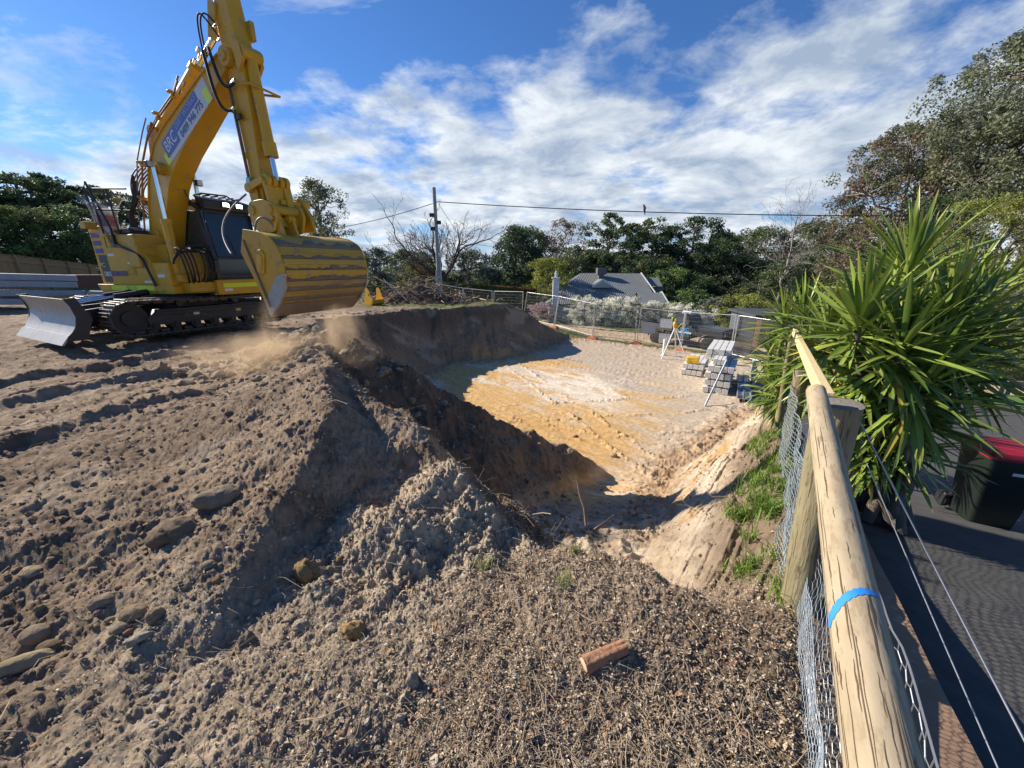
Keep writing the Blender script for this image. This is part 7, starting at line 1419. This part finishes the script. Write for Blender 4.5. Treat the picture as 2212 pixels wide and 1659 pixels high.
V, F = tube_np(polys, 4); tag(link_mesh('fine_twigs', np_mesh('fine_twigs', V, F), mat('dry_twig', (.44, .35, .25), (.30, .225, .15), rough=.9, scale=30), None, 180), 'fine dry twigs and grass stalks tangled over the near hump', 'twigs', None, 'stuff')
P = scatter(600, lambda x, y, T, r: np.clip(T['soil'] * (1 - T['mulch']) * .6 * (T['p'] < .1), 0, 1), 27); polys = []
for p in P:
    a = r.random() * 6.28; L = (.05 + .2 * r.random() ** 2) * min(2.2, .5 + math.hypot(p[0], p[1]) * .3); d = np.array([math.cos(a), math.sin(a), r.normal() * .25]); q = p + d * L; mid = (p + q) / 2 + r.normal(size=3) * L * .12; lift = np.array([0, 0, .012]); polys.append((np.array([p + lift, mid + lift * 2, q + lift]), np.full(3, .0010 + .0016 * r.random() ** 2)))
V, F = tube_np(polys, 4); tag(link_mesh('root_threads', np_mesh('root_threads', V, F), MATS['dry_twig'], None, 180), 'thin pale roots sticking out of the loose brown soil', 'roots', None, 'stuff')
# the broken reddish branch piece
z = .05
for _ in range(5): p = atz(1306, 1424, z); z = H(p.x, p.y)
a_, b_, c_ = ray(1306, 1424); t = p.y / b_; L_ = 104 * t; rr_ = 15 * t; dv = Vector((.93, .34, .08)).normalized(); e = empty('broken_branch', (p.x, p.y, z + rr_ * .8), 0, 'short thick reddish piece of broken branch lying on the leaf litter', 'branch')
o, LL = log_mesh(-dv * L_ / 2, dv * L_ / 2, rr_ * 1.02, rr_ * .86, 44, 28, 40, .006, 'branch_wood', mat('reddish_bark', (.40, .20, .11), (.22, .11, .06), rough=.9, scale=22, c3=(.46, .33, .22), p3=.62, bump=.9, bscale=40), e, lump=.42)
end_cap(o, 0, rr_ * 1.0, -1, mat('fresh_cut_wood', (.66, .50, .33), (.56, .40, .25), rough=.8)); end_cap(o, LL, rr_ * .84, 1)
# standing forked stick and other sticks
def stick_obj(pts, r, label, m_=None, name='stick', grp=None):
    b = MB(); b.tube(pts, r, 8); o = b.build(name, m_ or MATS['dry_twig'], None, 60); tag(o, label, 'stick', grp); return o
fk = mat('forked_stick_bark', (.34, .22, .13), (.24, .15, .09), rough=.85, scale=20); zb_ = 0
p0 = at(1264, 1128, .0030); t0 = .0030; P_ = [at(px, py, t0) for px, py in ((1266, 1135), (1262, 1098), (1252, 1068), (1247, 1040), (1243, 1032))]; P2 = [at(px, py, t0) for px, py in ((1266, 1130), (1268, 1095), (1262, 1070), (1256, 1048), (1251, 1045))]
e = empty('forked_stick', P_[0], 0, 'thin forked stick standing upright at the lip of the pit', 'stick'); b = MB(); b.tube([q - P_[0] for q in P_], [.0085, .007, .0065, .005, .003], 8); b.build('stem', fk, e, 60); b = MB(); b.tube([q - P_[0] for q in P2], [.008, .006, .0055, .004, .003], 8); b.build('branch', fk, e, 60)
stick_obj([at(1285, 1145, .0030), at(1310, 1128, .00297), at(1326, 1112, .00295), at(1322, 1126, .0029)][:3], [.012, .009, .003], 'pale curved root end right of the upright forked stick', fk, 'root')
stick_obj([at(716, 866, .0048), at(745, 852, .0048), at(775, 848, .0047), at(798, 847, .0047)], [.008, .007, .006, .004], 'pale bent stick poking out of the top of the dirt heap')
stick_obj([at(1150, 1112, .0031), at(1172, 1108, .0031), at(1190, 1110, .0030)], [.006, .005, .003], 'short pale twig at the upper edge of the leaf litter')
stick_obj([at(1545, 1455, .00190), at(1600, 1540, .00172), at(1665, 1600, .00160)], [.002, .0022, .0016], 'long thin straight stalk on the leaf litter towards the fence'); stick_obj([at(1000, 1596, .00160), at(1060, 1576, .00163), at(1110, 1560, .00166)], [.0022, .002, .0015], 'long pale straw stalk in the bottom middle')
stick_obj([at(905, 1602, .00158), at(960, 1604, .00158), at(1010, 1600, .00158)], [.0016, .0018, .0012], 'thin brown stalk at the bottom left of the litter')
cv_ = [at(1008, 1580, .00165), at(1018, 1612, .00158), at(1040, 1640, .00153), at(1068, 1652, .0015)]; stick_obj(cv_, [.006, .009, .008, .004], 'curved dark bark strip at the very bottom of the picture', mat('dark_bark_strip', (.20, .12, .07), (.13, .08, .05), rough=.9), 'bark_strip')
# ------------------------------------------------------------------ brush pile behind the cut
bc = at(905, 640, .0262); bz0 = H(bc.x, bc.y); bpile = empty('brush_pile', (bc.x, bc.y, bz0), 0, 'tangled heap of grey roots, branches and stumps before the power pole', 'brush pile')
r = np.random.default_rng(61); polys = []; thick = []
for k in range(430):
    x0_ = r.normal() * 1.9; y0_ = r.normal() * .8; h = max(.05, 1.35 * math.exp(-(x0_ / 2.1)**2) * r.random()); a = r.random() * 6.28; el = r.normal() * .35; L = .4 + 1.5 * r.random() ** 2; d = np.array([math.cos(a) * math.cos(el), math.sin(a) * math.cos(el) * .6, math.sin(el)]); p = np.array([x0_, y0_, h]); q = p + d * L; q[2] = max(q[2], .05)
    rr = .008 + .045 * r.random() ** 3; P = bent(p, q, r, 6, .5); (thick if rr > .03 else polys).append((P, np.linspace(rr, rr * .4, 6)))
V, F = tube_np(polys, 5); tag(link_mesh('thin_branches', np_mesh('thin_branches', V, F), mat('grey_brush', (.30, .235, .18), (.17, .125, .095), rough=.95, scale=4), bpile, 180), kind='stuff')
V, F = tube_np(thick, 7); tag(link_mesh('thick_roots', np_mesh('thick_roots', V, F), mat('pale_root', (.42, .33, .25), (.26, .18, .13), rough=.95, scale=4), bpile, 180), kind='stuff')
gx, gy = np.meshgrid(np.linspace(-3.6, 3.6, 90), np.linspace(-1.6, 1.6, 40), indexing='ij'); gz = 1.0 * np.exp(-(gx / 2.2)**2 - (gy / 1.0)**2) * (.6 + .8 * fbm(gx * 2, gy * 2, 4, 66)) - .12; V = np.stack([gx, gy, gz], -1).reshape(-1, 3); i = np.arange(89)[:, None] * 40 + np.arange(39)[None]; F = np.stack([i, i + 40, i + 41, i + 1], -1).reshape(-1, 4)
link_mesh('soil_core', np_mesh('soil_core', V, F, np.tile([.13, .085, .06], (len(V), 1))), MATS['soil'], bpile, 180)
P = [at(806, 597, .0258), at(850, 618, .0252), at(880, 650, .0246)]; stick_obj(P, [.03, .028, .02], 'long pale pole leaning on the left side of the brush pile', PALEBARK, 'pole'); P = [at(828, 602, .0262), at(866, 640, .0254), at(905, 664, .0246)]; stick_obj(P, [.02, .02, .015], 'second thin pole sliding off the brush pile', PALEBARK, 'pole')
# stones along the rim by the bucket
for k in range(34):
    px = 650 + 235 * rq.random(); py = 684 - 14 * ((px - 650) / 235) + rq.uniform(-4, 5); stone(px, py, rq.uniform(5, 11), 'small pale lump on the lit rim of the earth bank', seed=200 + k, col=(.36, .29, .21), name='earth_lump', cat='clod', group='lumps along the bank rim', amp=.2)
# ------------------------------------------------------------------ dust
def dust(name, loc, scl, dens, label, seed, col=(.80, .62, .42)):
    b = MB(); import bmesh; bm = bmesh.new(); bmesh.ops.create_icosphere(bm, subdivisions=3, radius=1); me = bpy.data.meshes.new(name); bm.to_mesh(me); bm.free(); o = link_mesh(name, me, None); o.location = loc; o.scale = scl
    m = bpy.data.materials.new(name); m.use_nodes = True; N = m.node_tree.nodes; L = m.node_tree.links; N.remove(N['Principled BSDF']); v = N.new('ShaderNodeVolumePrincipled'); v.inputs['Color'].default_value = (*col, 1); v.inputs['Anisotropy'].default_value = .3
    tc = N.new('ShaderNodeTexCoord'); no = N.new('ShaderNodeTexNoise'); no.inputs['Scale'].default_value = 1.7; no.inputs['Detail'].default_value = 5; no.inputs['Roughness'].default_value = .62; mp = N.new('ShaderNodeMapping'); mp.inputs['Location'].default_value = (seed, seed * 2, 0); mp.inputs['Scale'].default_value = (1.4, 1.4, .55); L.new(tc.outputs['Object'], mp.inputs[0]); L.new(mp.outputs[0], no.inputs['Vector'])
    ln = N.new('ShaderNodeVectorMath'); ln.operation = 'LENGTH'; L.new(tc.outputs['Object'], ln.inputs[0]); mr = N.new('ShaderNodeMapRange'); L.new(ln.outputs['Value'], mr.inputs[0]); mr.inputs[1].default_value = .15; mr.inputs[2].default_value = .95; mr.inputs[3].default_value = 1; mr.inputs[4].default_value = 0
    m2 = N.new('ShaderNodeMapRange'); L.new(no.outputs['Fac'], m2.inputs[0]); m2.inputs[1].default_value = .42; m2.inputs[2].default_value = .68; m2.inputs[3].default_value = 0; m2.inputs[4].default_value = dens
    mm = N.new('ShaderNodeMath'); mm.operation = 'MULTIPLY'; L.new(mr.outputs[0], mm.inputs[0]); L.new(m2.outputs[0], mm.inputs[1]); L.new(mm.outputs[0], v.inputs['Density']); L.new(v.outputs[0], N['Material Output'].inputs['Volume']); me.materials.append(m)
    tag(o, label, 'dust', None, 'stuff'); return o
dust('dust_cloud', at(600, 765, .0064), (1.6, .8, .36), 3.2, 'tan dust drifting low over the freshly tipped clods', 1.0)
dust('dust_cloud', at(740, 715, .0068), (.42, .4, .45), 4.4, 'small tan dust plume rising beside the peak of the heap', 4.0)
dust('dust_cloud', at(580, 715, .0070), (.20, .25, .55), 3.0, 'thin curtain of falling dust under the bucket lip', 7.0)
scene.cycles.volume_bounces = 1; scene.cycles.volume_step_rate = 2.0
